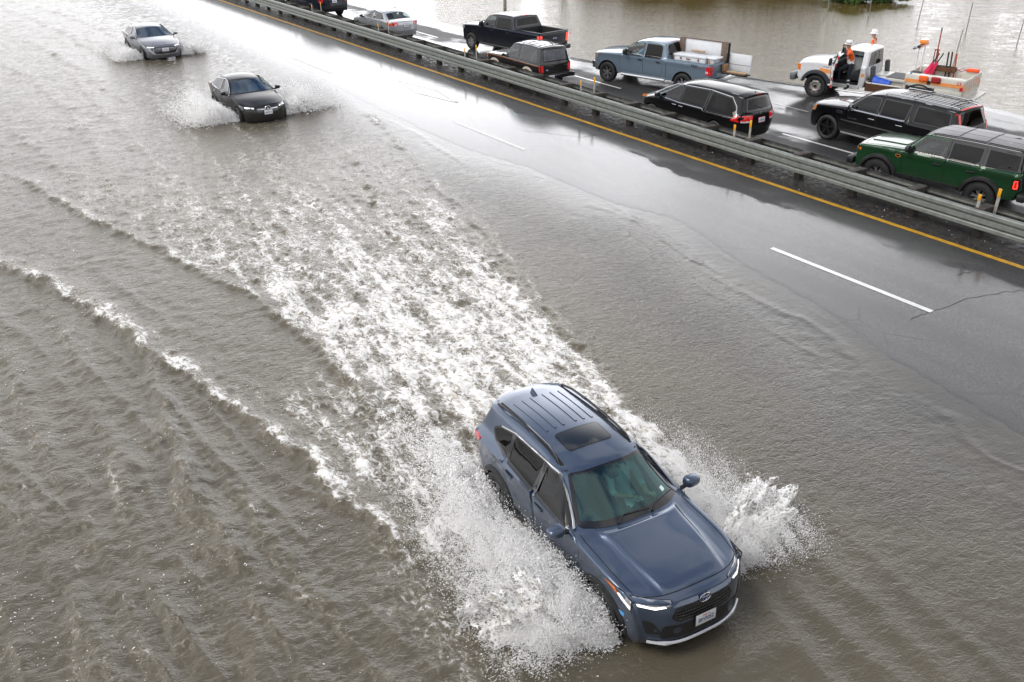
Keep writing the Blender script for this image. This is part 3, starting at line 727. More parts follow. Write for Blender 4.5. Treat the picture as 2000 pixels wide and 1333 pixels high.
def make_water():
    rr = [2.0]
    while rr[-1] < 120: rr.append(rr[-1] * 1.0030 + .002)
    rr = np.array(rr); aa = np.arange(R(-24), R(80), .0024)
    Rr, Aa = np.meshgrid(rr, aa, indexing='ij'); X, Y = Rr * np.sin(Aa), Rr * np.cos(Aa)
    we = edge_x(WATER_EDGE, Y)
    keep_c = np.minimum(X, we + .35); X = keep_c          # the sheet ends just past the shoreline, under the rising road
    h, fo, dp, _ = water_fields(X, Y)
    m, _ = water_mat("flood_water")
    return tag(grid_mesh("flood_water", X, Y, h, {"foam": fo, "depth": dp}, m), kind="structure")
make_water()
# flooded field beyond the far lanes
def make_pond():
    xs = np.r_[np.arange(26, 60, .14), np.arange(60, 130, .5)]; ys = np.r_[np.arange(-10, 80, .14), np.arange(80, 90, .3), np.arange(90, 200, 1.2)]
    X, Y = np.meshgrid(xs, ys)
    lull = sstep(0, 1, .5 + 1.2 * fbm(X * .05, Y * .05, 2, 71))
    rowl = sstep(26, 40, X - .25 * (Y - 20)) 
    U, Vv = (X + Y) * .7071, (X - Y) * .7071
    h = (.019 * fbm(U * 1.35, Vv * .5, 3, 72) + .005 * fbm(U * 3.4, Vv * 1.3, 2, 75)) * (.34 + .75 * sstep(14, 26, Vv + .2 * (U - 40)) * (.4 + .6 * lull))
    m, t = water_mat("pond_water", (.098, .069, .021), bscale=.6, foam=False, b1=.12, rough=.02, rot=-.78, an=1.8)
    return tag(grid_mesh("pond_water", X, Y, h - .004, {}, m), kind="structure")
make_pond()

# ------------------------------------------------------------------ the overpass the picture was taken from
def make_overpass():
    root = thing("overpass", "concrete overpass behind the viewer spanning both carriageways", "bridge", (14, -8.2, 0))
    cm = mat("bridge_concrete", (.26, .25, .235), .85, var=.25, vscale=1.5, bump=.2, bscale=20)
    mb = MB(); mb.box((0, 0, 6.3), (150, 13.5, .35), 0)
    for k in range(6): mb.box((0, -5.6 + 2.24 * k, 5.5), (150, .5, 1.25), 0)
    mb.build("deck", cm, root, smooth=False)
    for y in (6.9, -6.9):
        mb = MB(); mb.box((0, y, 6.75), (150, .28, 1.1), 0, bev=.03); mb.build("parapet", cm, root, smooth=False)
        mb = MB(); mb.tube([(-75, y, 7.75), (75, y, 7.75)], .04, 8)
        for i in range(61): mb.tube([(-75 + 2.5 * i, y, 7.3), (-75 + 2.5 * i, y, 7.75)], .03, 6)
        mb.build("handrail", M_GALVB, root)
    for x in (-22, -9.5, 8.7, 30):
        mb = MB(); mb.lathe([(.55, -1.5), (.55, 4.9)], 24, 0, 'z', (x, 0, 0)); mb.build("column", cm, root)
M_GALVB = mat("bridge_rail_steel", (.35, .36, .36), .5, metal=.5)
make_overpass()

# ------------------------------------------------------------------ the median barrier
M_GALV = mat("galvanised_steel", (.23, .245, .225), .42, metal=.45, var=.18, vscale=5, bump=.12, bscale=120)
M_WOODP = mat("weathered_timber", (.045, .038, .030), .85, var=.45, vscale=9, bump=.5, bscale=60)
def make_barrier():
    root = thing("guardrail", "long galvanised steel guardrail on dark timber posts between the two carriageways", "guardrail", (22.3, 0, 0))
    PITCH = 1.905; y0 = 1.4
    # thrie-beam section, three humps, seen from the traffic side
    zz = np.linspace(.30, .81, 41); ph = (zz - .30) / .51 * 3
    dx = .075 * np.clip(np.sin((ph % 1) * math.pi) * 1.75, 0, 1) ** .8
    seg = PITCH * 2
    bolt_m = mat("dark_bolt", (.05, .05, .05), .5, metal=.6)
    M_FAR = mat("weathered_steel", (.15, .15, .138), .5, metal=.35, var=.35, vscale=5, bump=.15, bscale=90)
    def beam(y, sgn, x, lift):
        mb = MB(); a = [(x + sgn * d, z + lift) for d, z in zip(dx, zz)]; b = [(p[0] - sgn * .006, p[1]) for p in a]
        ring = a + b[::-1]; e = .006 * sgn
        ys = np.linspace(y, y + seg + .16, 5)
        dents = [.006 * math.sin(yy * 3.1 + x) + .004 * math.sin(yy * 7.7) for yy in ys]
        mb.loft([[(px + dd + (e if k == len(ys) - 1 else 0), yy, pz) for px, pz in ring] for k, (yy, dd) in enumerate(zip(ys, dents))])
        for yy in (y + .06, y + .12, y + PITCH + .08):
            for zc in (.30 + .17, .30 + .34):
                mb.ball((x + sgn * .012, yy, zc + lift), (.012, .022, .018), 1, 8, 5)
        o = mb.build("rail_beam", [M_GALV if sgn < 0 else M_FAR, bolt_m], root, angle=50); o.location = (-22.3, 0, 0); return o
    n = 34
    for i in range(n):
        y = y0 + seg * i
        beam(y, -1, 22.03, 0); beam(y, 1, 22.66, -.0)
    for i in range(2 * n):
        y = y0 + PITCH * i + .08
        dz = .012 * rnd.uniform(-1, 1); a = rnd.uniform(-.04, .04)
        mb = MB(); mb.box((22.315 - 22.3, y, .38 + dz), (.20, .22, .90), 0, rz=a, bev=.008)
        mb.build("post", M_WOODP, root)
        mb = MB(); mb.box((22.125 - 22.3, y, .63 + dz), (.19, .24, .42), 0, rz=a * .6, bev=.007); mb.build("blockout", M_WOODP, root)
        mb = MB(); mb.box((22.505 - 22.3, y, .62 + dz), (.24, .24, .42), 0, rz=-a, bev=.007); mb.build("blockout", M_WOODP, root)
    return root
make_barrier()
M_DEL = mat("yellow_reflector", (.75, .36, .01), .35, var=.15); M_DELG = mat("grey_post", (.33, .32, .28), .6, var=.25)
def delineator(x, y, label, h=.42, lean=0.0):
    root = thing("delineator", label, "marker post", (x, y, .80), 0, "yellow-tipped marker posts on the guardrail")
    mb = MB(); mb.box((0, 0, h * .30 - .08), (.012, .085, h * .6 + .16), 0, bev=.003, rx=lean); mb.build("stake", M_DELG, root)
    mb = MB(); mb.box((-.008, 0, h * .78), (.014, .085, h * .44), 0, bev=.003, rx=lean); mb.build("reflector", M_DEL, root)
for i, (y, what) in enumerate(((10.95, "by the green off-roader's rear wheel"), (19.1, "below the black minivan's rear bumper"), (26.8, "below the old off-roader's rear bumper"), (34.95, "by the old off-roader's nose"), (43.1, "beside the silver saloon's rear wheel"), (51.2, "under the dark off-roader at the top edge"))):
    delineator(22.09, y + .12, "short yellow-tipped post on the near rail " + what, .38, .05 if i == 0 else 0)
    delineator(22.54, y - .12, "taller yellow post on the far rail " + what, .50, .03 if i == 0 else 0)

# ------------------------------------------------------------------ car body builder
class Car:
    """a body lofted from a side profile; side and top features are panels laid on its surface.
       x forward from the middle of the wheelbase, y left, z up."""
    def __init__(s, root, prof, W, belt, sill, wheels, arch, taper, tumble=.4, rr=.06, tuck=.05, shoulder=.03, smooth_top=None, well_z=None):
        s.root, s.W, s.belt, s.sill, s.wheels, s.arch, s.taper = root, W, belt, sill, wheels, arch, taper
        s.tumble, s.rr, s.tuck, s.shoulder = tumble, rr, tuck, shoulder
        P = [np.array(p[:2], float) for p in prof]; B = [p[2] if len(p) > 2 else 0 for p in prof]; C = [p[3] if len(p) > 3 else 0 for p in prof]; F = [p[4] if len(p) > 4 else .06 for p in prof]
        s.P = P
        pts, ks = [], []
        n = len(P)
        for i in range(n):
            if i in (0, n - 1): pts.append(P[i]); ks.append(float(i)); continue
            a, b, c = P[i - 1], P[i], P[i + 1]; la, lc = np.linalg.norm(a - b), np.linalg.norm(c - b)
            ra, rc = min(F[i], .45 * la), min(F[i], .45 * lc)
            for t in np.linspace(0, 1, 7):
                p0, p1 = b + (a - b) / la * ra, b + (c - b) / lc * rc
                pts.append((1 - t) ** 2 * p0 + 2 * t * (1 - t) * b + t * t * p1)
                ks.append(i - ra / la * (1 - t) * (1 - t) + rc / lc * t * t)
        pts, ks = np.array(pts), np.array(ks)
        out, ok = [pts[0]], [ks[0]]
        for i in range(1, len(pts)):
            d = np.linalg.norm(pts[i] - pts[i - 1]); m = max(1, int(d / .07))
            for j in range(1, m + 1):
                out.append(pts[i - 1] + (pts[i] - pts[i - 1]) * j / m); ok.append(ks[i - 1] + (ks[i] - ks[i - 1]) * j / m)
        s.c, s.k = np.array(out), np.array(ok)
        keep = np.r_[True, np.diff(s.k) > 1e-6]; s.c, s.k = s.c[keep], s.k[keep]
        s.bow = np.interp(s.k, range(n), B); s.crown = np.interp(s.k, range(n), C)
        d = np.linalg.norm(np.diff(s.c, axis=0), axis=1); s.s = np.r_[0, np.cumsum(d)]
        s.e = np.stack([s.c[:, 0] + s.bow, s.c[:, 1] - s.crown], 1)
        s.xF, s.xR = s.e[:, 0].max(), s.e[:, 0].min()
        s.w = s.wside(s.e[:, 0], s.e[:, 1]) - s.rr
        t = np.gradient(s.c, axis=0); t /= np.linalg.norm(t, axis=1)[:, None]
        s.nrm = np.stack([t[:, 1], -t[:, 0]], 1)
        s.bump = None
        s.holes, s.skips = [], []
        s.doors = []
    # half width of the body side at (x, z)
    def wside(s, x, z):
        x, z = np.asarray(x, float), np.asarray(z, float)
        (lf, af), (lr, ar) = s.taper
        t = np.clip(1 - (s.xF - x) / lf, 0, 1.2) ** 2.3 * af + np.clip(1 - (x - s.xR) / lr, 0, 1.2) ** 2.3 * ar
        b = np.interp(x, [p[0] for p in s.belt], [p[1] for p in s.belt])
        lo = s.tuck * (np.clip(b - .12 - z, 0, 9) / .6) ** 2
        up = np.clip(z - b, 0, 9)
        hi = s.tumble * up + s.shoulder * (1 - np.exp(-up / .02))
        near = s.shoulder * .5 * np.exp(-((z - (b - .06)) / .09) ** 2)
        return s.W / 2 - t - lo - hi - s.shoulder * .5 + near
    def side(s, p, off=0.0):
        p = np.asarray(p, float)
        d = segdist(p, s.e)
        y = s.wside(p[:, 0], p[:, 1]) - s.rr * (1 - np.sqrt(np.clip(1 - (1 - np.clip(d / s.rr, 0, 1)) ** 2, 0, 1)))
        return y + off
    def kx(s, x, lo=0, hi=99):
        i = (s.k >= lo) & (s.k <= hi); xs, ks = s.c[i, 0], s.k[i]
        o = np.argsort(xs); return float(np.interp(x, xs[o], ks[o]))
    def kz(s, z, lo=0, hi=99):
        i = (s.k >= lo) & (s.k <= hi); xs, ks = s.c[i, 1], s.k[i]
        o = np.argsort(xs); return float(np.interp(z, xs[o], ks[o]))
    def cap(s, sy, off=0.0):
        """sy: (arc length, y) -> 3D point on the top/front/rear skin"""
        sy = np.asarray(sy, float); S = sy[:, 0]
        f = lambda a: np.interp(S, s.s, a)
        w = f(s.w); v = np.clip(np.abs(sy[:, 1]) / w, 0, 1)
        x = f(s.c[:, 0]) + f(s.bow) * v ** 3.2; z = f(s.c[:, 1]) - f(s.crown) * v ** 2
        if s.bump is not None: z = z + s.bump(f(s.k), v)
        return np.stack([x + f(s.nrm[:, 0]) * off, sy[:, 1], z + f(s.nrm[:, 1]) * off], 1)
    def to_sy(s, kv):
        kv = np.asarray(kv, float); S = np.interp(kv[:, 0], s.k, s.s)
        return np.stack([S, kv[:, 1] * np.interp(S, s.s, s.w)], 1)
    # --- openings
    def open_side(s, poly, r=.05): s.holes.append(fillet(poly, r))
    def open_cap(s, k0, k1, v0): s.skips.append((k0, k1, v0))
    def door(s, poly, r=.06): s.doors.append(fillet(poly, r))
    def outline(s):
        lo = []
        xe, ze = s.e[-1]
        lo.append((xe + .06, s.sill + .02) if ze > s.sill + .03 else (xe + .05, ze))
        for xw, zw in sorted(s.wheels):
            a0 = math.asin(max(-.95, min(.95, (s.sill - zw) / s.arch)))
            for q in np.linspace(math.pi - a0, a0, 26): lo.append((xw + s.arch * math.cos(q), zw + s.arch * math.sin(q)))
        xf, zf = s.e[0]
        lo.append((xf - .06, s.sill + .02) if zf > s.sill + .03 else (xf - .05, zf))
        lo = [p for p in lo if s.xR < p[0] < s.xF]
        return np.vstack([s.e, np.array(lo)])
    def build_body(s, mpaint, name="body", extra=(), top_mat=None, roofk=None):
        """extra: (material, side-polygon) two-tone areas"""
        mats = [mpaint] + [m for m, _ in extra] + ([top_mat] if top_mat else [])
        mb = MB()
        # skin across the car
        ks = set(np.round(s.k, 5))
        for k0, k1, v0 in s.skips: ks |= {round(k0, 5), round(k1, 5)}
        ks = np.array(sorted(ks)); S = np.interp(ks, s.k, s.s)
        vs = set(np.round(np.sin(np.linspace(-1, 1, 17) * math.pi / 2), 4)) | (set(np.round(np.r_[np.arange(.40, .80, .03), -np.arange(.40, .80, .03)], 4)) if s.bump is not None else set())
        for _, _, v0 in s.skips: vs |= {round(v0, 4), round(-v0, 4)}
        vs = np.array(sorted(vs)); w = np.interp(S, s.s, s.w)
        A, B = np.meshgrid(S, vs, indexing='ij')
        V = s.cap(np.stack([A.ravel(), (B * w[:, None]).ravel()], 1))
        n = len(vs); fs, ms = [], []
        tm = len(mats) - 1
        for i in range(len(S) - 1):
            km = (ks[i] + ks[i + 1]) / 2
            for j in range(n - 1):
                vm = (vs[j] + vs[j + 1]) / 2
                if any(k0 < km < k1 and abs(vm) < v0 for k0, k1, v0 in s.skips): continue
                fs.append((i * n + j, i * n + j + 1, (i + 1) * n + j + 1, (i + 1) * n + j))
                ms.append(tm if top_mat and roofk and roofk[0] < km < roofk[1] else 0)
        mb.add(V, fs); mb.m = ms
        # sides
        out = s.outline()
        g = gridpts(out, .06, .035)
        en = np.gradient(s.e, axis=0); en /= np.linalg.norm(en, axis=1)[:, None] + 1e-9; en = np.stack([-en[:, 1], en[:, 0]], 1)
        ring = np.vstack([s.e + en * s.rr * f * sg for f in (.12, .35, .7, 1.1) for sg in (1,)] )
        ring2 = np.vstack([s.e - en * s.rr * f for f in (.12, .35, .7, 1.1)])
        c1 = inpoly(ring, out).mean(); ring = ring if c1 > inpoly(ring2, out).mean() else ring2
        ring = ring[inpoly(ring, out)]
        dd = segdist(ring, s.e); ring = ring[dd > s.rr * .1]
        g = g[segdist(g, s.e) > s.rr * 1.3]
        loops = [out] + s.holes + s.doors + [np.array(p) for _, p in extra]
        T2, T = cdt(loops, np.vstack([g, ring]))
        ctr = T2[T].mean(1)
        keep = inpoly(ctr, out)
        for h in s.holes: keep &= ~inpoly(ctr, h)
        T, ctr = T[keep], ctr[keep]
        which = np.full(len(T), -1)
        for i, d in enumerate(s.doors): which[inpoly(ctr, d)] = i
        mi = np.zeros(len(T), int)
        for i, (_, p) in enumerate(extra): mi[inpoly(ctr, np.array(p))] = i + 1
        y = s.side(T2)
        s.door_objs = {}
        for sg in (1, -1):
            V3 = np.stack([T2[:, 0], y * sg, T2[:, 1]], 1)
            b = which < 0
            mb2 = MB(); mb2.add(V3, T[b]); mb2.m = list(mi[b]); mb.merge(mb2)
            for i, d in enumerate(s.doors):
                q = which == i
                dm = MB(); dm.add(V3, T[q]); dm.m = list(mi[q])
                # panel gap round the door
                lp = d; inn = inset(d, .006)
                for a_, b_ in ((lp, inn),):
                    ya, yb = s.side(a_, .0012), s.side(b_, .0012); n_ = len(lp)
                    hv = [(p[0], yy * sg, p[1]) for p, yy in zip(a_, ya)] + [(p[0], yy * sg, p[1]) for p, yy in zip(b_, yb)]
                    mid = (a_ + np.roll(a_, -1, 0)) / 2
                    inh = np.zeros(n_, bool)
                    for h in s.holes: inh |= inpoly(mid, h)
                    dm.add(hv, [(k, (k + 1) % n_, n_ + (k + 1) % n_, n_ + k) for k in range(n_) if not inh[k]], len(mats))
                o = dm.build("door", mats + [M_SEAM], s.root, angle=40)
                bmw(o)
                s.door_objs[(i, sg)] = o
        o = mb.build(name, mats, s.root, angle=42, weld=2e-4)
        s.body = o
        return o
    # --- panels
    def _panel(s, V2, T, fn, mi, loops, thick, mb, flip):
        top = fn(V2, thick)
        mb2 = MB(); mb2.add(top, T); mb2.m = list(mi)
        for lp, m in loops:
            a = fn(lp, thick); b = fn(lp, -.012); n = len(lp)
            mb2.add(list(a) + list(b), [(k, (k + 1) % n, n + (k + 1) % n, n + k) for k in range(n)], m)
        mb.merge(mb2)
    def _sheet(s, poly, fn, thick, step, ring, mb, m=0, mring=1):
        poly = np.asarray(poly, float)
        loops = [poly]
        if ring: inn = inset(poly, ring); loops.append(inn)
        V2, T = cdt(loops, gridpts(inn if ring else poly, step, step * .35))
        c = V2[T].mean(1); k = inpoly(c, poly); T, c = T[k], c[k]
        mi = np.full(len(T), m)
        if ring: mi[~inpoly(c, inn)] = mring
        s._panel(V2, T, fn, mi, [(poly, mring if ring else m)], thick, mb, 1)
    def sidep(s, mb, poly, sg=1, thick=.006, r=.03, step=.12, ring=0, m=0, mring=1):
        poly = fillet(poly, r) if r else np.asarray(poly, float)
        fn = lambda p, off: np.stack([p[:, 0], s.side(p, off) * sg, p[:, 1]], 1)
        s._sheet(poly, fn, thick, step, ring, mb, m, mring); return mb
    def capp(s, mb, kv, thick=.006, r=.03, step=.12, ring=0, m=0, mring=1, sy=False):
        poly = np.asarray(kv, float) if sy else s.to_sy(kv)
        # densify so straight edges follow the skin
        q = []
        for i in range(len(poly)):
            a, b = poly[i], poly[(i + 1) % len(poly)]; nn = max(1, int(np.linalg.norm(b - a) / .15)) if r == 0 else 1
            q += [a + (b - a) * t / nn for t in range(nn)]
        poly = fillet(poly, r) if r else np.array(q)
        if r:
            q = []
            for i in range(len(poly)):
                a, b = poly[i], poly[(i + 1) % len(poly)]; nn = max(1, int(np.linalg.norm(b - a) / .12))
                q += [a + (b - a) * t / nn for t in range(nn)]
            poly = np.array(q)
        s._sheet(poly, s.cap, thick, step, ring, mb, m, mring); return mb
    def window(s, poly, mglass, door=None, r=.05, ring=.035, name="window", grow=.02, thick=.004, sides=(1, -1), trim=None):
        for sg in sides:
            mb = MB(); p = inset(fillet(poly, r), -grow)
            s.sidep(mb, p, sg, thick, 0, .15, ring)
            par = s.door_objs.get((door, sg)) if door is not None else s.root
            mb.build(name, [mglass, trim or M_TRIM], par)
    def strip_side(s, pts, wd, mtl, name, thick=.01, sides=(1, -1), parent=None):
        pts = np.array(pts, float); mb_ = None
        q = []
        for a, b in zip(pts[:-1], pts[1:]):
            n = max(1, int(np.linalg.norm(b - a) / .08)); q += [a + (b - a) * t / n for t in range(n)]
        q.append(pts[-1]); q = np.array(q)
        t = np.gradient(q, axis=0); t /= np.linalg.norm(t, axis=1)[:, None]; nn = np.stack([-t[:, 1], t[:, 0]], 1) * wd / 2
        poly = np.vstack([q + nn, (q - nn)[::-1]])
        for sg in sides:
            mb = MB(); s.sidep(mb, poly, sg, thick, 0, .5); o = mb.build(name, mtl, parent or s.root)
        return o
    def archtrim(s, mtl, wd=.06, thick=.014, name="arch_trim", flare=0):
        for xw, zw in s.wheels:
            for sg in (1, -1):
                a = np.linspace(-.12, math.pi + .12, 30); r0, r1 = s.arch - .012, s.arch + wd
                outer = [(xw + r1 * math.cos(q), max(s.sill - .02, zw + r1 * math.sin(q))) for q in a]; inner = [(xw + r0 * math.cos(q), max(s.sill - .02, zw + r0 * math.sin(q))) for q in a[::-1]]
                mb = MB()
                fo = np.array(outer); fi = np.array(inner[::-1]); n = len(a)
                prof = [(fi, -.03), (fi, thick + flare), ((fi * .35 + fo * .65), thick + flare * .9), (fo, thick * .4), (fo, -.01)]
                rings = []
                for pp, of in prof:
                    yy = s.wside(pp[:, 0], pp[:, 1]) + of; rings.append([(p[0], y_ * sg, p[1]) for p, y_ in zip(pp, yy)])
                mb.loft(rings, cap=False, closed=False)
                mb.build(name, mtl, s.root, angle=50)
    def mirror(s, x, z, mpaint, size=(.1, .2, .13), stalk=True, m2=None):
        for sg in (1, -1):
            mb = MB(); y = float(s.wside(x, z)) + size[1] / 2 + .06
            bm = MB(); bm.ball((0, 0, 0), (1, 1, 1), 0, 20, 14)
            V = np.array(bm.v); V = np.sign(V) * np.abs(V) ** .62
            V[:, 0] *= np.where(V[:, 0] > 0, 1.0, .35); V[:, 2] *= 1 - .18 * V[:, 1]
            V = V * (size[0], size[1] / 2, size[2] / 2) + (x, y, z + size[2] / 2 - .01)
            V[:, 1] *= sg
            mm = [0 if np.mean(V[list(f), 2]) > z + .02 and np.mean(V[list(f), 0]) > x - .01 else 1 for f in bm.f]
            mb.add(V, bm.f); mb.m = mm
            if stalk:
                b0 = Vector((x + .02, (float(s.wside(x, z)) - .03) * sg, z - .02)); mb.tube([b0, (x + .01, (y - size[1] * .3) * sg, z)], [.035, .03], 8, 1)
            mb.build("mirror", [mpaint, m2 or M_BLACK], s.root, angle=50)
    def handle(s, x, z, mtl, door, L=.2, sides=(1, -1), recess=True):
        for sg in sides:
            mb = MB(); par = s.door_objs.get((door, sg)) or s.root
            if recess: s.sidep(mb, [(x - L * .42, z - .035), (x + L * .42, z - .035), (x + L * .42, z + .03), (x - L * .42, z + .03)], sg, .0015, .02, .3, m=1)
            y = float(s.side([(x, z)])[0])
            mb.box((x, (y + .022) * sg, z + .004), (L, .022, .03), 0, bev=.009)
            mb.box((x - L * .42, (y + .008) * sg, z + .004), (.03, .03, .026), 0); mb.box((x + L * .42, (y + .008) * sg, z + .004), (.03, .03, .026), 0)
            mb.build("handle", [mtl, M_SEAM], par)
    def plate(s, k, v=0.0, off=.012, txt="", red=None, tilt=None, w=.305, h=.155, frame=M_BLACK):
        S, = np.interp([k], s.k, s.s); p = s.cap(np.array([[S, v * np.interp(S, s.s, s.w)]]), off)[0]
        nx, nz = np.interp(S, s.s, s.nrm[:, 0]), np.interp(S, s.s, s.nrm[:, 1])
        if tilt is not None: nx, nz = math.copysign(math.cos(tilt), nx), math.sin(tilt)
        X = Vector((nx, 0, nz)).normalized(); Y = Vector((0, 1 if nx > 0 else -1, 0)); Z = X.cross(Y)
        M = Matrix(((Y.x, Z.x, X.x, p[0]), (Y.y, Z.y, X.y, p[1]), (Y.z, Z.z, X.z, p[2]), (0, 0, 0, 1)))
        mb = MB(); mb.box((0, 0, -.004), (w + .024, h + .024, .012), 1, bev=.004); mb.box((0, 0, .004), (w, h, .006), 0, bev=.002)
        b2 = MB(); b2.merge(mb, M)
        if txt: b2.merge(text_mb(txt, .085, M @ Matrix.Translation((0, -.012, .0085)) @ Matrix.Scale(.72, 4, Vector((1, 0, 0))), .001, 2))
        b2.merge(text_mb(red or "California", .03, M @ Matrix.Translation((0, .055, .0085)), .001, 3))
        b2.build("license_plate", [M_PLATE, frame, M_INK, M_REDINK], s.root)
    def interior(s, z0, zs, x0, x1, rows=((.25, 2), (-.75, 3)), mseat=None, wheel=True, dash_x=.75, dz=.0):
        """floor tub, seats, dash and steering wheel"""
        mb = MB(); w = s.W - .22
        mb.box(((x0 + x1) / 2, 0, (s.sill + .06 + z0) / 2), (x1 - x0, w, z0 - s.sill - .06), 0)
        mb.build("cabin_floor", M_INT, s.root)
        sm = MB()
        for xs, n in rows:
            ys = (.36, -.36) if n == 2 else (0,) if n == 1 else (.4, 0, -.4)
            sw = .5 if n == 2 else .44 if n == 3 else 1.2
            for y in ys:
                sm.box((xs + .05, y, z0 + .1), (.52, sw, .18), 0, bev=.05)
                sm.box((xs - .24, y, z0 + .42), (.15, sw, .58), 0, bev=.05, ry=R(-14))
                sm.box((xs - .33, y, z0 + .78), (.1, .26, .17), 0, bev=.04, ry=R(-10))
        sm.build("seat", mseat or M_SEAT, s.root)
        d = MB()
        d.box((dash_x, 0, z0 + .28), (.4, w - .06, .26), 0, bev=.08); d.box((dash_x - .2, 0, z0 + .12), (.5, .22, .3), 0, bev=.04)
        d.build("dashboard", M_INT, s.root)
        if wheel:
            sw = MB(); c = Vector((dash_x - .32, .36, z0 + .40)); ax = Vector((-.85, 0, .5)).normalized(); a = Vector((0, 1, 0)); b = ax.cross(a)
            sw.tube([c + (a * math.cos(q) + b * math.sin(q)) * .18 for q in np.linspace(0, 2 * math.pi, 25)], .016, 8, cap=False)
            for q in (0, math.pi, -math.pi / 2): sw.tube([c, c + (a * math.cos(q) + b * math.sin(q)) * .18], .014, 6)
            sw.box(c, (.06, .1, .1), 0, bev=.02)
            sw.build("steering_wheel", M_BLACK, s.root)
    def underbody(s, zt=.62, inset_=.3):
        mb = MB()
        mb.box(((s.xF + s.xR) / 2, 0, (s.sill + .0 + zt) / 2), (s.xF - s.xR - .4, s.W - 2 * inset_, zt - s.sill), 0)
        for xw, zw in s.wheels:   # dark liners over the wheels
            for sg in (1, -1):
                a = np.linspace(0, math.pi, 16); y0 = s.W / 2 - .06; y1 = s.W / 2 - inset_ - .02
                mb.loft([[(xw + (s.arch + .03) * math.cos(q), y * sg, zw + (s.arch + .03) * math.sin(q)) for q in a] for y in (y0, y1)], cap=False, closed=False)
        mb.build("underbody", M_WELL, s.root)
    def wheelset(s, Rw, wd, rim_r, style, mrim, track, mcap=None, mtyre=None, knob=0):
        for xw, zw in s.wheels:
            for sg in (1, -1):
                wheel_part(s.root, (xw, track * sg, Rw), sg, Rw, wd, rim_r, style, mrim, mcap, knob)

def bmw(o):
    return o
def wheel_part(root, c, sg, Rw, wd, rim_r, style, mrim, mcap=None, knob=0, name="wheel"):
    mb = MB(); h = wd / 2
    prof = [(rim_r - .02, -h * .75), (rim_r + .01, -h * .92), (rim_r + (Rw - rim_r) * .5, -h), (Rw - .03, -h * .93), (Rw, -h * .7), (Rw + .002, 0), (Rw, h * .7), (Rw - .03, h * .93), (rim_r + (Rw - rim_r) * .5, h), (rim_r + .01, h * .92), (rim_r - .02, h * .75)]
    mb.lathe(prof, 40)
    if knob:
        for i in range(44):
            a = 2 * math.pi * i / 44
            for j, yy in enumerate((-.8, -.28, .28, .8)):
                q = a + (j % 2) * math.pi / 44
                mb.box((Rw * math.cos(q), yy * h, Rw * math.sin(q)), (.035, h * .42, .03), 0, ry=-q)
    o = mb.build(name, M_RUB, root, loc=c, angle=30)
    r = MB(); f = h * .72 * sg   # outer face side
    r.lathe([(rim_r + .004, -f * .9), (rim_r - .012, -f * .6), (rim_r - .02, f * .55), (rim_r - .006, f * .98), (rim_r + .008, f * 1.12), (rim_r + .012, f * .9)], 40)
    r.lathe([(.001, f * .12), (rim_r * .62, f * .05), (rim_r - .02, -f * .1)], 32, 1)     # dark barrel / brake
    r.lathe([(.001, f * .98), (.028, f * .98), (.034, f * .86), (.07, f * .8), (.075, f * .5)], 20)
    n, w0, w1, twin = style
    if n:
        for i in range(n):
            a = 2 * math.pi * i / n + .3
            for tq in ((-twin, twin) if twin else (0,)):
                p0 = a + tq * .35; p1 = a + tq
                pts = []
                for (rad, ww, yo, an) in ((.05, w0, f * .82, p0), (rim_r * .55, (w0 + w1) / 2, f * .9, (p0 + p1) / 2), (rim_r - .012, w1, f * .95, p1)):
                    ca, sa = math.cos(an), math.sin(an)
                    pts.append([(rad * ca - ww * sa, yo, rad * sa + ww * ca), (rad * ca + ww * sa, yo, rad * sa - ww * ca), (rad * ca + ww * sa * .7, yo - f * .45, rad * sa - ww * ca * .7), (rad * ca - ww * sa * .7, yo - f * .45, rad * sa + ww * ca * .7)])
                r.loft(pts)
    else:   # steel wheel: dished disc with hand holes
        r.lathe([(.001, f * .55), (rim_r * .45, f * .55), (rim_r * .62, f * .9), (rim_r * .8, f * .75), (rim_r - .015, f * .4)], 32)
        for i in range(8):
            a = 2 * math.pi * i / 8; rr_ = rim_r * .82
            r.ball((rr_ * math.cos(a), f * .72, rr_ * math.sin(a)), (rim_r * .1, abs(f) * .15, rim_r * .1), 1, 8, 6)
        for i in range(10):
            a = 2 * math.pi * i / 10; rr_ = rim_r * .36
            r.ball((rr_ * math.cos(a), f * .6, rr_ * math.sin(a)), (.014, abs(f) * .1, .014), 0, 6, 5)
        r.lathe([(.001, f * 1.25), (rim_r * .2, f * 1.2), (rim_r * .22, f * .5)], 20, 1)
    r.build("rim", [mrim, mcap or M_WELL], o, angle=40)
    return o

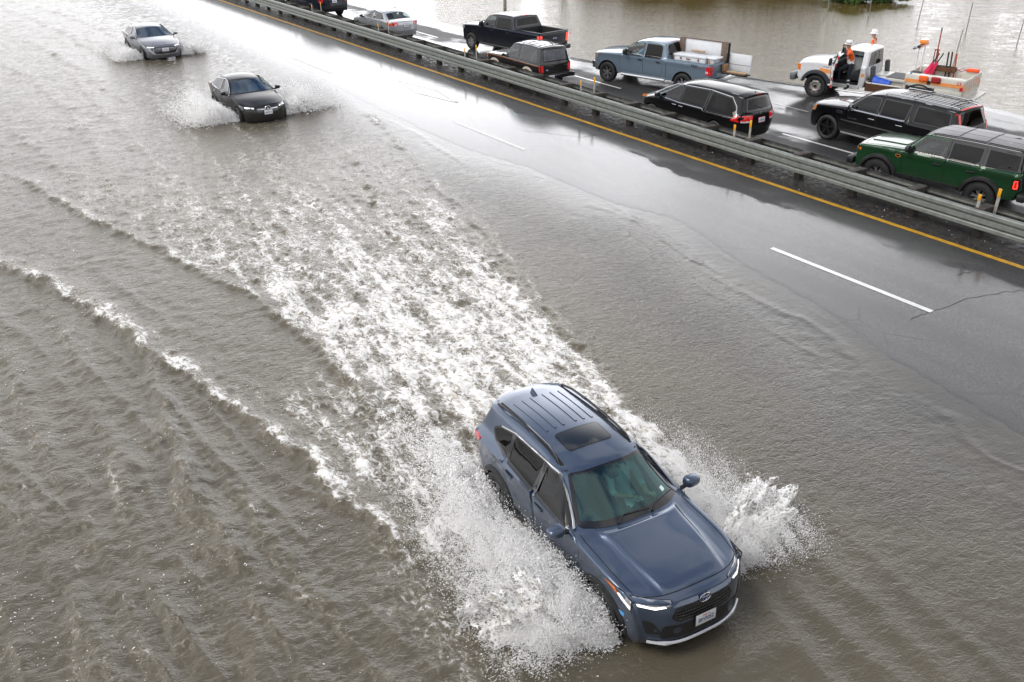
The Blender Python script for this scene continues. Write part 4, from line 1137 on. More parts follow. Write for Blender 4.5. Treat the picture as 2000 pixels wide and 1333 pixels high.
# ------------------------------------------------------------------ the blue-grey crossover ploughing through the water
P_HERO = paint("slate_blue_paint", (0.078, 0.106, 0.160), metal=.62, rough=.3, dirt=.15)
P_BLACKPAINT = paint("black_paint", (0.005, 0.005, 0.006), metal=.0, rough=.3, coat=.65)
def build_hero(loc, rz):
    root = thing("crossover_car", "slate blue crossover in the foreground throwing up big white splashes in the flooded lane", "car", loc, rz)
    prof = [(2.17, .27, -.20, 0, .04), (2.27, .40, -.22, 0, .06), (2.28, .62, -.25, 0, .06), (2.25, .80, -.27, .0, .05), (2.21, .93, -.29, .0, .04), (2.11, 1.0, -.30, .025, .07), (1.60, 1.085, -.13, .045, .3), (1.05, 1.13, -.20, .05, .12),
            (.92, 1.15, -.30, .04, .05), (.10, 1.575, -.13, .05, .12), (-.45, 1.665, .0, .055, .3), (-1.2, 1.665, .0, .06, .3), (-1.95, 1.60, .02, .06, .1), (-2.12, 1.565, .06, .06, .03), (-2.06, 1.52, .06, .04, .03),
            (-2.26, 1.10, .14, .0, .06), (-2.31, .98, .2, .0, .05), (-2.33, .62, .26, 0, .08), (-2.26, .34, .24, 0, .06)]
    c = Car(root, prof, 1.855, [(2.3, .94), (1.2, 1.03), (.4, 1.05), (-1.2, 1.10), (-2.3, 1.12)], .30, [(1.345, .345), (-1.345, .345)], .405, ((.8, .07), (.7, .08)), tumble=.47, rr=.055, tuck=.05, shoulder=.05)
    # raised middle of the hood between two creases that close in towards the nose
    c.bump = lambda k, v: .030 * (1 - sstep(0, .10, v - (.50 + .055 * (k - 5.0)))) * sstep(4.9, 5.3, k) * sstep(8.0, 7.3, k) - .010 * sstep(.62, .74, v) * sstep(5.0, 5.4, k) * sstep(7.9, 7.2, k) * sstep(1.0, .85, v)
    wf = [(.58, 1.105), (-.24, 1.125), (-.27, 1.50), (-.02, 1.50), (.16, 1.425)]
    wr = [(-.34, 1.127), (-1.06, 1.15), (-1.13, 1.475), (-.36, 1.505)]
    wq = [(-1.12, 1.155), (-1.52, 1.235), (-1.66, 1.33), (-1.52, 1.41), (-1.19, 1.465)]
    for w_ in (wf, wr, wq): c.open_side(w_, .04)
    c.open_cap(8.06, 8.93, .9); c.open_cap(14.2, 14.85, .86); 
    c.door([(.84, .40), (-.305, .40), (-.305, 1.30), (-.305, 1.535), (.0, 1.54), (.2, 1.465), (.72, 1.11), (.86, 1.0)], .02)
    c.door([(-.306, .40), (-.86, .40), (-1.0, .70), (-1.10, .86), (-1.14, 1.10), (-1.17, 1.50), (-.306, 1.535), (-.306, 1.3)], .02)
    c.build_body(P_HERO)
    c.window(wf, G_DARKISH, 0, .04, .03); c.window(wr, G_DARK, 1, .04, .03); c.window(wq, G_DARK, None, .04, .03)
    for sg in (1, -1):
        for P_ in ([(-.235, 1.132), (-.345, 1.134), (-.365, 1.503), (-.265, 1.500)], [(-1.05, 1.158), (-1.135, 1.162), (-1.20, 1.462), (-1.12, 1.470)]):
            mb = MB(); c.sidep(mb, P_, sg, .0035, 0, .12); mb.build("pillar_trim", M_TRIM, root)
    # bright line over the windows
    c.strip_side([(.66, 1.15), (.4, 1.32), (.2, 1.44), (.0, 1.515), (-.3, 1.522), (-1.15, 1.495), (-1.5, 1.43)], .016, M_CHROME, "window_trim", .009)
    ws = MB(); c.capp(ws, [(8.02, -.93), (8.97, -.92), (8.97, .92), (8.02, .93)], .004, .06, .12, .045)
    # dark band at the foot of the screen
    c.capp(ws, [(8.03, -.91), (8.14, -.91), (8.14, .91), (8.03, .91)], .0065, .02, .2, m=1)
    c.capp(ws, [(8.83, -.2), (8.95, -.3), (8.95, .12), (8.70, .1), (8.70, -.1)], .002, .02, .2, m=1)
    ws.build("windscreen", [G_TEAL, M_TRIM], root)
    st = MB(); c.capp(st, [(8.2, .72), (8.28, .72), (8.28, .80), (8.2, .80)], .006, .008, .3); st.build("sticker", mat("pale_sticker", (.75, .85, .8), .5), root)
    rw = MB(); c.capp(rw, [(14.15, -.9), (14.9, -.9), (14.9, .9), (14.15, .9)], .004, .06, .15, .04); rw.build("rear_window", [G_DARK, M_TRIM], root)
    for y0 in (-.42, .12):
        wp = MB(); pts = [c.cap([[np.interp(8.03, c.k, c.s), y0 + .1]], .02)[0], c.cap([[np.interp(8.14, c.k, c.s), y0 + .22]], .02)[0], c.cap([[np.interp(8.10, c.k, c.s), y0 + .62]], .016)[0]]
        wp.tube(pts, [.016, .012, .008], 6); wp.build("wiper", M_BLACK, root)
    # hood shut line
    c_l = []
    for v in np.linspace(-.93, .93, 25): c_l.append((5.0 - .25 * abs(v) ** 3, v))
    gp = MB()
    ptsA = c.cap(c.to_sy([(k_, v_) for k_, v_ in c_l]), .001); gp.tube(list(ptsA), .006, 5)
    for sg in (1, -1):
        ptsB = c.cap(c.to_sy([(k_, .945 * sg) for k_ in np.linspace(4.8, 7.6, 20)]), .001); gp.tube(list(ptsB), .005, 5)
    gp.build("hood_gap", M_SEAM, root)
    # roof: ribs, sunroof, rails, fin
    sr = MB(); c.capp(sr, [(9.62, -.62), (10.28, -.64), (10.28, .64), (9.62, .62)], .006, .07, .15, .025); sr.build("sunroof", [mat("sunroof_glass", (.012, .014, .016), .06, coat=1.), M_TRIM], root)
    rb = MB()
    for v in (-.66, -.42, -.18, .18, .42, .66):
        c.capp(rb, [(10.45, v - .035), (11.7, v - .035), (11.7, v + .035), (10.45, v + .035)], .011, .02, .3)
    rb.build("roof_rib", P_HERO, root, angle=70)
    for sg in (1, -1):
        pts = [c.cap(c.to_sy([(k_, .985 * sg)]), o_)[0] for k_, o_ in ((9.3, -.01), (9.5, .03), (10.0, .05), (11.0, .052), (11.6, .045), (11.95, .02), (12.05, -.01))]
        rl = MB(); rl.tube(pts, [.012, .018, .019, .019, .018, .016, .01], 8); rl.build("roof_rail", M_TRIM, root)
        dt = MB(); c.capp(dt, [(9.02, .88 * sg), (12.4, .88 * sg), (12.4, .96 * sg), (9.02, .96 * sg)], .0015, .0, .3); dt.build("roof_gutter", M_SEAM, root)
    fin = MB(); pz = c.cap(c.to_sy([(11.75, .0)]))[0]
    fin.loft([[(pz[0] + a, y * w_, pz[2] + h_) for y in (1, -1)] for a, h_, w_ in ()] or [[(pz[0] + .10, .012, pz[2] - .01), (pz[0] - .09, .035, pz[2] - .01), (pz[0] - .09, -.035, pz[2] - .01), (pz[0] + .10, -.012, pz[2] - .01)], [(pz[0] - .03, .008, pz[2] + .05), (pz[0] - .09, .012, pz[2] + .05), (pz[0] - .09, -.012, pz[2] + .05), (pz[0] - .03, -.008, pz[2] + .05)], [(pz[0] - .07, .003, pz[2] + .07), (pz[0] - .095, .004, pz[2] + .07), (pz[0] - .095, -.004, pz[2] + .07), (pz[0] - .07, -.003, pz[2] + .07)]])
    fin.build("antenna_fin", P_HERO, root)
    # front end
    gr = MB(); c.capp(gr, [(2.35, -.50), (2.75, -.60), (3.45, -.52), (3.62, -.36), (3.62, .36), (3.45, .52), (2.75, .60), (2.35, .50)], .006, .03, .08, .028, m=0, mring=1)
    gr.build("grille", [mesh_grille(), M_TRIM], root)
    br = MB(); c.capp(br, [(3.72, -.56), (4.12, -.58), (4.12, .58), (3.72, .56)], .02, .02, .2); br.build("grille_bar", P_HERO, root, angle=60)
    emblem(c, 3.75, .085, .062, root)
    lb = MB(); c.capp(lb, [(1.15, -.80), (2.15, -.74), (2.15, .74), (1.15, .80)], .005, .05, .2); lb.build("lower_grille", M_BLACK, root)
    lip = MB(); pts = [c.cap(c.to_sy([(k_, v)]), .03)[0] for v, k_ in [(t, .86 + .5 * max(0, abs(t) - .72)) for t in np.linspace(-.98, .98, 33)]]
    lip.tube(pts, [.022 + .012 * max(0, 1 - abs(abs(t) - .72) / .12) for t in np.linspace(-.98, .98, 33)], 8); lip.build("bumper_lip", mat("satin_silver", (.6, .61, .63), .25, metal=.8), root)
    c.plate(2.05, 0, .02, "8RVR052", tilt=.05)
    for sg in (1, -1):
        hl = MB()
        c.capp(hl, [(3.80, .54 * sg), (3.45, .80 * sg), (3.55, .995 * sg), (4.90, .995 * sg), (4.78, .80 * sg), (4.5, .52 * sg)], .006, .015, .08, .014, m=0, mring=1)
        # wing of the lamp running back along the fender
        xe = float(np.interp(4.3, c.k, c.e[:, 0])); 
        c.sidep(hl, [(xe + .035, .775), (xe - .14, .85), (xe - .45, 1.0), (xe - .10, .99), (xe + .035, .975)], sg, .006, .012, .08, .012)
        h = hl.build("headlight", [M_LAMP, M_TRIM], root)
        dl = MB(); c.capp(dl, [(3.72, .64 * sg), (3.52, .80 * sg), (3.62, .995 * sg), (3.86, .995 * sg), (3.74, .80 * sg), (3.86, .66 * sg)], .012, .01, .1)
        c.sidep(dl, [(xe + .02, .825), (xe - .13, .885), (xe - .2, .93), (xe - .17, .935), (xe - .1, .905), (xe + .02, .86)], sg, .011, .006, .1)
        dl.build("running_lamp", M_LIT, h)
        am = MB(); c.sidep(am, [(xe - .2, .915), (xe - .42, .988), (xe - .25, .975)], sg, .012, .006, .1); am.build("side_marker", M_AMBER, h)
        fg = MB(); c.capp(fg, [(1.5, .74 * sg), (1.5, .97 * sg), (2.5, .99 * sg), (2.4, .86 * sg)], .006, .03, .1); fg.build("fog_pocket", M_BLACK, root)
        tl = MB(); xr = float(np.interp(15.9, c.k, c.e[:, 0]))
        c.sidep(tl, [(xr - .02, .90), (xr + .22, 1.0), (xr + .28, 1.10), (xr - .0, 1.10)], sg, .012, .02, .1)
        c.capp(tl, [(15.1, .7 * sg), (15.1, .995 * sg), (16.4, .995 * sg), (16.1, .7 * sg)], .012, .02, .1)
        tl.build("taillight", M_RED, root)
        fc = MB(); c.sidep(fc, fillet([(-1.52, .93), (-1.36, .93), (-1.36, 1.08), (-1.52, 1.08)], .07), -1, .002, 0, .2) if sg < 0 else None
        if sg < 0: fc.build("fuel_cap", P_HERO, root)
    sk = MB(); c.sidep(sk, [(1.66, .60), (1.80, .615), (1.80, .675), (1.70, .665)], -1, .004, .012, .2); sk.build("sticker", mat("blue_sticker", (.12, .42, .85), .4), root)
    c.archtrim(M_BLACK, .075, .02)
    c.strip_side([(.90, .36), (-.90, .36)], .16, M_BLACK, "sill_cladding", .022)
    c.mirror(.58, 1.10, P_HERO, (.12, .24, .15))
    c.handle(-.12, .985, P_HERO, 0); c.handle(-.93, 1.01, P_HERO, 1)
    c.interior(.55, 0, -1.9, 1.25, ((.05, 2), (-.85, 3)), mat("grey_seat", (.14, .17, .17), .8, var=.2), True, .82, 0)
    c.underbody(.62)
    c.wheelset(.355, .235, .24, (5, .035, .05, .13), M_ALLOY, .80)
    return root, c
def mesh_grille():
    m = mat("honeycomb_grille", (.006, .006, .007), .3); n, l = m.node_tree.nodes, m.node_tree.links
    b = n["Principled BSDF"]; tc = n.new("ShaderNodeTexCoord"); v = n.new("ShaderNodeTexVoronoi"); setin(v, Scale=26.0); v.inputs["Randomness"].default_value = 0
    l.new(tc.outputs["Object"], v.inputs["Vector"]); bp = n.new("ShaderNodeBump"); bp.inputs["Strength"].default_value = 1; bp.inputs["Distance"].default_value = .02
    l.new(v.outputs["Distance"], bp.inputs["Height"]); l.new(bp.outputs[0], b.inputs["Normal"]); return m
def emblem(c, k, ra, rb, root, m=None, bars=True):
    p = c.cap(c.to_sy([(k, 0)]), .022)[0]; mb = MB(); d = 1 if p[0] > 0 else -1
    ring = lambda a, b, dy=0, dz=0: [(p[0] + .006 * d, p[1] + dy + a * math.cos(q), p[2] + dz + b * math.sin(q)) for q in np.linspace(0, 2 * math.pi, 25)]
    mb.tube(ring(ra, rb), .008, 6, cap=False)
    if bars: mb.tube(ring(ra * .4, rb * .95), .006, 6, cap=False); mb.tube(ring(ra * .75, rb * .35, 0, rb * .45), .006, 6, cap=False)
    mb.box((p[0], p[1], p[2]), (.012, ra * 1.8, rb * 1.7), 1, bev=.004)
    mb.build("emblem", [m or M_CHROME, mat("emblem_blue", (.02, .05, .2), .2)], root)
G_DARKISH = glass("front_side_glass", (0.16, 0.19, 0.19), base=.035)
def hz(h): return h + math.pi / 2
hero_root, hero_c = build_hero((HX, HY, -.12), hz(HH))

# ------------------------------------------------------------------ the other vehicles
def glassed(c, k0, k1, v0, g, name, ring=.04, r=.06, grow=.03):
    mb = MB(); c.capp(mb, [(k0 - grow, -v0 - .03), (k1 + grow, -v0 - .03), (k1 + grow, v0 + .03), (k0 - grow, v0 + .03)], .004, r, .16, ring); return mb.build(name, [g, M_TRIM], c.root)
def gaps(c, lines, r=.005, name="panel_gap"):
    """shut lines across the top skin: each a list of (k, v)"""
    mb = MB()
    for L in lines:
        q = []
        for a, b in zip(L[:-1], L[1:]):
            a, b = np.array(a, float), np.array(b, float); q += [a + (b - a) * t for t in np.linspace(0, 1, 8)[:-1]]
        q.append(np.array(L[-1], float)); mb.tube(list(c.cap(c.to_sy(q), .001)), r, 5)
    mb.build(name, M_SEAM, c.root)
def rear_lamp(c, zlo, zhi, v0, xin, m, sg, klo, name="taillight", off=.012, extra=None):
    ka, kb = c.kz(zhi, klo), c.kz(zlo, klo); mb = MB()
    c.capp(mb, [(ka, v0 * sg), (ka, .995 * sg), (kb, .995 * sg), (kb, v0 * sg)], off, .02, .1)
    xa, xb = float(np.interp(ka, c.k, c.e[:, 0])), float(np.interp(kb, c.k, c.e[:, 0]))
    if xin: c.sidep(mb, [(xb + .012, zlo), (xb + xin, zlo + (zhi - zlo) * .15), (xa + xin * .9, zhi), (xa + .012, zhi)], sg, off, .015, .1)
    return mb.build(name, m, c.root)
def rear_panel(c, zlo, zhi, v0, m, klo, name, off=.006, ring=0, r=.03, m2=None):
    ka, kb = c.kz(zhi, klo), c.kz(zlo, klo); mb = MB(); c.capp(mb, [(ka, -v0), (ka, v0), (kb, v0), (kb, -v0)], off, r, .12, ring); return mb.build(name, [m, m2 or M_TRIM], c.root, angle=60)
def text_on_side(c, txt, x, z, size, m, sg=1, name="lettering", par=None):
    y = float(c.side([(x, z)])[0]) + .004
    M = Matrix(((-sg, 0, 0, x), (0, 0, sg, y * sg), (0, 1, 0, z), (0, 0, 0, 1)))
    text_mb(txt, size, M, .002).build(name, m, par or c.root, smooth=False)
def rail(c, ka, kb, v, m, h=.05, r=.018):
    for sg in (1, -1):
        ks = np.linspace(ka, kb, 12); pts = list(c.cap(c.to_sy([(k, v * sg) for k in ks]), h)); e0 = c.cap(c.to_sy([(ka - .04, v * sg)]), -.01)[0]; e1 = c.cap(c.to_sy([(kb + .04, v * sg)]), -.01)[0]
        mb = MB(); mb.tube([e0] + pts + [e1], r, 8); mb.build("roof_rail", m, c.root)

def sedan(name, label, loc, rz, pm, kx, kz, W, Rw, rim, style, front, G=(None, None), rearinfo=None, lit=True, plate=("7ABC123", "7ABC123")):
    root = thing(name, label, "car", loc, rz)
    base = [(2.15, .2, -.2, 0, .04), (2.22, .35, -.24, 0, .06), (2.23, .55, -.27, 0, .08), (2.18, .69, -.29, 0, .05), (2.06, .77, -.30, .03, .1), (1.5, .92, -.14, .06, .3), (.98, .985, -.16, .05, .1),
            (.85, 1.0, -.24, .03, .05), (-.02, 1.37, -.12, .05, .15), (-.5, 1.435, 0, .06, .3), (-.95, 1.42, 0, .06, .2), (-1.22, 1.36, .05, .06, .15), (-1.78, 1.07, .12, .04, .08), (-2.12, 1.03, .12, .03, .1), (-2.24, 1.0, .16, .03, .05), (-2.29, .85, .22, 0, .05), (-2.31, .55, .24, 0, .06), (-2.22, .28, .2, 0, .05)]
    prof = [(x * kx, z * kz, b, cr, f) for x, z, b, cr, f in base]
    S = lambda P: [(x * kx, z * kz) for x, z in P]
    c = Car(root, prof, W, [(2.2 * kx, .76 * kz), (1.0 * kx, .92 * kz), (-1.2 * kx, .97 * kz), (-2.3 * kx, 1.0 * kz)], .2, [(1.365, Rw), (-1.365, Rw)], Rw + .045, ((.9, .10), (.8, .10)), tumble=.52, rr=.05, tuck=.06, shoulder=.045)
    wf, wr = S([(.60, .975), (-.30, .985), (-.33, 1.335), (-.12, 1.345), (.10, 1.28)]), S([(-.38, .985), (-1.16, 1.0), (-1.42, 1.06), (-1.08, 1.285), (-.41, 1.34)])
    c.open_side(wf, .03); c.open_side(wr, .03); c.open_cap(7.06, 7.93, .88); c.open_cap(11.1, 11.92, .86)
    c.door(S([(.85, .30), (-.34, .30), (-.34, .95), (-.36, 1.37), (-.1, 1.38), (.15, 1.31), (.74, .97), (.88, .85)]), .02)
    c.door(S([(-.345, .30), (-.92, .30), (-1.05, .55), (-1.2, .75), (-1.46, 1.04), (-1.1, 1.32), (-.365, 1.37), (-.345, .95)]), .02)
    c.build_body(pm)
    c.window(wf, G[0] or G_MID, 0, .03, .025); c.window(wr, G[1] or G_MID, 1, .03, .025)
    c.strip_side(S([(.66, 1.0), (.3, 1.20), (.08, 1.31), (-.12, 1.365), (-.42, 1.36), (-1.08, 1.305), (-1.44, 1.075)]), .016, M_CHROME, "window_trim", .008)
    c.strip_side(S([(.70, .955), (-.3, .965), (-1.44, 1.035)]), .014, M_CHROME, "window_trim", .009)
    glassed(c, 7.06, 7.93, .88, G_SCREEN, "windscreen"); glassed(c, 11.1, 11.92, .86, G_CLEAR if rearinfo else G_DARK, "rear_window")
    gaps(c, [[(4.25, -.96), (4.05, -.5), (4.0, 0), (4.05, .5), (4.25, .96)], [(4.3, .95), (6.4, .95)], [(4.3, -.95), (6.4, -.95)], [(12.0, -.9), (12.05, 0), (12.0, .9)], [(12.0, .9), (14.2, .93)], [(12.0, -.9), (14.2, -.93)]])
    for sg in (1, -1):
        mb = MB(); pts = [(8.3, .92 * sg), (10.9, .92 * sg), (10.9, .955 * sg), (8.3, .955 * sg)]; c.capp(mb, pts, .002, 0, .4); mb.build("roof_gutter", M_SEAM, root)
    if front == "star":
        mb = MB(); c.capp(mb, [(1.9, -.5), (2.4, -.60), (3.45, -.5), (3.45, .5), (2.4, .60), (1.9, .5)], .006, .05, .1, .02); mb.build("grille", [M_TRIM, M_BLACK], root)
        for sg in (1, -1):
            mb = MB(); c.capp(mb, [(2.65, .10 * sg), (2.65, .52 * sg), (2.95, .54 * sg), (2.85, .10 * sg)], .03, .015, .2); mb.build("grille_bar", M_CHROME, root)
        p = c.cap(c.to_sy([(2.75, 0)]), .035)[0]; mb = MB()
        mb.tube([(p[0], .105 * math.cos(q), p[2] + .105 * math.sin(q)) for q in np.linspace(0, 2 * math.pi, 29)], .012, 6, cap=False)
        for q in (math.pi / 2, math.pi / 2 + 2.094, math.pi / 2 - 2.094): mb.tube([(p[0], 0, p[2]), (p[0], .1 * math.cos(q), p[2] + .1 * math.sin(q))], [.016, .004], 6)
        mb.build("emblem", M_CHROME, root)
        zlamp = (2.95, 3.0, 3.75, 3.7); lv = .60
    else:
        mb = MB(); c.capp(mb, [(1.3, -.78), (2.6, -.86), (3.3, -.55), (3.3, .55), (2.6, .86), (1.3, .78)], .006, .04, .1, .02); mb.build("grille", [M_TRIM, M_BLACK], root)
        for sg in (1, -1):
            mb = MB(); c.capp(mb, [(1.25, .62 * sg), (1.25, .80 * sg), (2.5, .97 * sg), (2.5, .92 * sg)], .018, .015, .2); mb.build("bumper_blade", M_ALLOY, root)
        mb = MB(); c.capp(mb, [(1.15, -.7), (1.25, -.7), (1.25, .7), (1.15, .7)], .02, .01, .2); mb.build("bumper_lip", M_ALLOY, root)
        p = c.cap(c.to_sy([(4.2, 0)]), .012)[0]; mb = MB()
        mb.tube([(p[0] - .02 * math.sin(q), .085 * math.cos(q), p[2] + .035 * math.sin(q)) for q in np.linspace(0, 2 * math.pi, 21)], .007, 5, cap=False); mb.tube([(p[0], .04, p[2] + .03), (p[0], .03, p[2] - .03)], .007, 5); mb.tube([(p[0], -.03, p[2] + .03), (p[0], -.04, p[2] - .03)], .007, 5); mb.tube([(p[0], .035, p[2]), (p[0], -.035, p[2])], .007, 5); mb.build("emblem", M_CHROME, root)
        zlamp = (3.15, 3.2, 3.75, 3.5); lv = .58
    for sg in (1, -1):
        mb = MB(); c.capp(mb, [(zlamp[0], lv * sg), (zlamp[1], .995 * sg), (zlamp[2] + .2, .995 * sg), (zlamp[3], lv * sg)], .006, .015, .08, .012)
        xe = float(np.interp(3.5, c.k, c.e[:, 0])); ze = float(np.interp(3.5, c.k, c.e[:, 1]))
        c.sidep(mb, [(xe + .02, ze - .1), (xe - .25, ze + .0), (xe - .33, ze + .07), (xe - .02, ze + .03)], sg, .006, .012, .08, .01)
        h = mb.build("headlight", [M_LAMP, M_TRIM], root)
        mb = MB(); c.capp(mb, [(zlamp[0] + .05, (lv + .05) * sg), (zlamp[0] + .1, .97 * sg), (zlamp[0] + .35, .97 * sg), (zlamp[0] + .22, (lv + .05) * sg)], .012, .008, .1); mb.build("running_lamp", M_LIT, h)
        ka = 14.15; rear_lamp(c, .80 * kz, .98 * kz, .62, .30, M_RED if lit else M_RED, sg, 13.5)
        if rearinfo:
            mb = MB(); kc = c.kz(.86 * kz, 13.5); c.capp(mb, [(kc - .1, .70 * sg), (kc - .1, .84 * sg), (kc + .2, .84 * sg), (kc + .2, .70 * sg)], .015, .01, .1); mb.build("reverse_lamp", M_PLATE, root)
    c.plate(2.05 if front == "star" else 2.3, 0, .03, plate[0], tilt=.05)
    c.plate(c.kz(.80 * kz, 13.5), 0, .012, plate[1], tilt=.1)
    mb = MB(); kb = c.kz(.55 * kz, 14.5); c.capp(mb, [(kb - .06, -.97), (kb - .06, .97), (kb + .02, .97), (kb + .02, -.97)], .012, .005, .2); mb.build("bumper_crease", pm, root)
    c.mirror(.52 * kx, .97 * kz, pm, (.10, .20, .13))
    c.handle(-.18 * kx, .82 * kz, M_CHROME if front == "star" else pm, 0, .19); c.handle(-1.02 * kx, .85 * kz, M_CHROME if front == "star" else pm, 1, .19)
    c.interior(.42, 0, -1.9, 1.1, ((.0, 2), (-.88, 3)), dash_x=.78)
    c.underbody(.5, .26); c.wheelset(Rw, .22, rim, style, M_ALLOY, W / 2 - .115)
    return c

def van():
    P = P_BLACKPAINT
    root = thing("minivan", "black minivan with a bright line round its side windows", "van", (24.20, 22.72, .012), hz(.0290))
    prof = [(2.30, .25, -.25, 0, .04), (2.42, .4, -.3, 0, .08), (2.44, .6, -.32, 0, .1), (2.38, .80, -.34, 0, .1), (2.22, .92, -.3, .04, .12), (1.85, 1.02, -.18, .06, .2), (1.58, 1.09, -.22, .05, .08), (1.45, 1.13, -.28, .03, .06),
            (.50, 1.61, -.14, .06, .2), (.0, 1.71, 0, .07, .3), (-1.2, 1.735, 0, .07, .3), (-2.2, 1.70, 0, .07, .1), (-2.46, 1.655, .06, .06, .03), (-2.44, 1.60, .06, .05, .03), (-2.63, 1.12, .12, 0, .05), (-2.68, .98, .2, 0, .06), (-2.71, .55, .24, 0, .07), (-2.6, .28, .2, 0, .05)]
    c = Car(root, prof, 2.0, [(2.4, .85), (1.3, 1.02), (0, 1.0), (-1.0, .99), (-1.2, .92), (-2.6, .98)], .22, [(1.5, .345), (-1.5, .345)], .40, ((.9, .16), (.7, .10)), tumble=.42, rr=.06, tuck=.06, shoulder=.04)
    wf = [(1.30, 1.085), (.28, 1.035), (.24, 1.52), (.52, 1.505), (.86, 1.365)]
    wm = [(.18, 1.03), (-.92, 1.03), (-.98, 1.575), (.14, 1.53)]
    wq = [(-1.06, .935), (-2.32, .97), (-2.20, 1.28), (-1.98, 1.50), (-1.10, 1.575)]
    for w in (wf, wm, wq): c.open_side(w, .05)
    c.open_cap(7.06, 7.93, .9); c.open_cap(13.08, 13.93, .86)
    c.door([(1.08, .36), (.2, .36), (.2, 1.0), (.18, 1.56), (.55, 1.545), (.95, 1.37), (1.36, 1.1), (1.2, .8)], .02)
    c.door([(.195, .36), (-.95, .36), (-1.02, .8), (-1.02, 1.60), (.175, 1.56), (.195, 1.0)], .02)
    c.build_body(P)
    c.window(wf, G_MID, 0, .04, .025); c.window(wm, G_DARK, 1, .04, .025); c.window(wq, G_DARK, None, .05, .03)
    c.strip_side([(1.42, 1.12), (.95, 1.365), (.55, 1.545), (.18, 1.57), (-1.0, 1.612), (-1.98, 1.545), (-2.24, 1.30), (-2.38, .95), (-1.04, .90), (-.90, .995), (.2, .998), (1.36, 1.06)], .016, M_CHROME, "window_trim", .010)
    glassed(c, 7.06, 7.93, .9, G_MID, "windscreen"); glassed(c, 13.08, 13.93, .86, G_DARK, "rear_window", .05)
    gaps(c, [[(12.6, -.95), (12.6, .95)], [(12.6, .93), (15.5, .93)], [(12.6, -.93), (15.5, -.93)], [(4.2, -.95), (4.1, 0), (4.2, .95)]])
    rear_panel(c, .90, 1.05, .9, M_TRIM, 13.5, "tailgate_band", .005)
    for sg in (1, -1):
        rear_lamp(c, .82, 1.02, .52, .30, M_RED, sg, 13.6)
        mb = MB(); kc = c.kz(.84, 13.6); c.capp(mb, [(kc - .04, .55 * sg), (kc - .04, .98 * sg), (kc + .10, .98 * sg), (kc + .10, .55 * sg)], .014, .01, .1); mb.build("reverse_lamp", M_PLATE, root)
        mb = MB(); xe = 2.2; c.sidep(mb, [(2.12, .83), (1.72, .97), (1.80, .99), (2.10, .93)], sg, .008, .02, .1); mb.build("headlight", M_AMBER, root)
        mb = MB(); c.capp(mb, [(10.5, .96 * sg), (8.4, .95 * sg), (8.4, .975 * sg), (10.5, .985 * sg)], .002, 0, .4); mb.build("roof_gutter", M_SEAM, root)
    c.plate(c.kz(.84, 13.6), -.0, .02, "7MPL421", tilt=.08, red="California", frame=M_REDINK)
    p = c.cap(c.to_sy([(c.kz(1.06, 13.5), 0)]), .02)[0]; mb = MB()
    for a in (.05, -.05): mb.box((p[0], a * .8, p[2]), (.015, .018, .11), 0, bev=.004, rx=a * 3)
    mb.box((p[0], 0, p[2]), (.015, .08, .02), 0, bev=.004); mb.build("emblem", M_CHROME, root)
    mb = MB(); c.capp(mb, [(12.1, -.2), (12.45, -.2), (12.45, .2), (12.1, .2)], .006, .01, .2); mb.build("high_stop_lamp", M_RED, root)
    mb = MB(); q = c.cap(c.to_sy([(13.85, -.1)]), .02)[0]; q2 = c.cap(c.to_sy([(13.6, .4)]), .02)[0]; mb.tube([q, q2], [.014, .008], 6); mb.build("wiper", M_BLACK, root)
    mb = MB(); c.capp(mb, [(11.35, .0), (11.5, -.03), (11.5, .03)], .03, 0, .2); mb.build("antenna_fin", M_TRIM, root)
    c.mirror(1.12, 1.06, P, (.11, .22, .15)); c.handle(.36, .90, M_CHROME, 0, .2); c.handle(.05, .89, M_CHROME, 1, .2)
    c.interior(.5, 0, -2.3, 1.5, ((.55, 2), (-.45, 2), (-1.4, 3)), dash_x=1.25); c.underbody(.55); c.wheelset(.345, .23, .23, (7, .03, .03, .09), M_ALLOY, .87)
    return c

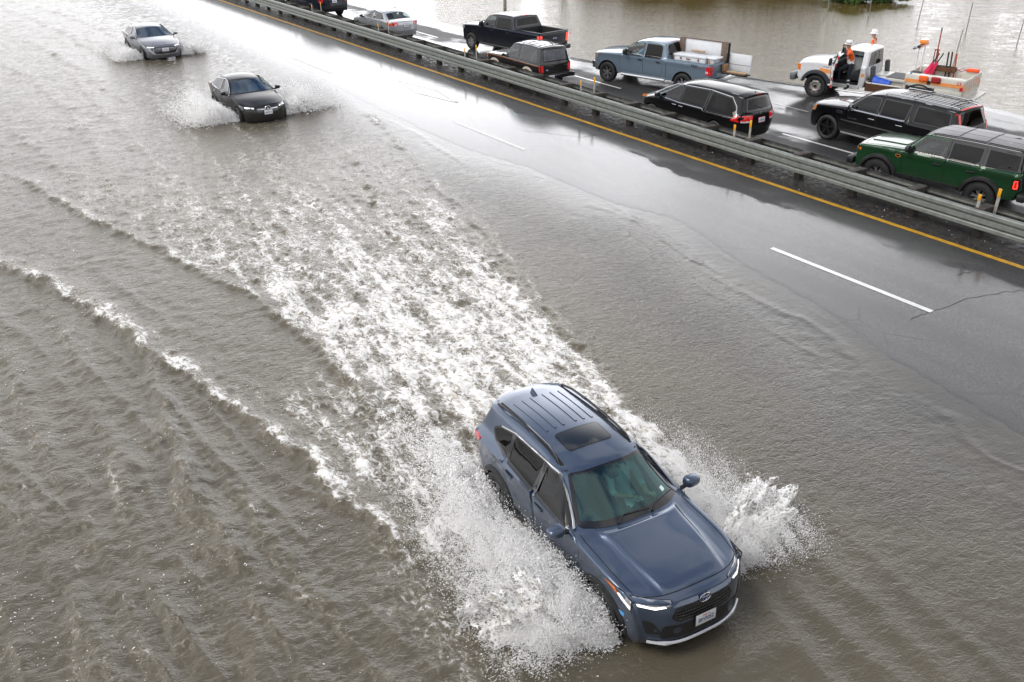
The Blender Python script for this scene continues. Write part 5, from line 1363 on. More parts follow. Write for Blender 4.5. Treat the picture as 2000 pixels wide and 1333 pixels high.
def big_suv(name, label, loc, rz, P, chrome=True, badge=True):
    root = thing(name, label, "suv", loc, rz)
    prof = [(2.52, .36, -.12, 0, .04), (2.63, .5, -.16, 0, .08), (2.65, .76, -.18, 0, .1), (2.60, 1.0, -.2, 0, .08), (2.48, 1.15, -.2, .04, .12), (2.0, 1.22, -.1, .06, .3), (1.36, 1.27, -.12, .05, .1), (1.20, 1.29, -.22, .04, .06),
            (.55, 1.76, -.12, .05, .15), (.1, 1.86, 0, .06, .3), (-1.2, 1.89, 0, .06, .3), (-2.45, 1.87, 0, .06, .1), (-2.74, 1.84, .05, .05, .04), (-2.74, 1.79, .06, .04, .03), (-2.93, 1.28, .06, 0, .05), (-2.97, 1.1, .1, 0, .06), (-3.0, .65, .14, 0, .08), (-2.92, .42, .1, 0, .04)]
    c = Car(root, prof, 2.01, [(2.6, 1.05), (1.3, 1.19), (-3, 1.2)], .36, [(1.651, .42), (-1.651, .42)], .485, ((.55, .09), (.6, .08)), tumble=.30, rr=.06, tuck=.04, shoulder=.04)
    wf = [(.86, 1.235), (-.12, 1.235), (-.14, 1.70), (.30, 1.70), (.46, 1.64)]; wm = [(-.24, 1.235), (-1.14, 1.235), (-1.19, 1.60), (-1.24, 1.72), (-.26, 1.72)]; wq = [(-1.42, 1.25), (-2.62, 1.27), (-2.54, 1.70), (-1.44, 1.72)]
    for w in (wf, wm, wq): c.open_side(w, .05)
    c.open_cap(7.06, 7.93, .9); c.open_cap(13.08, 13.95, .88)
    c.door([(.98, .46), (-.17, .46), (-.17, 1.2), (-.19, 1.76), (.32, 1.76), (.55, 1.68), (.95, 1.25)], .02); c.door([(-.175, .46), (-.95, .46), (-1.1, .8), (-1.25, 1.2), (-1.3, 1.76), (-.195, 1.76), (-.175, 1.2)], .02)
    c.build_body(P)
    c.window(wf, G_DARKISH, 0, .05, .03); c.window(wm, G_DARK, 1, .05, .03); c.window(wq, G_DARK, None, .05, .03)
    glassed(c, 7.06, 7.93, .9, G_MID, "windscreen"); glassed(c, 13.08, 13.95, .88, G_DARK, "rear_window")
    tm = M_CHROME if chrome else M_TRIM
    c.strip_side([(.88, 1.21), (-1.0, 1.208), (-1.16, 1.22)], .028, tm, "window_trim", .012)
    c.strip_side([(1.15, .80), (-1.08, .80)], .035, tm, "side_moulding", .014)
    c.strip_side([(1.05, .42), (-1.05, .42)], .06, M_CHROME if chrome else M_BLACK, "running_board", .10)
    rail(c, 9.2, 11.7, .88, tm, .05, .022)
    rb = MB()
    for k in (9.9, 10.9): rb.tube(list(c.cap(c.to_sy([(k, v) for v in np.linspace(-.88, .88, 9)]), .06)), .016, 6)
    rb.build("roof_bar", M_BLACK, root)
    ribs = MB()
    for v in (-.6, -.36, -.12, .12, .36, .6): c.capp(ribs, [(9.4, v - .03), (11.6, v - .03), (11.6, v + .03), (9.4, v + .03)], .01, .02, .3)
    ribs.build("roof_rib", P, root, angle=70)
    mb = MB(); c.capp(mb, [(11.85, -.85), (12.3, -.85), (12.3, .85), (11.85, .85)], .012, .02, .2); mb.build("high_stop_lamp", M_RED if chrome else P, root)
    gaps(c, [[(4.2, -.95), (4.1, 0), (4.2, .95)], [(4.2, .95), (6.5, .95)], [(4.2, -.95), (6.5, -.95)]])
    for sg in (1, -1):
        rear_lamp(c, .78, 1.72, .90, .05, M_RED, sg, 13.0) if chrome else rear_lamp(c, .95, 1.15, .84, .05, M_RED, sg, 13.5)
        mb = MB(); xe = float(np.interp(3.5, c.k, c.e[:, 0])); c.sidep(mb, [(xe + .03, .88), (xe - .10, .90), (xe - .22, 1.14), (xe + .0, 1.10)], sg, .01, .02, .1); c.capp(mb, [(2.7, .62 * sg), (2.75, .995 * sg), (3.9, .995 * sg), (3.9, .62 * sg)], .01, .02, .1); h = mb.build("headlight", M_LAMP, root)
        mb = MB(); c.sidep(mb, [(xe + .02, .90), (xe - .09, .92), (xe - .18, 1.10), (xe - .10, 1.10)], sg, .014, .015, .1); mb.build("side_marker", M_AMBER, h)
        if chrome:
            mb = MB(); c.sidep(mb, [(1.10, .99), (1.12, 1.08), (1.34, 1.10), (1.38, 1.06), (1.34, 1.0)], sg, .012, .015, .1, .018, m=1, mring=0); mb.build("fender_vent", [M_CHROME, M_SEAM], root)
    mb = MB(); c.capp(mb, [(1.6, -.5), (3.6, -.58), (3.6, .58), (1.6, .5)], .008, .04, .1, .03); mb.build("grille", [M_TRIM, tm], root)
    if not chrome:
        mb = MB(); kb = c.kz(.68, 14); c.capp(mb, [(kb - .16, -.96), (kb - .16, .96), (kb + .25, .96), (kb + .25, -.96)], .05, .05, .2); mb.build("rear_bumper", M_BLACK, root)
    c.plate(c.kz(.98, 13.8), 0, .012, "6TRK804", tilt=.1)
    c.mirror(.72, 1.22, M_TRIM if chrome else P, (.11, .2, .2), m2=M_CHROME if chrome else None)
    c.handle(.0, 1.04, tm, 0, .24); c.handle(-1.02, 1.04, tm, 1, .24)
    if badge: text_on_side(c, "ESCALADE", .72, .92, .075, M_CHROME)
    c.interior(.72, 0, -2.6, 1.3, ((.3, 2), (-.65, 3), (-1.6, 3)), dash_x=.95); c.underbody(.75); c.wheelset(.42, .30, .30, (5, .03, .045, 0), M_DARKALLOY, .86, M_WELL)
    return c

def off_roader():
    P = paint("forest_green_paint", (.016, .062, .024), metal=.35, rough=.3, dirt=.12)
    root = thing("off_roader", "dark green boxy off-roader with black roof and flares near the guardrail", "suv", (24.70, 13.66, .012), hz(.1418))
    prof = [(2.20, .50, -.06, 0, .03), (2.30, .58, -.08, 0, .06), (2.31, .84, -.09, 0, .06), (2.28, 1.12, -.1, 0, .05), (2.20, 1.20, -.1, .02, .06), (1.6, 1.255, -.05, .03, .3), (.98, 1.285, -.06, .03, .08), (.86, 1.30, -.10, .02, .04),
            (.38, 1.77, -.06, .03, .08), (.15, 1.845, 0, .035, .15), (-1, 1.87, 0, .035, .3), (-2.2, 1.85, 0, .035, .1), (-2.34, 1.82, .03, .03, .05), (-2.40, 1.30, .03, 0, .04), (-2.42, 1.2, .05, 0, .05), (-2.44, .70, .06, 0, .06), (-2.38, .52, .05, 0, .04)]
    c = Car(root, prof, 1.90, [(2.3, 1.12), (.9, 1.19), (-2.4, 1.21)], .50, [(1.475, .42), (-1.475, .42)], .50, ((.35, .05), (.4, .05)), tumble=.22, rr=.045, tuck=.02, shoulder=.05)
    wf = [(.64, 1.255), (-.33, 1.24), (-.35, 1.70), (.26, 1.70)]; wm = [(-.45, 1.24), (-1.12, 1.24), (-1.28, 1.34), (-1.30, 1.70), (-.47, 1.70)]; wq = [(-1.44, 1.27), (-2.26, 1.29), (-2.24, 1.68), (-1.44, 1.70)]
    for w in (wf, wm, wq): c.open_side(w, .04)
    c.open_cap(7.08, 7.93, .92); c.open_cap(12.12, 12.95, .86)
    c.door([(.80, .58), (-.40, .58), (-.40, 1.22), (-.41, 1.755), (.30, 1.755), (.72, 1.265), (.84, 1.1)], .015); c.door([(-.405, .58), (-.92, .58), (-1.08, .85), (-1.33, 1.15), (-1.37, 1.755), (-.415, 1.755), (-.405, 1.22)], .015)
    black = (M_TRIM, [(-1.36, 1.245), (-2.46, 1.265), (-2.46, 1.95), (.1, 1.95), (.10, 1.765), (-1.36, 1.765)])
    fr = (M_TRIM, [(-.3, 1.2385), (-1.35, 1.2385), (-1.35, 1.76), (-.3, 1.76)])
    c.build_body(P, extra=(black, fr), top_mat=mat("satin_black_roof", (.012, .012, .014), .42), roofk=(8.05, 13.02))
    c.window(wf, G_CLEAR, 0, .04, .03); c.window(wm, G_DARK, 1, .04, .03); c.window(wq, G_DARK, None, .03, .02)
    glassed(c, 7.08, 7.93, .92, G_CLEAR, "windscreen"); glassed(c, 12.12, 12.95, .86, G_DARK, "rear_window")
    rm = mat("roof_panel_black", (.016, .016, .019), .38, coat=.15)
    rp = MB()
    for a, b in ((8.7, 9.55), (9.6, 10.2), (10.25, 11.35)):
        for v0, v1 in ((-.9, -.33), (-.30, .30), (.33, .9)): c.capp(rp, [(a, v0), (b, v0), (b, v1), (a, v1)], .012, .03, .3)
    rp.build("roof_panel", rm, root, angle=60)
    hb = MB(); c.capp(hb, [(4.3, -.42), (6.5, -.55), (6.5, .55), (4.3, .42)], .025, .06, .2); hb.build("hood_bulge", P, root, angle=70)
    gaps(c, [[(4.25, -.97), (4.15, 0), (4.25, .97)], [(4.3, .9), (6.6, .9)], [(4.3, -.9), (6.6, -.9)]])
    c.archtrim(M_BLACK, .085, .045, "fender_flare", .03)
    c.strip_side([(.9, .53), (-.9, .53)], .09, M_BLACK, "rock_rail", .06)
    c.strip_side([(1.55, 1.165), (.5, 1.185), (-2.2, 1.195)], .012, M_SEAM, "side_crease", .002)
    for sg in (1, -1):
        mb = MB(); y = float(c.side([(-2.36, .95)])[0]); c.sidep(mb, fillet([(-2.24, .82), (-2.38, .82), (-2.38, 1.10), (-2.24, 1.10)], .03), sg, .02, 0, .1, .0); kk = c.kz(.96, 13); c.capp(mb, [(c.kz(1.12, 13), .86 * sg), (c.kz(1.12, 13), .995 * sg), (c.kz(.8, 13), .995 * sg), (c.kz(.8, 13), .86 * sg)], .02, .02, .1); t = mb.build("taillight", M_TRIM, root)
        mb = MB(); c.sidep(mb, fillet([(-2.26, .845), (-2.37, .845), (-2.37, 1.075), (-2.26, 1.075)], .03), sg, .026, 0, .1, .03, m=1, mring=0); mb.build("lamp_ring", [M_BRAKE, M_RED], t)
        mb = MB(); c.sidep(mb, [(2.20, 1.0), (2.06, 1.0), (2.06, 1.07), (2.20, 1.07)], sg, .01, .01, .1); mb.build("side_marker", M_AMBER, root)
        mb = MB(); c.capp(mb, [(2.1, .52 * sg), (2.1, .93 * sg), (2.9, .93 * sg), (2.9, .52 * sg)], .015, .1, .1, .03); mb.build("headlight", [M_LAMP, M_TRIM], root)
        if sg > 0:
            mb = MB(); c.sidep(mb, [(.93, 1.02), (.84, 1.06), (.87, 1.11), (.99, 1.11), (1.02, 1.06)], sg, .012, .01, .1, .012, m=1, mring=0); mb.build("badge", [mat("orange_badge", (.7, .25, .04), .35), M_TRIM], root)
            mb = MB(); c.sidep(mb, fillet([(-1.93, 1.0), (-1.75, 1.0), (-1.75, 1.15), (-1.93, 1.15)], .06), sg, .002, 0, .2, .008, m=0, mring=1); mb.build("fuel_cap", [P, M_SEAM], root)
    mb = MB(); c.capp(mb, [(2.0, -.5), (2.9, -.5), (2.9, .5), (2.0, .5)], .01, .03, .1); mb.build("grille", M_TRIM, root)
    for x_, z_, n_ in ((2.38, .62, "front_bumper"), (-2.50, .62, "rear_bumper")):
        mb = MB(); mb.box((x_, 0, z_), (.22, 1.78, .22), 0, bev=.05); mb.build(n_, M_BLACK, root)
    mb = MB(); M = Matrix(((0, 0, -1, -2.615), (-1, 0, 0, .58), (0, 1, 0, .63), (0, 0, 0, 1))); b = MB(); b.box((0, 0, 0), (.305, .155, .008), 0); mb.merge(b, M); mb.merge(text_mb("87G1078", .08, M @ Matrix.Translation((0, -.01, .005)) @ Matrix.Scale(.75, 4, (1, 0, 0)), .001, 1)); mb.build("license_plate", [M_PLATE, M_INK], root)
    mb = MB(); mb.lathe([(.10, -.13), (.40, -.13), (.42, -.08), (.42, .08), (.40, .13), (.10, .13)], 36, 0, 'x', (-2.58, -.05, 1.02)); mb.build("spare_wheel", M_RUB, root)
    c.mirror(.62, 1.25, M_BLACK, (.10, .2, .2)); c.handle(-.20, 1.06, M_BLACK, 0, .22); c.handle(-1.12, 1.06, M_BLACK, 1, .22)
    c.interior(.78, 0, -2.2, 1.0, ((.05, 2), (-.85, 3)), dash_x=.62); c.underbody(.85); c.wheelset(.42, .28, .225, (6, .018, .02, .2), M_ALLOY, .84, M_WELL, knob=1)
    return c

def old_off_roader():
    P = paint("aged_black_paint", (.010, .009, .009), metal=.1, rough=.36, dirt=.3); TAN = mat("tan_cladding", (.36, .31, .24), .45, coat=.4, var=.1)
    root = thing("old_off_roader", "old black two-door off-roader with tan lower trim and a see-through rear side window", "suv", (23.72, 32.68, .012), hz(.0085))
    prof = [(1.86, .44, -.08, 0, .03), (1.93, .55, -.1, 0, .05), (1.94, .76, -.1, 0, .05), (1.90, .98, -.1, 0, .04), (1.82, 1.03, -.1, .02, .05), (1.2, 1.07, -.04, .03, .3), (.67, 1.10, -.06, .03, .06), (.57, 1.115, -.1, .02, .04),
            (.10, 1.61, -.06, .03, .08), (-.08, 1.69, 0, .04, .15), (-.8, 1.735, 0, .045, .3), (-1.8, 1.70, 0, .045, .1), (-1.93, 1.665, .03, .04, .05), (-2.03, 1.10, .03, 0, .04), (-2.06, 1.0, .04, 0, .05), (-2.08, .62, .05, 0, .05), (-2.02, .46, .05, 0, .04)]
    c = Car(root, prof, 1.72, [(1.9, .98), (.6, 1.03), (-2.1, 1.04)], .44, [(1.195, .35), (-1.195, .35)], .42, ((.35, .05), (.4, .05)), tumble=.26, rr=.04, tuck=.04, shoulder=.03)
    wf = [(.40, 1.085), (-.44, 1.07), (-.46, 1.57), (.0, 1.57)]; wq = [(-.60, 1.06), (-1.74, 1.06), (-1.68, 1.56), (-1.60, 1.63), (-.64, 1.63)]
    for w in (wf, wq): c.open_side(w, .05)
    c.open_cap(7.08, 7.93, .9); c.open_cap(12.1, 12.95, .88)
    c.door([(.60, .52), (-.50, .52), (-.52, 1.05), (-.53, 1.62), (.05, 1.62), (.50, 1.1), (.62, 1.0)], .02)
    lower = (TAN, [(1.7, .40), (1.7, .56), (-2.2, .56), (-2.2, .40)])
    c.build_body(P, extra=(lower,))
    c.window(wf, G_CLEAR, 0, .04, .025); c.window(wq, G_CLEAR, None, .06, .03)
    glassed(c, 7.08, 7.93, .9, G_CLEAR, "windscreen"); glassed(c, 12.1, 12.95, .88, mat("dusty_rear_glass", (.10, .11, .125), .2, coat=1, var=.2), "rear_window", .035)
    c.archtrim(TAN, .09, .02, "arch_trim", .02)
    c.strip_side([(1.7, .99), (.5, 1.01), (-2.0, 1.0)], .012, TAN, "pinstripe", .004); c.strip_side([(1.7, .96), (.5, .975), (-2.0, .965)], .006, M_AMBER, "pinstripe", .004)
    rb = MB()
    for k in (9.4, 10.1, 10.8, 11.3): rb.tube(list(c.cap(c.to_sy([(k, v) for v in np.linspace(-.9, .9, 9)]), .05)), .014, 6)
    rb.build("roof_bar", M_BLACK, root); rail(c, 9.2, 11.5, .9, M_BLACK, .03, .012)
    for sg in (1, -1):
        rear_lamp(c, .72, 1.0, .84, .04, M_RED, sg, 12.9)
        mb = MB(); c.sidep(mb, [(1.86, .80), (1.76, .80), (1.76, .97), (1.86, .97)], sg, .01, .01, .1); mb.build("side_marker", M_AMBER, root)
        mb = MB(); c.capp(mb, [(2.1, .5 * sg), (2.1, .9 * sg), (2.9, .9 * sg), (2.9, .5 * sg)], .01, .02, .1, .02); mb.build("headlight", [M_LAMP, M_CHROME], root)
    mb = MB(); mb.box((-2.19, 0, .56), (.16, 1.74, .17), 0, bev=.03); mb.box((-2.19, 0, .655), (.13, 1.5, .02), 1); b = mb.build("rear_bumper", [M_TRIM, M_BLACK], root)
    mb = MB(); mb.box((-2.275, .72, .57), (.01, .22, .10), 0, bev=.003); mb.build("bumper_sticker", mat("blue_sticker_pale", (.25, .5, .85), .4), b)
    mb = MB(); mb.box((1.98, 0, .58), (.14, 1.7, .14), 0, bev=.03); mb.build("front_bumper", M_CHROME, root)
    mb = MB(); M = Matrix(((0, 0, -1, -2.276), (-1, 0, 0, .38), (0, 1, 0, .555), (0, 0, 0, 1))); q = MB(); q.box((0, 0, 0), (.305, .155, .008), 0); mb.merge(q, M); mb.merge(text_mb("2LVW317", .08, M @ Matrix.Translation((0, -.01, .005)) @ Matrix.Scale(.75, 4, (1, 0, 0)), .001, 1)); mb.build("license_plate", [M_PLATE, M_INK], root)
    mb = MB(); mb.tube([(-2.10, -.1, 1.07), (-2.09, -.3, 1.12), (-2.03, -.1, 1.25)], [.012, .01, .008], 6); mb.build("wiper", M_BLACK, root)
    p = c.cap(c.to_sy([(c.kz(.80, 13), .62)]), .012)[0]; mb = MB(); mb.ball(tuple(p), (.008, .07, .03), 0); mb.build("badge", mat("blue_oval", (.25, .35, .6), .3), root)
    c.mirror(.40, 1.08, M_CHROME, (.06, .16, .11)); c.handle(-.36, .93, M_BLACK, 0, .16)
    c.interior(.62, 0, -1.9, .7, ((-.1, 2), (-.95, 3)), dash_x=.38); c.underbody(.72, .25); c.wheelset(.35, .22, .19, (8, .02, .022, 0), M_ALLOY, .74)
    return c

def pickup(name, label, loc, rz, P, cab_end, spec):
    root = thing(name, label, "pickup", loc, rz); e = cab_end
    prof = [(2.66, .42, -.12, 0, .04), (2.74, .56, -.16, 0, .07), (2.76, .84, -.18, 0, .08), (2.72, 1.10, -.18, 0, .06), (2.60, 1.20, -.17, .03, .1), (2.1, 1.26, -.08, .05, .3), (1.46, 1.31, -.1, .05, .1), (1.34, 1.33, -.2, .03, .05),
            (.62, 1.83, -.1, .04, .12), (.25, 1.91, 0, .05, .2), (-.4, 1.935, 0, .05, .3), (e + .28, 1.90, .0, .05, .1), (e + .12, 1.86, .02, .04, .05), (e - .05, 1.36, .0, .0, .03), (e - .07, spec["rail"], 0, 0, .02), (-3.05, spec["rail"], 0, 0, .03), (-3.09, spec["rail"] - .06, .04, 0, .04), (-3.10, .72, .06, 0, .05), (-3.04, .52, .05, 0, .04)]
    c = Car(root, prof, 2.03, [(2.7, 1.10), (1.3, 1.22), (e, 1.24), (-3.1, 1.25)], .46, [(1.85, .41), (-1.85, .41)], .49, ((.5, .08), (.4, .03)), tumble=.30, rr=.045, tuck=.03, shoulder=.05)
    wf = [(1.06, 1.265), (.14, 1.265), (.12, 1.76), (.56, 1.755), (.70, 1.69)]; wr = [(.02, 1.265), (e + .22, 1.27), (e + .24, 1.70), (e + .34, 1.76), (.0, 1.76)]
    for w in (wf, wr): c.open_side(w, .04)
    c.open_cap(7.07, 7.93, .9); c.open_cap(12.12, 12.85, .86); c.open_cap(14.02, 14.97, .93)
    c.door([(1.22, .58), (.08, .58), (.08, 1.25), (.06, 1.81), (.58, 1.81), (.80, 1.71), (1.16, 1.28), (1.24, 1.15)], .02); c.door([(.075, .58), (e + .14, .58), (e + .14, 1.25), (e + .17, 1.70), (e + .30, 1.81), (.055, 1.81), (.075, 1.25)], .02)
    c.build_body(P)
    c.window(wf, G_CLEAR if spec["clear"] else G_MID, 0, .04, .025); c.window(wr, G_DARK, 1, .04, .025)
    glassed(c, 7.07, 7.93, .9, G_CLEAR, "windscreen"); glassed(c, 12.12, 12.85, .86, G_DARK, "rear_window")
    # the bed: inner walls, floor, tailgate
    bw = .80; x0, x1 = e - .10, -3.02; zr = spec["rail"]; zf = .84; mb = MB()
    mb.box(((x0 + x1) / 2, 0, zf - .02), (x0 - x1, 2 * bw, .04), 0)
    for sg in (1, -1): mb.box(((x0 + x1) / 2, sg * (bw + .01), (zf + zr) / 2 - .01), (x0 - x1, .03, zr - zf), 0); mb.box(((x0 + x1) / 2, sg * .865, zr - .005), (x0 - x1, .15, .022), 1, bev=.008)
    mb.box((x0 - .0, 0, (zf + zr) / 2), (.04, 2 * bw, zr - zf), 0); mb.box((x1, 0, (zf + zr) / 2), (.05, 2 * bw, zr - zf), 0); mb.box((x1 - .01, 0, zr - .003), (.09, 1.9, .03), 1, bev=.01)
    for i in range(12): mb.box(((x0 + x1) / 2, -.72 + .13 * i, zf + .008), (x0 - x1 - .1, .05, .016), 0)
    mb.build("cargo_bed", [mat("bed_liner", (.014, .014, .015), .7, bump=.3), M_BLACK if spec["black_rail"] else P], root)
    gaps(c, [[(4.25, -.96), (4.15, 0), (4.25, .96)], [(4.3, .93), (6.4, .93)], [(4.3, -.93), (6.4, -.93)], [(15.6, -.86), (17.3, -.86)], [(15.6, .86), (17.3, .86)]])
    c.strip_side([(e - .055, .56), (e - .055, zr - .02)], .016, M_SEAM, "bed_gap", .002)
    mb = MB(); c.capp(mb, [(1.5, -.6), (3.6, -.62), (3.6, .62), (1.5, .6)], .01, .05, .1, .04); mb.build("grille", [M_TRIM, M_ALLOY], root)
    for sg in (1, -1):
        t = rear_lamp(c, .86, 1.22, .86, .16 if spec["clear"] else .10, M_BRAKE if spec["brake"] else M_RED, sg, 15.2)
        if spec["clear"]:
            mb = MB(); c.sidep(mb, [(-2.98, .95), (-2.87, .97), (-2.86, 1.04), (-2.97, 1.05)], sg, .016, .02, .1); mb.build("reverse_lamp", M_PLATE, t)
        mb = MB(); xe = float(np.interp(3.2, c.k, c.e[:, 0])); c.sidep(mb, [(xe + .02, .95), (xe - .16, .98), (xe - .24, 1.14), (xe + .0, 1.16)], sg, .01, .02, .1); c.capp(mb, [(2.5, .65 * sg), (2.5, .995 * sg), (3.7, .995 * sg), (3.7, .65 * sg)], .01, .02, .1); h = mb.build("headlight", M_LAMP, root)
        mb = MB(); c.sidep(mb, [(xe - .0, 1.06), (xe - .12, 1.07), (xe - .16, 1.13), (xe - .0, 1.13)], sg, .014, .01, .1); mb.build("side_marker", M_AMBER, h)
    mb = MB(); c.capp(mb, [(11.3, -.18), (11.62, -.18), (11.62, .18), (11.3, .18)], .012, .01, .2, .0); c.capp(mb, [(11.3, -.30), (11.62, -.30), (11.62, -.20), (11.3, -.20)], .012, .01, .2, m=1); c.capp(mb, [(11.3, .20), (11.62, .20), (11.62, .30), (11.3, .30)], .012, .01, .2, m=1); mb.build("high_stop_lamp", [M_BRAKE, M_PLATE], root)
    mb = MB(); mb.box((-3.18, 0, .62), (.16, 1.9, .20), 0, bev=.04); mb.build("rear_bumper", M_BLACK if spec["black_rail"] else M_CHROME, root)
    if not spec["black_rail"]:
        mb = MB()
        for sg in (1, -1): c.sidep(mb, [(2.70, .50), (2.42, .50), (2.42, .66), (2.5, .78), (2.70, .78)], sg, .02, .02, .1)
        c.capp(mb, [(.9, -.99), (1.8, -.99), (1.8, .99), (.9, .99)], .02, .02, .15); mb.build("front_bumper", M_CHROME, root)
    for sg in (1, -1):
        mb = MB(); mb.tube([(1.1, sg * 1.02, .44), (e - .05, sg * 1.02, .44)], .055, 8); mb.build("side_step", M_CHROME if not spec["black_rail"] else M_BLACK, root)
    c.archtrim(M_SEAM, .012, .004)
    p = c.cap(c.to_sy([(c.kz(1.03, 15.2), 0)]), .012)[0]
    if spec["black_rail"]:
        mb = MB(); mb.ball(tuple(p), (.012, .13, .052), 0, 20); mb.ball((p[0] - .006, p[1], p[2]), (.01, .115, .042), 1, 20); mb.build("badge", [M_CHROME, mat("blue_oval_badge", (.05, .10, .3), .25)], root)
    c.mirror(.86, 1.27, M_BLACK if spec["clear"] else P, (.12, .24, .24)); hm = M_BLACK if spec["clear"] else P
    c.handle(.22, 1.12, hm, 0, .22); c.handle(e + .32, 1.12, hm, 1, .2)
    c.interior(.78, 0, e + .05, 1.4, ((.5, 2), (-.35 if e < -.9 else -.2, 3)), dash_x=1.12); c.underbody(.82); c.wheelset(.41, .27, .245, spec["style"], M_ALLOY, .88, M_WELL)
    return c
merc = sedan("saloon_car", "black saloon with a star badge pushing a bow wave in the second flooded lane", (MX, MY, -.16), hz(MH), P_BLACKPAINT, 1.0, 1.0, 1.80, .325, .235, (5, .03, .03, .1), "star", (G_CLEAR, G_MID), plate=("8JXD914", "8JXD914"))
P_GREY = paint("steel_grey_paint", (.17, .18, .21), metal=.6, rough=.3, dirt=.2); P_SILVER = paint("silver_paint", (.46, .48, .50), metal=.55, rough=.32, dirt=.15)
elan = sedan("saloon_car", "steel grey saloon with an angular nose splashing along farthest up the flooded lanes", (EX, EY, -.09), hz(EH), P_GREY, 1.035, .985, 1.825, .33, .235, (5, .03, .035, .12), "blade", (G_MID, G_DARKISH), plate=("9BTK562", "9BTK562"))
lex = sedan("saloon_car", "silver saloon with clear rear window waiting behind the guardrail near the top", (24.04, 46.34, .012), hz(.016), P_SILVER, 1.06, 1.01, 1.81, .325, .22, (7, .028, .03, 0), "blade", (G_CLEAR, G_CLEAR), rearinfo=1, plate=("5KTN088", "5KTN088"))
van()
big_suv("large_suv", "long black luxury off-roader with chrome side trim and a red line over its rear window", (27.59, 17.46, .012), hz(.0064), P_BLACKPAINT)
P_NAVY = paint("navy_paint", (.010, .014, .028), metal=.3, rough=.3)
big_suv("large_suv", "dark navy off-roader cut off by the top edge with its black rear bumper showing", (24.3, 56.0, .012), hz(.0), P_NAVY, False, False)
off_roader(); old_off_roader()
f150 = pickup("pickup_truck", "black crew cab pickup with an empty open bed in the second lane", (26.83, 38.34, .012), hz(.1309), paint("midnight_paint", (.008, .010, .018), metal=.3, rough=.28), -1.25, dict(rail=1.34, clear=False, brake=True, black_rail=True, style=(6, .035, .04, .14)))
P_TUN = paint("grey_blue_paint", (.16, .215, .27), metal=.3, rough=.34, dirt=.15)
tun = pickup("pickup_truck", "grey-blue extended cab pickup loaded with white boards and a white tool chest", (27.83, 28.91, .012), hz(.2628), P_TUN, -.98, dict(rail=1.30, clear=True, brake=False, black_rail=False, style=(6, .03, .045, 0)))
text_on_side(tun, "TRD", -2.35, 1.18, .15, M_TRIM); text_on_side(tun, "OFF ROAD", -2.62, 1.145, .05, M_REDINK)

# ------------------------------------------------------------------ people
M_SKIN = mat("skin", (.42, .25, .17), .55, var=.08); M_NAVY = mat("navy_trousers", (.012, .015, .025), .8, var=.25); M_ORANGE = mat("orange_jacket", (.80, .12, .012), .6, var=.12)
M_REFL = mat("reflective_band", (.78, .78, .76), .4); M_BOOT = mat("black_boot", (.012, .012, .012), .6); M_HELM = mat("white_helmet", (.80, .81, .82), .25, coat=.6); M_HAIR = mat("dark_hair", (.02, .014, .01), .7)
def body_mesh(name, joints, bones, mats, pick, hands=(), parent=None, face=None):
    """one continuous figure: a skinned skeleton, fingers and face worked into the same mesh.
       joints: name -> (x, y, z, radius)"""
    nm = list(joints); me = bpy.data.meshes.new(name)
    me.from_pydata([joints[n][:3] for n in nm], [(nm.index(a), nm.index(b)) for a, b in bones], [])
    o = bpy.data.objects.new(name, me); COL.objects.link(o)
    sk = o.modifiers.new("skin", 'SKIN'); ss = o.modifiers.new("sub", 'SUBSURF'); ss.levels = 2; ss.render_levels = 2
    for i, n in enumerate(nm):
        v = me.skin_vertices[0].data[i]; v.radius = (joints[n][3], joints[n][4] if len(joints[n]) > 4 else joints[n][3]); v.use_root = (n == nm[0])
    dg = bpy.context.evaluated_depsgraph_get(); m2 = bpy.data.meshes.new_from_object(o.evaluated_get(dg))
    mb = MB(); V = [v.co.copy() for v in m2.vertices]; mb.add(V, [tuple(p.vertices) for p in m2.polygons])
    mb.m = [pick(sum((V[i] for i in f), Vector()) / len(f)) for f in mb.f]
    bpy.data.objects.remove(o); bpy.data.meshes.remove(me); bpy.data.meshes.remove(m2)
    si = len(mats) - 1      # last slot is skin
    for w, d, up in hands:   # palm centre, pointing direction, back-of-hand direction
        w, d, up = Vector(w), Vector(d).normalized(), Vector(up).normalized(); s_ = d.cross(up).normalized()
        mb.ball(tuple(w + d * .03), (.038, .038, .03), si, 10, 7)
        for k, (off, ln) in enumerate(((-.030, .062), (-.010, .074), (.010, .070), (.028, .054))):
            p0 = w + d * .055 + s_ * off; p1 = p0 + d * ln * .5; p2 = p1 + (d * .55 - up * .8).normalized() * ln * .5; p3 = p2 + (-up).normalized() * ln * .3
            mb.tube([p0 - d * .02, p0, p1, p2, p3], [.0095, .0095, .009, .008, .006], 6, si)
        t0 = w + d * .02 - s_ * .035; mb.tube([t0, t0 - s_ * .03 + d * .02, t0 - s_ * .035 + d * .05 - up * .015], [.012, .0105, .008], 6, si)
    if face:
        c, f = Vector(face[0]), Vector(face[1]).normalized(); up = Vector((0, 0, 1)); s_ = f.cross(up).normalized()
        mb.tube([c + f * .085 + up * .02, c + f * .115 - up * .02], [.010, .017], 6, si)                 # nose
        for sg in (1, -1):
            mb.ball(tuple(c + f * .085 + s_ * .032 * sg + up * .025), .012, si - 1, 8, 6)                   # eyes
            mb.ball(tuple(c + s_ * .085 * sg), (.018, .018, .032), si, 8, 6)                                # ears
        mb.tube([c + f * .088 - up * .052 - s_ * .022, c + f * .095 - up * .050, c + f * .088 - up * .052 + s_ * .022], .006, 5, si - 1)
    return mb.build(name, mats, parent, angle=60)
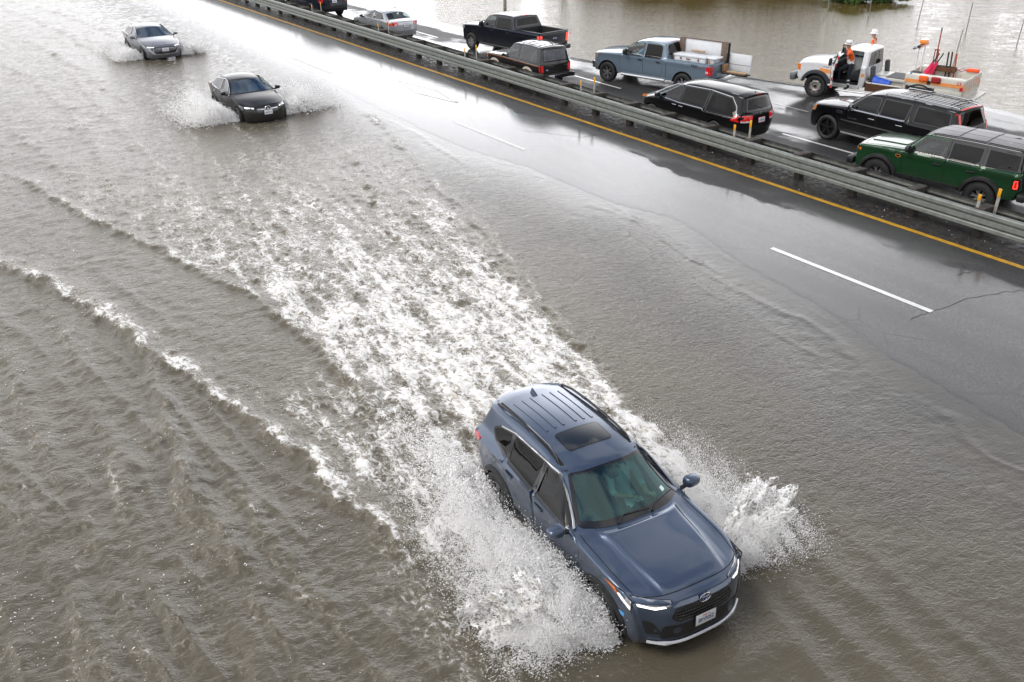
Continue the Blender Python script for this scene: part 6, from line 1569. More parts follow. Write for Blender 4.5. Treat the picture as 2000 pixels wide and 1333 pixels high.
def helmet(root, c, f, band=False):
    mb = MB(); f = Vector(f).normalized(); c = Vector(c)
    mb.lathe([(.155, -.01), (.165, .0), (.125, .018), (.122, .06), (.105, .105), (.065, .135), (.001, .145)], 28, 0, 'z', tuple(c))
    mb.box(tuple(c + Vector((0, 0, .115))), (.22, .03, .05), 0, rz=math.atan2(f.y, f.x), bev=.012)
    if band: mb.lathe([(.126, .022), (.129, .025), (.128, .045), (.124, .048)], 28, 1, 'z', tuple(c))
    mb.ball(tuple(c + f * .12 + Vector((0, 0, .06))), (.012, .012, .014), 1, 8, 6)
    mb.build("helmet", [M_HELM, M_BLACK], root)

def worker_at_door(loc, rz):
    root = thing("person", "worker in white helmet and orange jacket at the open truck door, hands raised", "person", loc, rz)
    J = dict(pelvis=(0, 0, .95, .14, .17), waist=(.03, 0, 1.12, .13, .17), chest=(.10, 0, 1.36, .14, .20), neck=(.15, 0, 1.53, .06), head=(.19, 0, 1.66, .085, .095), crown=(.19, 0, 1.74, .075),
             hipL=(.0, .10, .90, .10), kneeL=(.03, .11, .50, .07), ankL=(-.02, .11, .10, .05), toeL=(.14, .12, .05, .045),
             hipR=(.02, -.10, .90, .10), kneeR=(.38, -.13, .72, .07), ankR=(.34, -.13, .34, .05), toeR=(.50, -.13, .30, .045),
             shL=(.10, .20, 1.46, .075), elL=(.30, .33, 1.34, .055), wrL=(.33, .13, 1.60, .036), shR=(.12, -.20, 1.46, .075), elR=(.32, -.34, 1.36, .055), wrR=(.34, -.12, 1.60, .036))
    B = [("pelvis", "waist"), ("waist", "chest"), ("chest", "neck"), ("neck", "head"), ("head", "crown"), ("pelvis", "hipL"), ("hipL", "kneeL"), ("kneeL", "ankL"), ("ankL", "toeL"), ("pelvis", "hipR"), ("hipR", "kneeR"), ("kneeR", "ankR"), ("ankR", "toeR"), ("chest", "shL"), ("shL", "elL"), ("elL", "wrL"), ("chest", "shR"), ("shR", "elR"), ("elR", "wrR")]
    def pick(p):
        if p.z < .14 and p.x < .3: return 2
        if p.z < .38 and p.x > .28: return 2
        if .22 < p.z < .27 and p.x < .2 or .36 < p.z < .41 and p.x < .2: return 1
        if p.z < 1.02: return 3
        if p.z > 1.56 and abs(p.y) < .105: return 5
        if p.x > .26 and p.z > 1.3: return 3
        if 1.02 < p.z < 1.08: return 1
        if abs(abs(p.y) - .12) < .022 and 1.1 < p.z < 1.5: return 1
        return 0
    body_mesh("body", J, B, [M_ORANGE, M_REFL, M_BOOT, M_NAVY, M_HAIR, M_SKIN], pick, hands=(((.335, .12, 1.60), (.2, -.6, .9), (.9, .2, 0)), ((.345, -.11, 1.60), (.2, .6, .9), (.9, -.2, 0))), parent=root, face=((.20, 0, 1.66), (1, 0, 0)))
    helmet(root, (.19, 0, 1.735), (1, 0, 0), True)
    mb = MB()
    for y in (.035, -.035): mb.tube([(.30, y, 1.675), (.40, y, 1.675)], [.024, .03], 10)
    mb.box((.34, 0, 1.68), (.05, .05, .025), 0)
    b = mb.build("binoculars", M_BLACK); b.location = loc; b.rotation_euler = (0, 0, rz); tag(b, "black binoculars held to the eyes of the worker at the truck door", "binoculars")
def worker_behind(loc, rz):
    root = thing("person", "second worker in white helmet and orange jacket seen head and shoulders beyond the truck roof", "person", loc, rz)
    J = dict(pelvis=(0, 0, .95, .14, .17), waist=(.0, 0, 1.12, .13, .17), chest=(.02, 0, 1.36, .14, .20), neck=(.03, 0, 1.53, .06), head=(.05, 0, 1.66, .085, .095), crown=(.05, 0, 1.74, .075),
             hipL=(.0, .10, .90, .10), kneeL=(.03, .11, .50, .07), ankL=(-.02, .11, .10, .05), toeL=(.14, .12, .05, .045), hipR=(.0, -.10, .90, .10), kneeR=(.03, -.11, .50, .07), ankR=(-.02, -.11, .10, .05), toeR=(.14, -.12, .05, .045),
             shL=(.02, .21, 1.47, .075), elL=(.02, .28, 1.2, .055), wrL=(.16, .22, 1.02, .036), shR=(.02, -.21, 1.47, .075), elR=(.02, -.28, 1.2, .055), wrR=(.16, -.2, 1.02, .036))
    B = [("pelvis", "waist"), ("waist", "chest"), ("chest", "neck"), ("neck", "head"), ("head", "crown"), ("pelvis", "hipL"), ("hipL", "kneeL"), ("kneeL", "ankL"), ("ankL", "toeL"), ("pelvis", "hipR"), ("hipR", "kneeR"), ("kneeR", "ankR"), ("ankR", "toeR"), ("chest", "shL"), ("shL", "elL"), ("elL", "wrL"), ("chest", "shR"), ("shR", "elR"), ("elR", "wrR")]
    def pick(p):
        if p.z < .14: return 2
        if p.z < .98: return 3
        if p.z > 1.575 and abs(p.y) < .11: return 5
        if 1.51 < p.z < 1.6 and abs(p.y) < .1 and p.x < .05: return 3
        if abs(abs(p.y) - .13) < .03: return 1
        return 0
    body_mesh("body", J, B, [M_ORANGE, M_REFL, M_BOOT, M_NAVY, M_HAIR, M_SKIN], pick, hands=(((.17, .22, 1.01), (1, 0, -.5), (0, .3, 1)), ((.17, -.2, 1.01), (1, 0, -.5), (0, -.3, 1))), parent=root, face=((.06, 0, 1.66), (1, 0, 0)))
    helmet(root, (.05, 0, 1.735), (1, 0, 0))
def driver(root_loc, rz, z0, x, label, shirt, wheel):
    """a seated driver in car coordinates; the hands close on the wheel rim"""
    root = thing("person", label, "person", root_loc, rz)
    y = .36; wx, wz = wheel
    J = dict(pelvis=(x, y, z0 + .24, .14, .17), chest=(x - .10, y, z0 + .56, .13, .19), neck=(x - .11, y, z0 + .76, .055), head=(x - .08, y, z0 + .90, .085, .095), crown=(x - .08, y, z0 + .98, .075),
             shL=(x - .08, y + .20, z0 + .68, .07), elL=(x + .14, y + .26, z0 + .44, .05), wrL=(wx - .05, y + .12, wz + .12, .032), shR=(x - .08, y - .20, z0 + .68, .07), elR=(x + .16, y - .26, z0 + .46, .05), wrR=(wx - .05, y - .10, wz + .14, .032),
             kneeL=(x + .46, y + .12, z0 + .30, .08), kneeR=(x + .46, y - .12, z0 + .30, .08), footL=(x + .62, y + .12, z0 - .02, .05), footR=(x + .66, y - .12, z0 - .02, .05))
    B = [("pelvis", "chest"), ("chest", "neck"), ("neck", "head"), ("head", "crown"), ("chest", "shL"), ("shL", "elL"), ("elL", "wrL"), ("chest", "shR"), ("shR", "elR"), ("elR", "wrR"), ("pelvis", "kneeL"), ("pelvis", "kneeR"), ("kneeL", "footL"), ("kneeR", "footR")]
    def pick(p):
        if p.z > z0 + .95 or p.z > z0 + .84 and p.x < x - .12: return 2
        if p.z > z0 + .77 and abs(p.y - y) < .12: return 3
        if p.x > x + .20 and p.z > z0 + .38: return 3
        if p.x > x + .12 and p.z < z0 + .36: return 1
        return 0
    body_mesh("body", J, B, [shirt, M_NAVY, M_HAIR, M_SKIN], pick, hands=(((wx - .03, y + .12, wz + .13), (.7, .2, .35), (-.3, 0, 1)), ((wx - .03, y - .10, wz + .15), (.7, -.2, .35), (-.3, 0, 1))), parent=root, face=((x - .07, y, z0 + .90), (1, 0, 0)))
    return root
driver((HX, HY, -.12), hz(HH), .55, .02, "driver in a pale grey top gripping the wheel of the blue crossover in front", mat("pale_top", (.60, .64, .64), .8), (.50, .95))
driver((MX, MY, -.16), hz(MH), .36, -.02, "driver in a light blue shirt behind the windscreen of the black saloon", mat("light_blue_shirt", (.35, .5, .62), .8), (.46, .82))
driver((27.83, 28.91, .012), hz(.2628), .78, .45, "driver in a sky blue shirt in the cab of the loaded pickup", mat("sky_blue_shirt", (.20, .48, .70), .8), (.80, 1.18))

# ------------------------------------------------------------------ the road crew's utility truck
M_RUST = mat("rust", (.11, .045, .018), .85, var=.5, vscale=14, bump=.4)
def chipped(name, base=(.66, .64, .57)):
    t = NT(name); a = t.noise(5.5, 8, .7); e = t.ramp(a, .60, .66)
    return t.set(Base_Color=t.mix(e, t.mix(t.ramp(t.noise(2, 4), .3, .7), base, tuple(v * .86 for v in base)), (.14, .06, .025)), Roughness=t.ramp(e, 0, 1, .4, .85), Normal=t.bump(t.noise(40, 3), .15, .01))
M_CHIP = chipped("chipped_white_paint"); M_OSTRIPE = mat("orange_stripe", (.85, .33, .10), .4, coat=.3, var=.08); M_FLAP = mat("grey_rubber", (.045, .05, .055), .6, var=.2)
def utility_truck():
    P = M_WHITE; TX, TY, TH = 32.304, 23.671, .274
    root = thing("utility_truck", "white road crew truck with orange stripes and its driver's door open", "truck", (TX, TY, .0), hz(TH))
    prof = [(.86, .66, -.08, 0, .03), (.94, .76, -.1, 0, .05), (.95, 1.0, -.12, 0, .06), (.91, 1.27, -.13, .0, .06), (.78, 1.40, -.15, .05, .12), (.3, 1.475, -.05, .08, .3), (-.26, 1.53, -.06, .06, .06), (-.38, 1.55, -.16, .04, .05), (-.90, 1.99, -.1, .05, .12), (-1.12, 2.07, 0, .06, .15), (-1.5, 2.09, 0, .06, .3), (-1.80, 2.07, 0, .06, .1), (-1.93, 2.0, .02, .04, .05), (-1.95, 1.40, .02, 0, .05), (-1.96, .9, .02, 0, .04), (-1.93, .64, .02, 0, .03)]
    c = Car(root, prof, 1.98, [(.9, 1.30), (-.3, 1.40), (-1.95, 1.40)], .62, [(0, .45)], .53, ((.4, .06), (.2, .02)), tumble=.24, rr=.05, tuck=.03, shoulder=.03)
    door = [(-.56, .70), (-1.70, .70), (-1.73, 1.3), (-1.71, 1.96), (-1.08, 1.97), (-.66, 1.53), (-.54, 1.3)]
    c.open_side(door, .05); c.open_cap(7.07, 7.93, .9); c.open_cap(12.1, 12.95, .84); c.build_body(P)
    glassed(c, 7.07, 7.93, .9, G_CLEAR, "windscreen"); glassed(c, 12.1, 12.95, .84, G_MID, "rear_window", .05)
    mb = MB()
    for v in (-.28, .28): c.capp(mb, [(12.1, v - .02), (12.1, v + .02), (12.95, v + .02), (12.95, v - .02)], .012, 0, .3)
    mb.build("window_bar", M_TRIM, root)
    win = [(-.74, 1.44), (-1.64, 1.42), (-1.65, 1.90), (-1.12, 1.91)]
    # right door stays shut
    mb = MB(); c.sidep(mb, door, -1, .002, .05, .15); d = mb.build("door", P, root)
    mb = MB(); c.sidep(mb, win, -1, .010, .04, .2, .03); mb.build("window", [G_DARK, M_TRIM], d)
    # left door swung out on its front hinges
    hx, hy = -.56, float(c.side([(-.56, 1.1)])[0]); Tm = Matrix.Translation((-hx, -hy, 0))
    def onto(src): q = MB(); q.merge(src, Tm); return q
    mb = MB(); dp = fillet(door, .05); wp = inset(fillet(win, .04), -.01)
    V2, T = cdt([dp, wp], gridpts(dp, .15, .04)); ct = V2[T].mean(1); k = inpoly(ct, dp) & ~inpoly(ct, wp); T = T[k]
    for off, m_ in ((.0, 0), (-.07, 1)): mb.add(np.stack([V2[:, 0], c.side(V2, off), V2[:, 1]], 1), T, m_)
    for lp in (dp, wp):
        a = np.stack([lp[:, 0], c.side(lp, 0), lp[:, 1]], 1); b = np.stack([lp[:, 0], c.side(lp, -.07), lp[:, 1]], 1); n = len(lp)
        mb.add(list(a) + list(b), [(q, (q + 1) % n, n + (q + 1) % n, n + q) for q in range(n)], 0)
    dr = onto(mb).build("door", [P, M_INT], root, loc=(hx, hy, 0)); dr.rotation_euler = (0, 0, R(-68))
    tag(dr, "open driver's door with red and white edge marking")
    mb = MB(); c.sidep(mb, win, 1, -.03, .04, .2, .02); onto(mb).build("window", [G_MID, M_TRIM], dr)
    mb = MB(); c.sidep(mb, [(-.58, 1.08), (-1.66, 1.05), (-1.66, 1.20), (-.58, 1.23)], 1, .006, .0, .3); onto(mb).build("stripe", M_OSTRIPE, dr)
    mb = MB()
    for i in range(9):
        z = .76 + .135 * i; x = -1.71 if z < 1.9 else -1.7; mb.box((x - .012, float(c.side([(-1.65, z)])[0]) - .035, z), (.012, .05, .12), i % 2)
    onto(mb).build("edge_marking", [mat("red_reflector", (.65, .03, .03), .4), M_REFL], dr)
    mb = MB(); mb.box((-.58 - .95, hy + .02, 1.26), (.2, .03, .035), 0, bev=.01); onto(mb).build("handle", M_BLACK, dr)
    mb = MB(); mb.box((-.60, hy + .30, 1.52), (.10, .20, .30), 0, bev=.04); mb.box((-.60, hy + .10, 1.46), (.05, .24, .05), 1); mb.box((-.60, hy + .10, 1.56), (.05, .24, .05), 1); o = onto(mb).build("mirror", [M_BLACK, P], root, loc=(hx, hy, 0))
    mb = MB(); mb.box((-.60, -(hy + .30), 1.52), (.10, .20, .30), 0, bev=.04); mb.box((-.60, -(hy + .10), 1.5), (.05, .24, .05), 0); mb.build("mirror", M_BLACK, root)
    # front end
    mb = MB(); c.capp(mb, [(1.9, -.68), (3.6, -.68), (3.6, .68), (1.9, .68)], .012, .05, .15, .05); mb.build("grille", [M_BLACK, M_CHROME], root)
    mb = MB(); mb.box((1.0, 0, .72), (.22, 1.96, .30), 0, bev=.05); mb.build("front_bumper", mat("dull_bumper", (.20, .21, .22), .4, metal=.5), root)
    for sg in (1, -1):
        mb = MB(); c.sidep(mb, [(.84, 1.0), (.70, 1.0), (.70, 1.24), (.84, 1.26)], sg, .012, .02, .1); h = mb.build("side_marker", M_AMBER, root)
        mb = MB(); c.capp(mb, [(2.0, .72 * sg), (2.0, .98 * sg), (3.2, .98 * sg), (3.2, .72 * sg)], .012, .02, .1); mb.build("headlight", M_LAMP, root)
        mb = MB(); c.sidep(mb, [(-.10, 1.02), (-.10, 1.18), (-.53, 1.16), (-.53, 1.0)], sg, .004, .0, .3); mb.build("stripe", M_OSTRIPE, root)
        mb = MB(); c.sidep(mb, [(-1.78, 1.04), (-1.90, 1.04), (-1.90, 1.17), (-1.78, 1.17)], sg, .004, .0, .3); mb.build("stripe", M_OSTRIPE, root)
        mb = MB(); mb.box((-1.15, sg * .98, .60), (1.2, .22, .06), 0, bev=.01); mb.build("side_step", M_CHIP, root)
        mb = MB(); y = float(c.side([(-.42, 1.22)])[0]); mb.box((-.36, sg * (y + .006), 1.26), (.26, .012, .035), 0, bev=.004); mb.build("badge", M_CHROME, root)
    c.archtrim(mat("grey_flare", (.03, .036, .045), .55), .12, .05, "fender_flare", .05)
    # chassis and wheels
    mb = MB(); mb.box((-2.4, 0, .72), (6.2, .9, .22), 0); mb.box((.1, 0, .8), (1.2, 1.3, .35), 0); mb.box((-4.05, 0, .45), (.24, 1.7, .2), 0); mb.box((.0, 0, .45), (.18, 1.6, .18), 0); mb.build("chassis", M_WELL, root)
    st = (0, 0, 0, 0)
    for sg in (1, -1):
        wheel_part(root, (0, sg * .86, .445), sg, .445, .26, .28, st, mat("steel_rim", (.34, .32, .30), .5, metal=.5, var=.3), M_WELL)
        wheel_part(root, (-4.05, sg * .90, .445), sg, .445, .36, .28, st, mat("steel_rim", (.34, .32, .30), .5, metal=.5, var=.3), M_WELL)
    mb = MB(); mb.box((-1.2, 0, .70), (1.5, 1.7, .12), 0); mb.build("cabin_floor", M_INT, root)
    mb = MB(); mb.box((-1.45, 0, .95), (.5, 1.6, .26), 0, bev=.06); mb.box((-1.76, 0, 1.35), (.16, 1.6, .75), 0, bev=.06, ry=R(-8)); mb.build("seat", mat("grey_bench", (.05, .05, .05), .8), root)
    mb = MB(); mb.box((-.55, 0, 1.25), (.32, 1.7, .4), 0, bev=.08); mb.build("dashboard", M_INT, root)
    mb = MB(); cc = Vector((-.86, .42, 1.38)); mb.tube([cc + Vector((.10 * math.cos(q), .2 * math.sin(q), .17 * math.cos(q))) for q in np.linspace(0, 6.283, 21)], .016, 6, cap=False); mb.tube([cc, cc + Vector((.25, 0, -.15))], .03, 6); mb.build("steering_wheel", M_BLACK, root)
    # deck between cab and tool body, rusty side trough and rubber flaps
    mb = MB(); mb.box((-2.72, 0, 1.02), (1.5, 1.3, .10), 0, bev=.01); mb.box((-2.35, 0, 1.09), (.5, .8, .03), 1); mb.box((-2.95, 0, 1.085), (.7, 1.1, .03), 2); mb.box((-2.75, .56, .86), (1.45, .04, .32), 0); mb.build("deck", [M_CHIP, mat("worn_plate", (.55, .55, .53), .4, metal=.3, var=.15), mat("deck_mat", (.09, .09, .095), .7, var=.2)], root)
    for sg in (1, -1):
        a = np.linspace(0, math.pi / 2, 8); mb = MB()
        path = [(-2.02, 1.10)] + [(-2.02 - .0, 1.1)] + [(-2.10 - .20 * math.sin(q), 1.05 * 0 + .90 + .20 * math.cos(q)) for q in a][:0] + [(-2.06, .95), (-2.12, .86), (-2.4, .84), (-3.4, .84)]
        rings = []
        mb.box((-2.72, sg * 1.05, .72), (1.38, .03, .30), 1); mb.box((-2.04, sg * .86, .72), (.03, .40, .30), 1); mb.box((-2.72, sg * .86, .58), (1.38, .40, .03), 1)
        mb.tube([(-2.0, sg * .66, .88), (-2.01, sg * .95, .88), (-2.1, sg * 1.06, .88), (-3.42, sg * 1.06, .88)], .03, 8, 0); mb.build("side_trough", [M_CHIP, chipped("rusty_trough", (.10, .045, .02))], root)
        mb = MB(); mb.box((-2.16, sg * .80, 1.18), (.16, .26, .62), 0, bev=.06, ry=R(6)); mb.build("rubber_flap", M_FLAP, root)
    # tool body
    x0, x1, zt, zb = -3.47, -5.58, 1.42, .80; L = x0 - x1; xm = (x0 + x1) / 2
    mb = MB(); mb.box((xm, 0, .86), (L, 1.4, .10), 0)
    for sg in (1, -1):
        mb.box((xm, sg * .93, 1.22), (L, .40, .40), 0, bev=.012)
        for xa, xb in ((x0, -3.55), (-4.60, x1)):
            mb.box(((xa + xb) / 2, sg * .93, .90), (xa - xb, .40, .24), 0, bev=.01)
        a = np.linspace(0, math.pi, 18); rr_ = .54
        mb.loft([[(-4.06 + r_ * math.cos(q), y * sg, .52 + r_ * math.sin(q)) for q in a] for r_, y in ((rr_, .72), (rr_, 1.14), (rr_ + .05, 1.16), (rr_ + .05, 1.12))], 1, cap=False, closed=False)
        mb.box((-4.95, sg * 1.133, .92), (.62, .012, .22), 0, bev=.004)
    mb.box((x0 + .015, 0, 1.15), (.03, 1.5, .55), 0); mb.box((x1 - .01, 0, 1.12), (.04, 2.2, .58), 0, bev=.008)
    mb.box((x1 - .17, 0, .66), (.32, 2.2, .08), 0, bev=.01); mb.box((x1 + .02, 0, .74), (.06, 2.1, .18), 0)
    mb.build("tool_body", [M_CHIP, M_BLACK], root)
    for sg in (1, -1):
        mb = MB(); mb.box((xm, sg * 1.1345, 1.20), (L - .04, .008, .13), 0); mb.build("stripe", M_OSTRIPE, root)
        mb = MB(); mb.lathe([(.001, .0), (.05, 0), (.075, .012), (.075, -.01)], 20, 0, 'y', (-4.36, sg * 1.142, 1.20)); mb.build("filler_cap", M_BLACK, root)
        mb = MB(); mb.box((x1 + .06, sg * 1.135, 1.12), (.10, .012, .14), 0, bev=.01); mb.box((x1 - .034, sg * 1.0, 1.08), (.012, .12, .14), 0, bev=.01); mb.build("taillight", M_RED, root)
        mb = MB(); mb.box((x1 + .16, sg * 1.1405, 1.30), (.14, .008, .10), 0); mb.box((x1 + .16, sg * 1.146, 1.30), (.10, .004, .025), 1); mb.box((x1 + .16, sg * 1.146, 1.30), (.03, .004, .07), 1); mb.build("sticker", [mat("red_sign", (.6, .02, .04), .4), M_REFL], root)
    mb = MB()
    for i in range(7):
        y = -.9 + i * .3; mb.add([(x1 - .034, y, .95), (x1 - .034, y + .10, .95), (x1 - .034, y + .26, 1.32), (x1 - .034, y + .16, 1.32)], [(0, 1, 2, 3)])
    mb.build("tail_stripe", M_OSTRIPE, root)
    # light mast
    mb = MB()
    for y in (.45, -.25): mb.tube([(x0 - .12, y, 1.3), (x0 - .12, y, 2.28)], .025, 8)
    mb.tube([(x0 - .12, .45, 2.26), (x0 - .12, -.25, 2.26)], .03, 8); mb.build("light_mast", M_WHITE, root)
    mb = MB(); mb.box((x0 - .12, .05, 2.33), (.10, 1.1, .09), 1, bev=.01)
    for i in range(8): mb.box((x0 - .175, -.38 + i * .12, 2.33), (.02, .07, .07), 0, bev=.008)
    mb.build("arrow_light_bar", [M_AMBER, M_BLACK], root)
    mb = MB(); mb.box((x0 - .12, .0, 2.46), (.24, .36, .15), 0, bev=.03); mb.build("beacon", mat("orange_beacon", (.85, .24, .02), .25, coat=1., emit=(1, .3, .02), estr=.15), root)
    mb = MB(); mb.lathe([(.02, -.08), (.07, .02), (.075, .05), (.001, .05)], 14, 0, 'x', (x0 - .02, .66, 2.30)); mb.build("work_lamp", M_ALLOY, root)
    return root, (TX, TY, TH), c
truck_root, TRK, truck_c = utility_truck()
def on_truck(x, y, z):
    h = TRK[2]; return (TRK[0] - x * math.sin(h) - y * math.cos(h), TRK[1] + x * math.cos(h) - y * math.sin(h), z)
TRZ = hz(TRK[2])
worker_at_door(on_truck(-1.38, 1.18, .63 - .09), TRZ + R(28))
worker_behind(on_truck(-1.35, -1.15, .63), TRZ + R(10))
def cargo(name, label, cat, mb, mats, pos, rz, group=None, **kw):
    o = mb.build(name, mats, None, **kw); o.location = pos; o.rotation_euler = (0, 0, rz); return tag(o, label, cat, group)
def soft_pad(w, d, h):
    mb = MB(); n = 12
    rings = []
    for j in range(n + 1):
        v = j / n * 2 - 1; rings.append([(u_ * w / 2, v * d / 2, 0) for u_ in np.linspace(-1, 1, n + 1)])
    def P(u_, v, s_): e = (1 - u_ ** 4) * (1 - v ** 4); return (u_ * w / 2 * (1 - .05 * v * v), v * d / 2 * (1 - .06 * u_ * u_), s_ * h / 2 * e ** .5)
    us = np.linspace(-1, 1, n + 1)
    for s_ in (1, -1): mb.loft([[P(a, b, s_) for a in us] for b in us], cap=False, closed=False)
    return mb
for nm, lab, cm, x in (("bean_bag", "bright orange cushion bag hung on the side of the tool body", mat("orange_bag", (.85, .13, .015), .7, bump=.3, bscale=15), -4.16), ("bean_bag", "dark red cushion bag hung on the side of the tool body", mat("red_bag", (.32, .012, .012), .7, bump=.3, bscale=15), -4.60)):
    mb = soft_pad(.34, .22, .09); q = MB(); q.merge(mb, Matrix.Rotation(R(90), 4, 'X')); cargo(nm, lab, "cushion", q, cm, on_truck(x, 1.17, 1.33), TRZ + R(1))
mb = MB(); mb.loft([[(-.32 + .64 * i / 14, .0 + .19 * math.cos(q) * (1 - .3 * i / 14), .0 + (.26 * math.sin(q) + .02 * math.sin(9 * q + i)) * (1 - .45 * i / 14)) for q in np.linspace(0, math.pi, 14)] for i in range(15)])
cargo("blue_tarp", "crumpled blue tarpaulin in the trough behind the truck cab", "tarpaulin", mb, mat("blue_tarp", (.01, .09, .55), .45, bump=.5, bscale=9), on_truck(-2.56, .82, .87), TRZ + math.pi)
M_TOOLRED = mat("red_handle", (.34, .03, .025), .6, var=.2); M_TOOLWOOD = mat("dark_wood_stake", (.05, .03, .018), .8, var=.3); M_TOOLG = mat("grey_steel_tool", (.35, .34, .32), .4, metal=.7)
mb = MB(); mb.tube([(0, 0, 0), (.02, 0, 1.95)], .022, 8); mb.tube([(.10, 0, 0), (.09, .02, 1.2)], .02, 8); mb.tube([(-.06, 0, 0), (-.03, 0, 1.2)], .02, 8); mb.box((.02, 0, 1.18), (.2, .04, .03), 0); mb.tube([(.02, 0, 1.9), (.02, 0, 1.98)], .026, 8, 1)
cargo("digging_bar", "tall red post driver standing upright in the tool body", "tool", mb, [M_TOOLRED, M_BLACK], on_truck(-3.98, -.62, .92), TRZ)
for i, (x, y, ln, m_, lab) in enumerate(((-4.42, -.6, 1.15, M_TOOLWOOD, "dark upright timber stake left of the grey rake in the tool body"), (-4.52, -.72, 1.15, M_TOOLWOOD, "second dark timber stake just behind the first stake in the tool body"), (-4.72, -.6, 1.12, mat("orange_stake", (.40, .07, .02), .6), "rust-orange stake right of the grey rake in the tool body"))):
    mb = MB(); mb.box((0, 0, ln / 2), (.05, .06, ln), 0, bev=.006, ry=R(3)); cargo("stake", lab, "stake", mb, m_, on_truck(x, y, .92), TRZ)
mb = MB(); mb.tube([(0, 0, 0), (-.10, 0, 1.85)], .018, 8)
for k in range(-2, 3): mb.tube([(-.10, 0, 1.85), (-.11, .05 * k, 1.98)], .008, 5)
cargo("rake", "grey rake with spread tines standing in the tool body", "tool", mb, M_TOOLG, on_truck(-4.60, -.62, .92), TRZ)
for i, (x, y) in enumerate(((-3.80, -.30), (-3.92, -.42))):
    mb = MB(); mb.tube([(0, 0, 0), (-.18, 0, .42)], [.11, .05], 12, 0); mb.tube([(-.18, 0, .42), (-.34, 0, .78)], .024, 8, 1)
    cargo("warning_flag", ("front" if i == 0 else "rear") + " pink rolled warning flag leaning over the edge of the tool body", "flag", mb, [mat("pink_cloth", (.85, .03, .12), .6), M_TOOLWOOD], on_truck(x, y, 1.25), TRZ)
mb = MB(); mb.box((0, 0, .08), (.95, .35, .16), 0, bev=.01); mb.box((0, 0, .165), (.85, .25, .02), 1); cargo("tool_tray", "rusty brown steel tray of tools on the far side of the tool body", "tray", mb, [M_RUST, M_WELL], on_truck(-4.3, -.62, 1.36), TRZ)
mb = MB(); mb.box((0, 0, .05), (.45, .2, .12), 0, bev=.03); cargo("orange_case", "flat bright orange case at the rear of the tool body", "case", mb, mat("orange_case", (.85, .10, .02), .5), on_truck(-5.35, -.75, 1.43), TRZ)
mb = MB(); mb.tube([(.16 * math.cos(q) * (1 + .08 * math.sin(5 * q)), .14 * math.sin(q), .02 * math.sin(3 * q)) for q in np.linspace(0, 18.8, 90)], .014, 6); cargo("hose_coil", "coil of dark red hose lying beside the orange case", "hose", mb, mat("red_hose", (.3, .02, .03), .5), on_truck(-4.98, -.72, 1.45), TRZ)
mb = MB(); mb.box((0, 0, .02), (.34, .26, .05), 0, bev=.02)
for k in range(5): mb.box((-.12 + .06 * k, 0, .05), (.02, .22, .02), 0)
cargo("rubber_mat", "black ribbed rubber mat on the front corner of the tool body", "mat", mb, M_FLAP, on_truck(-3.72, .62, 1.40), TRZ)
mb = MB(); mb.box((0, 0, .01), (.05, .16, .03), 0, bev=.008); cargo("rag", "small blue rag on the front edge of the tool body", "rag", mb, mat("blue_rag", (.02, .2, .5), .8), on_truck(-3.62, .98, 1.43), TRZ)

# ------------------------------------------------------------------ load on the grey-blue pickup
def on_tun(x, y, z):
    h = .2628; return (27.83 - x * math.sin(h) - y * math.cos(h), 28.91 + x * math.cos(h) - y * math.sin(h), z + .012)
TZ = hz(.2628)
M_BOARD = mat("white_board", (.74, .76, .79), .45, var=.05); M_PLANK = mat("grey_brown_plank", (.16, .115, .085), .8, var=.3, vscale=14, bump=.3); M_PINE = mat("raw_pine", (.45, .30, .17), .7, var=.2)
mb = MB(); mb.box((0, 0, .14), (1.42, .52, .26), 0, bev=.03); mb.box((0, 0, .30), (1.48, .58, .09), 0, bev=.035); mb.box((.05, .296, .2), (.2, .01, .05), 1); mb.box((.4, .28, .2), (.06, .03, .08), 1, bev=.006); mb.box((-.4, .28, .2), (.06, .03, .08), 1, bev=.006)
cargo("tool_chest", "long white plastic tool chest with a domed lid on the pickup's near bed rail", "tool chest", mb, [mat("chest_plastic", (.66, .68, .70), .4, var=.06), mat("chest_label", (.25, .10, .09), .5)], on_tun(-1.98, .50, 1.18), TZ)
mb = MB(); mb.box((0, 0, .62), (1.75, .04, .78), 0, bev=.006); mb.box((0, .0, 1.03), (2.25, .10, .035), 1, bev=.004)
for x in (1.02, -.92): mb.box((x, .05, .50), (.26, .035, 1.04), 1, bev=.004); mb.box((x - .16, -.05, .50), (.05, .12, 1.04), 2)
cargo("board_rack", "upright white board framed by two grey-brown planks in the pickup bed", "board", mb, [M_BOARD, M_PLANK, M_WELL], on_tun(-2.05, -.28, .97), TZ)
mb = MB(); mb.box((0, 0, .33), (1.35, .045, .66), 0, bev=.006); mb.box((0, .026, .25), (1.34, .006, .012), 1)
cargo("white_panel", "white panel sticking out over the pickup's lowered rear end", "board", mb, [M_BOARD, M_SEAM], on_tun(-3.44, -.42, .93), TZ)
mb = MB(); mb.box((0, 0, .03), (.62, .09, .06), 0, bev=.01); cargo("timber_offcut", "short brown timber offcut resting against the white board", "timber", mb, M_PINE, on_tun(-1.85, -.12, 1.52), TZ + R(3))
mb = MB(); mb.box((0, 0, .3), (.30, .55, .62), 0, bev=.02); mb.box((0, 0, .64), (.50, .62, .07), 1, bev=.025); mb.box((.08, .285, .26), (.09, .02, .6), 2)
cargo("wrapped_crate", "crate wrapped in clear plastic sheet at the rear of the pickup bed", "crate", mb, [mat("plastic_wrap", (.42, .43, .45), .25, coat=.8, bump=.6, bscale=14), M_BOARD, M_PINE], on_tun(-2.86, .35, .84), TZ)
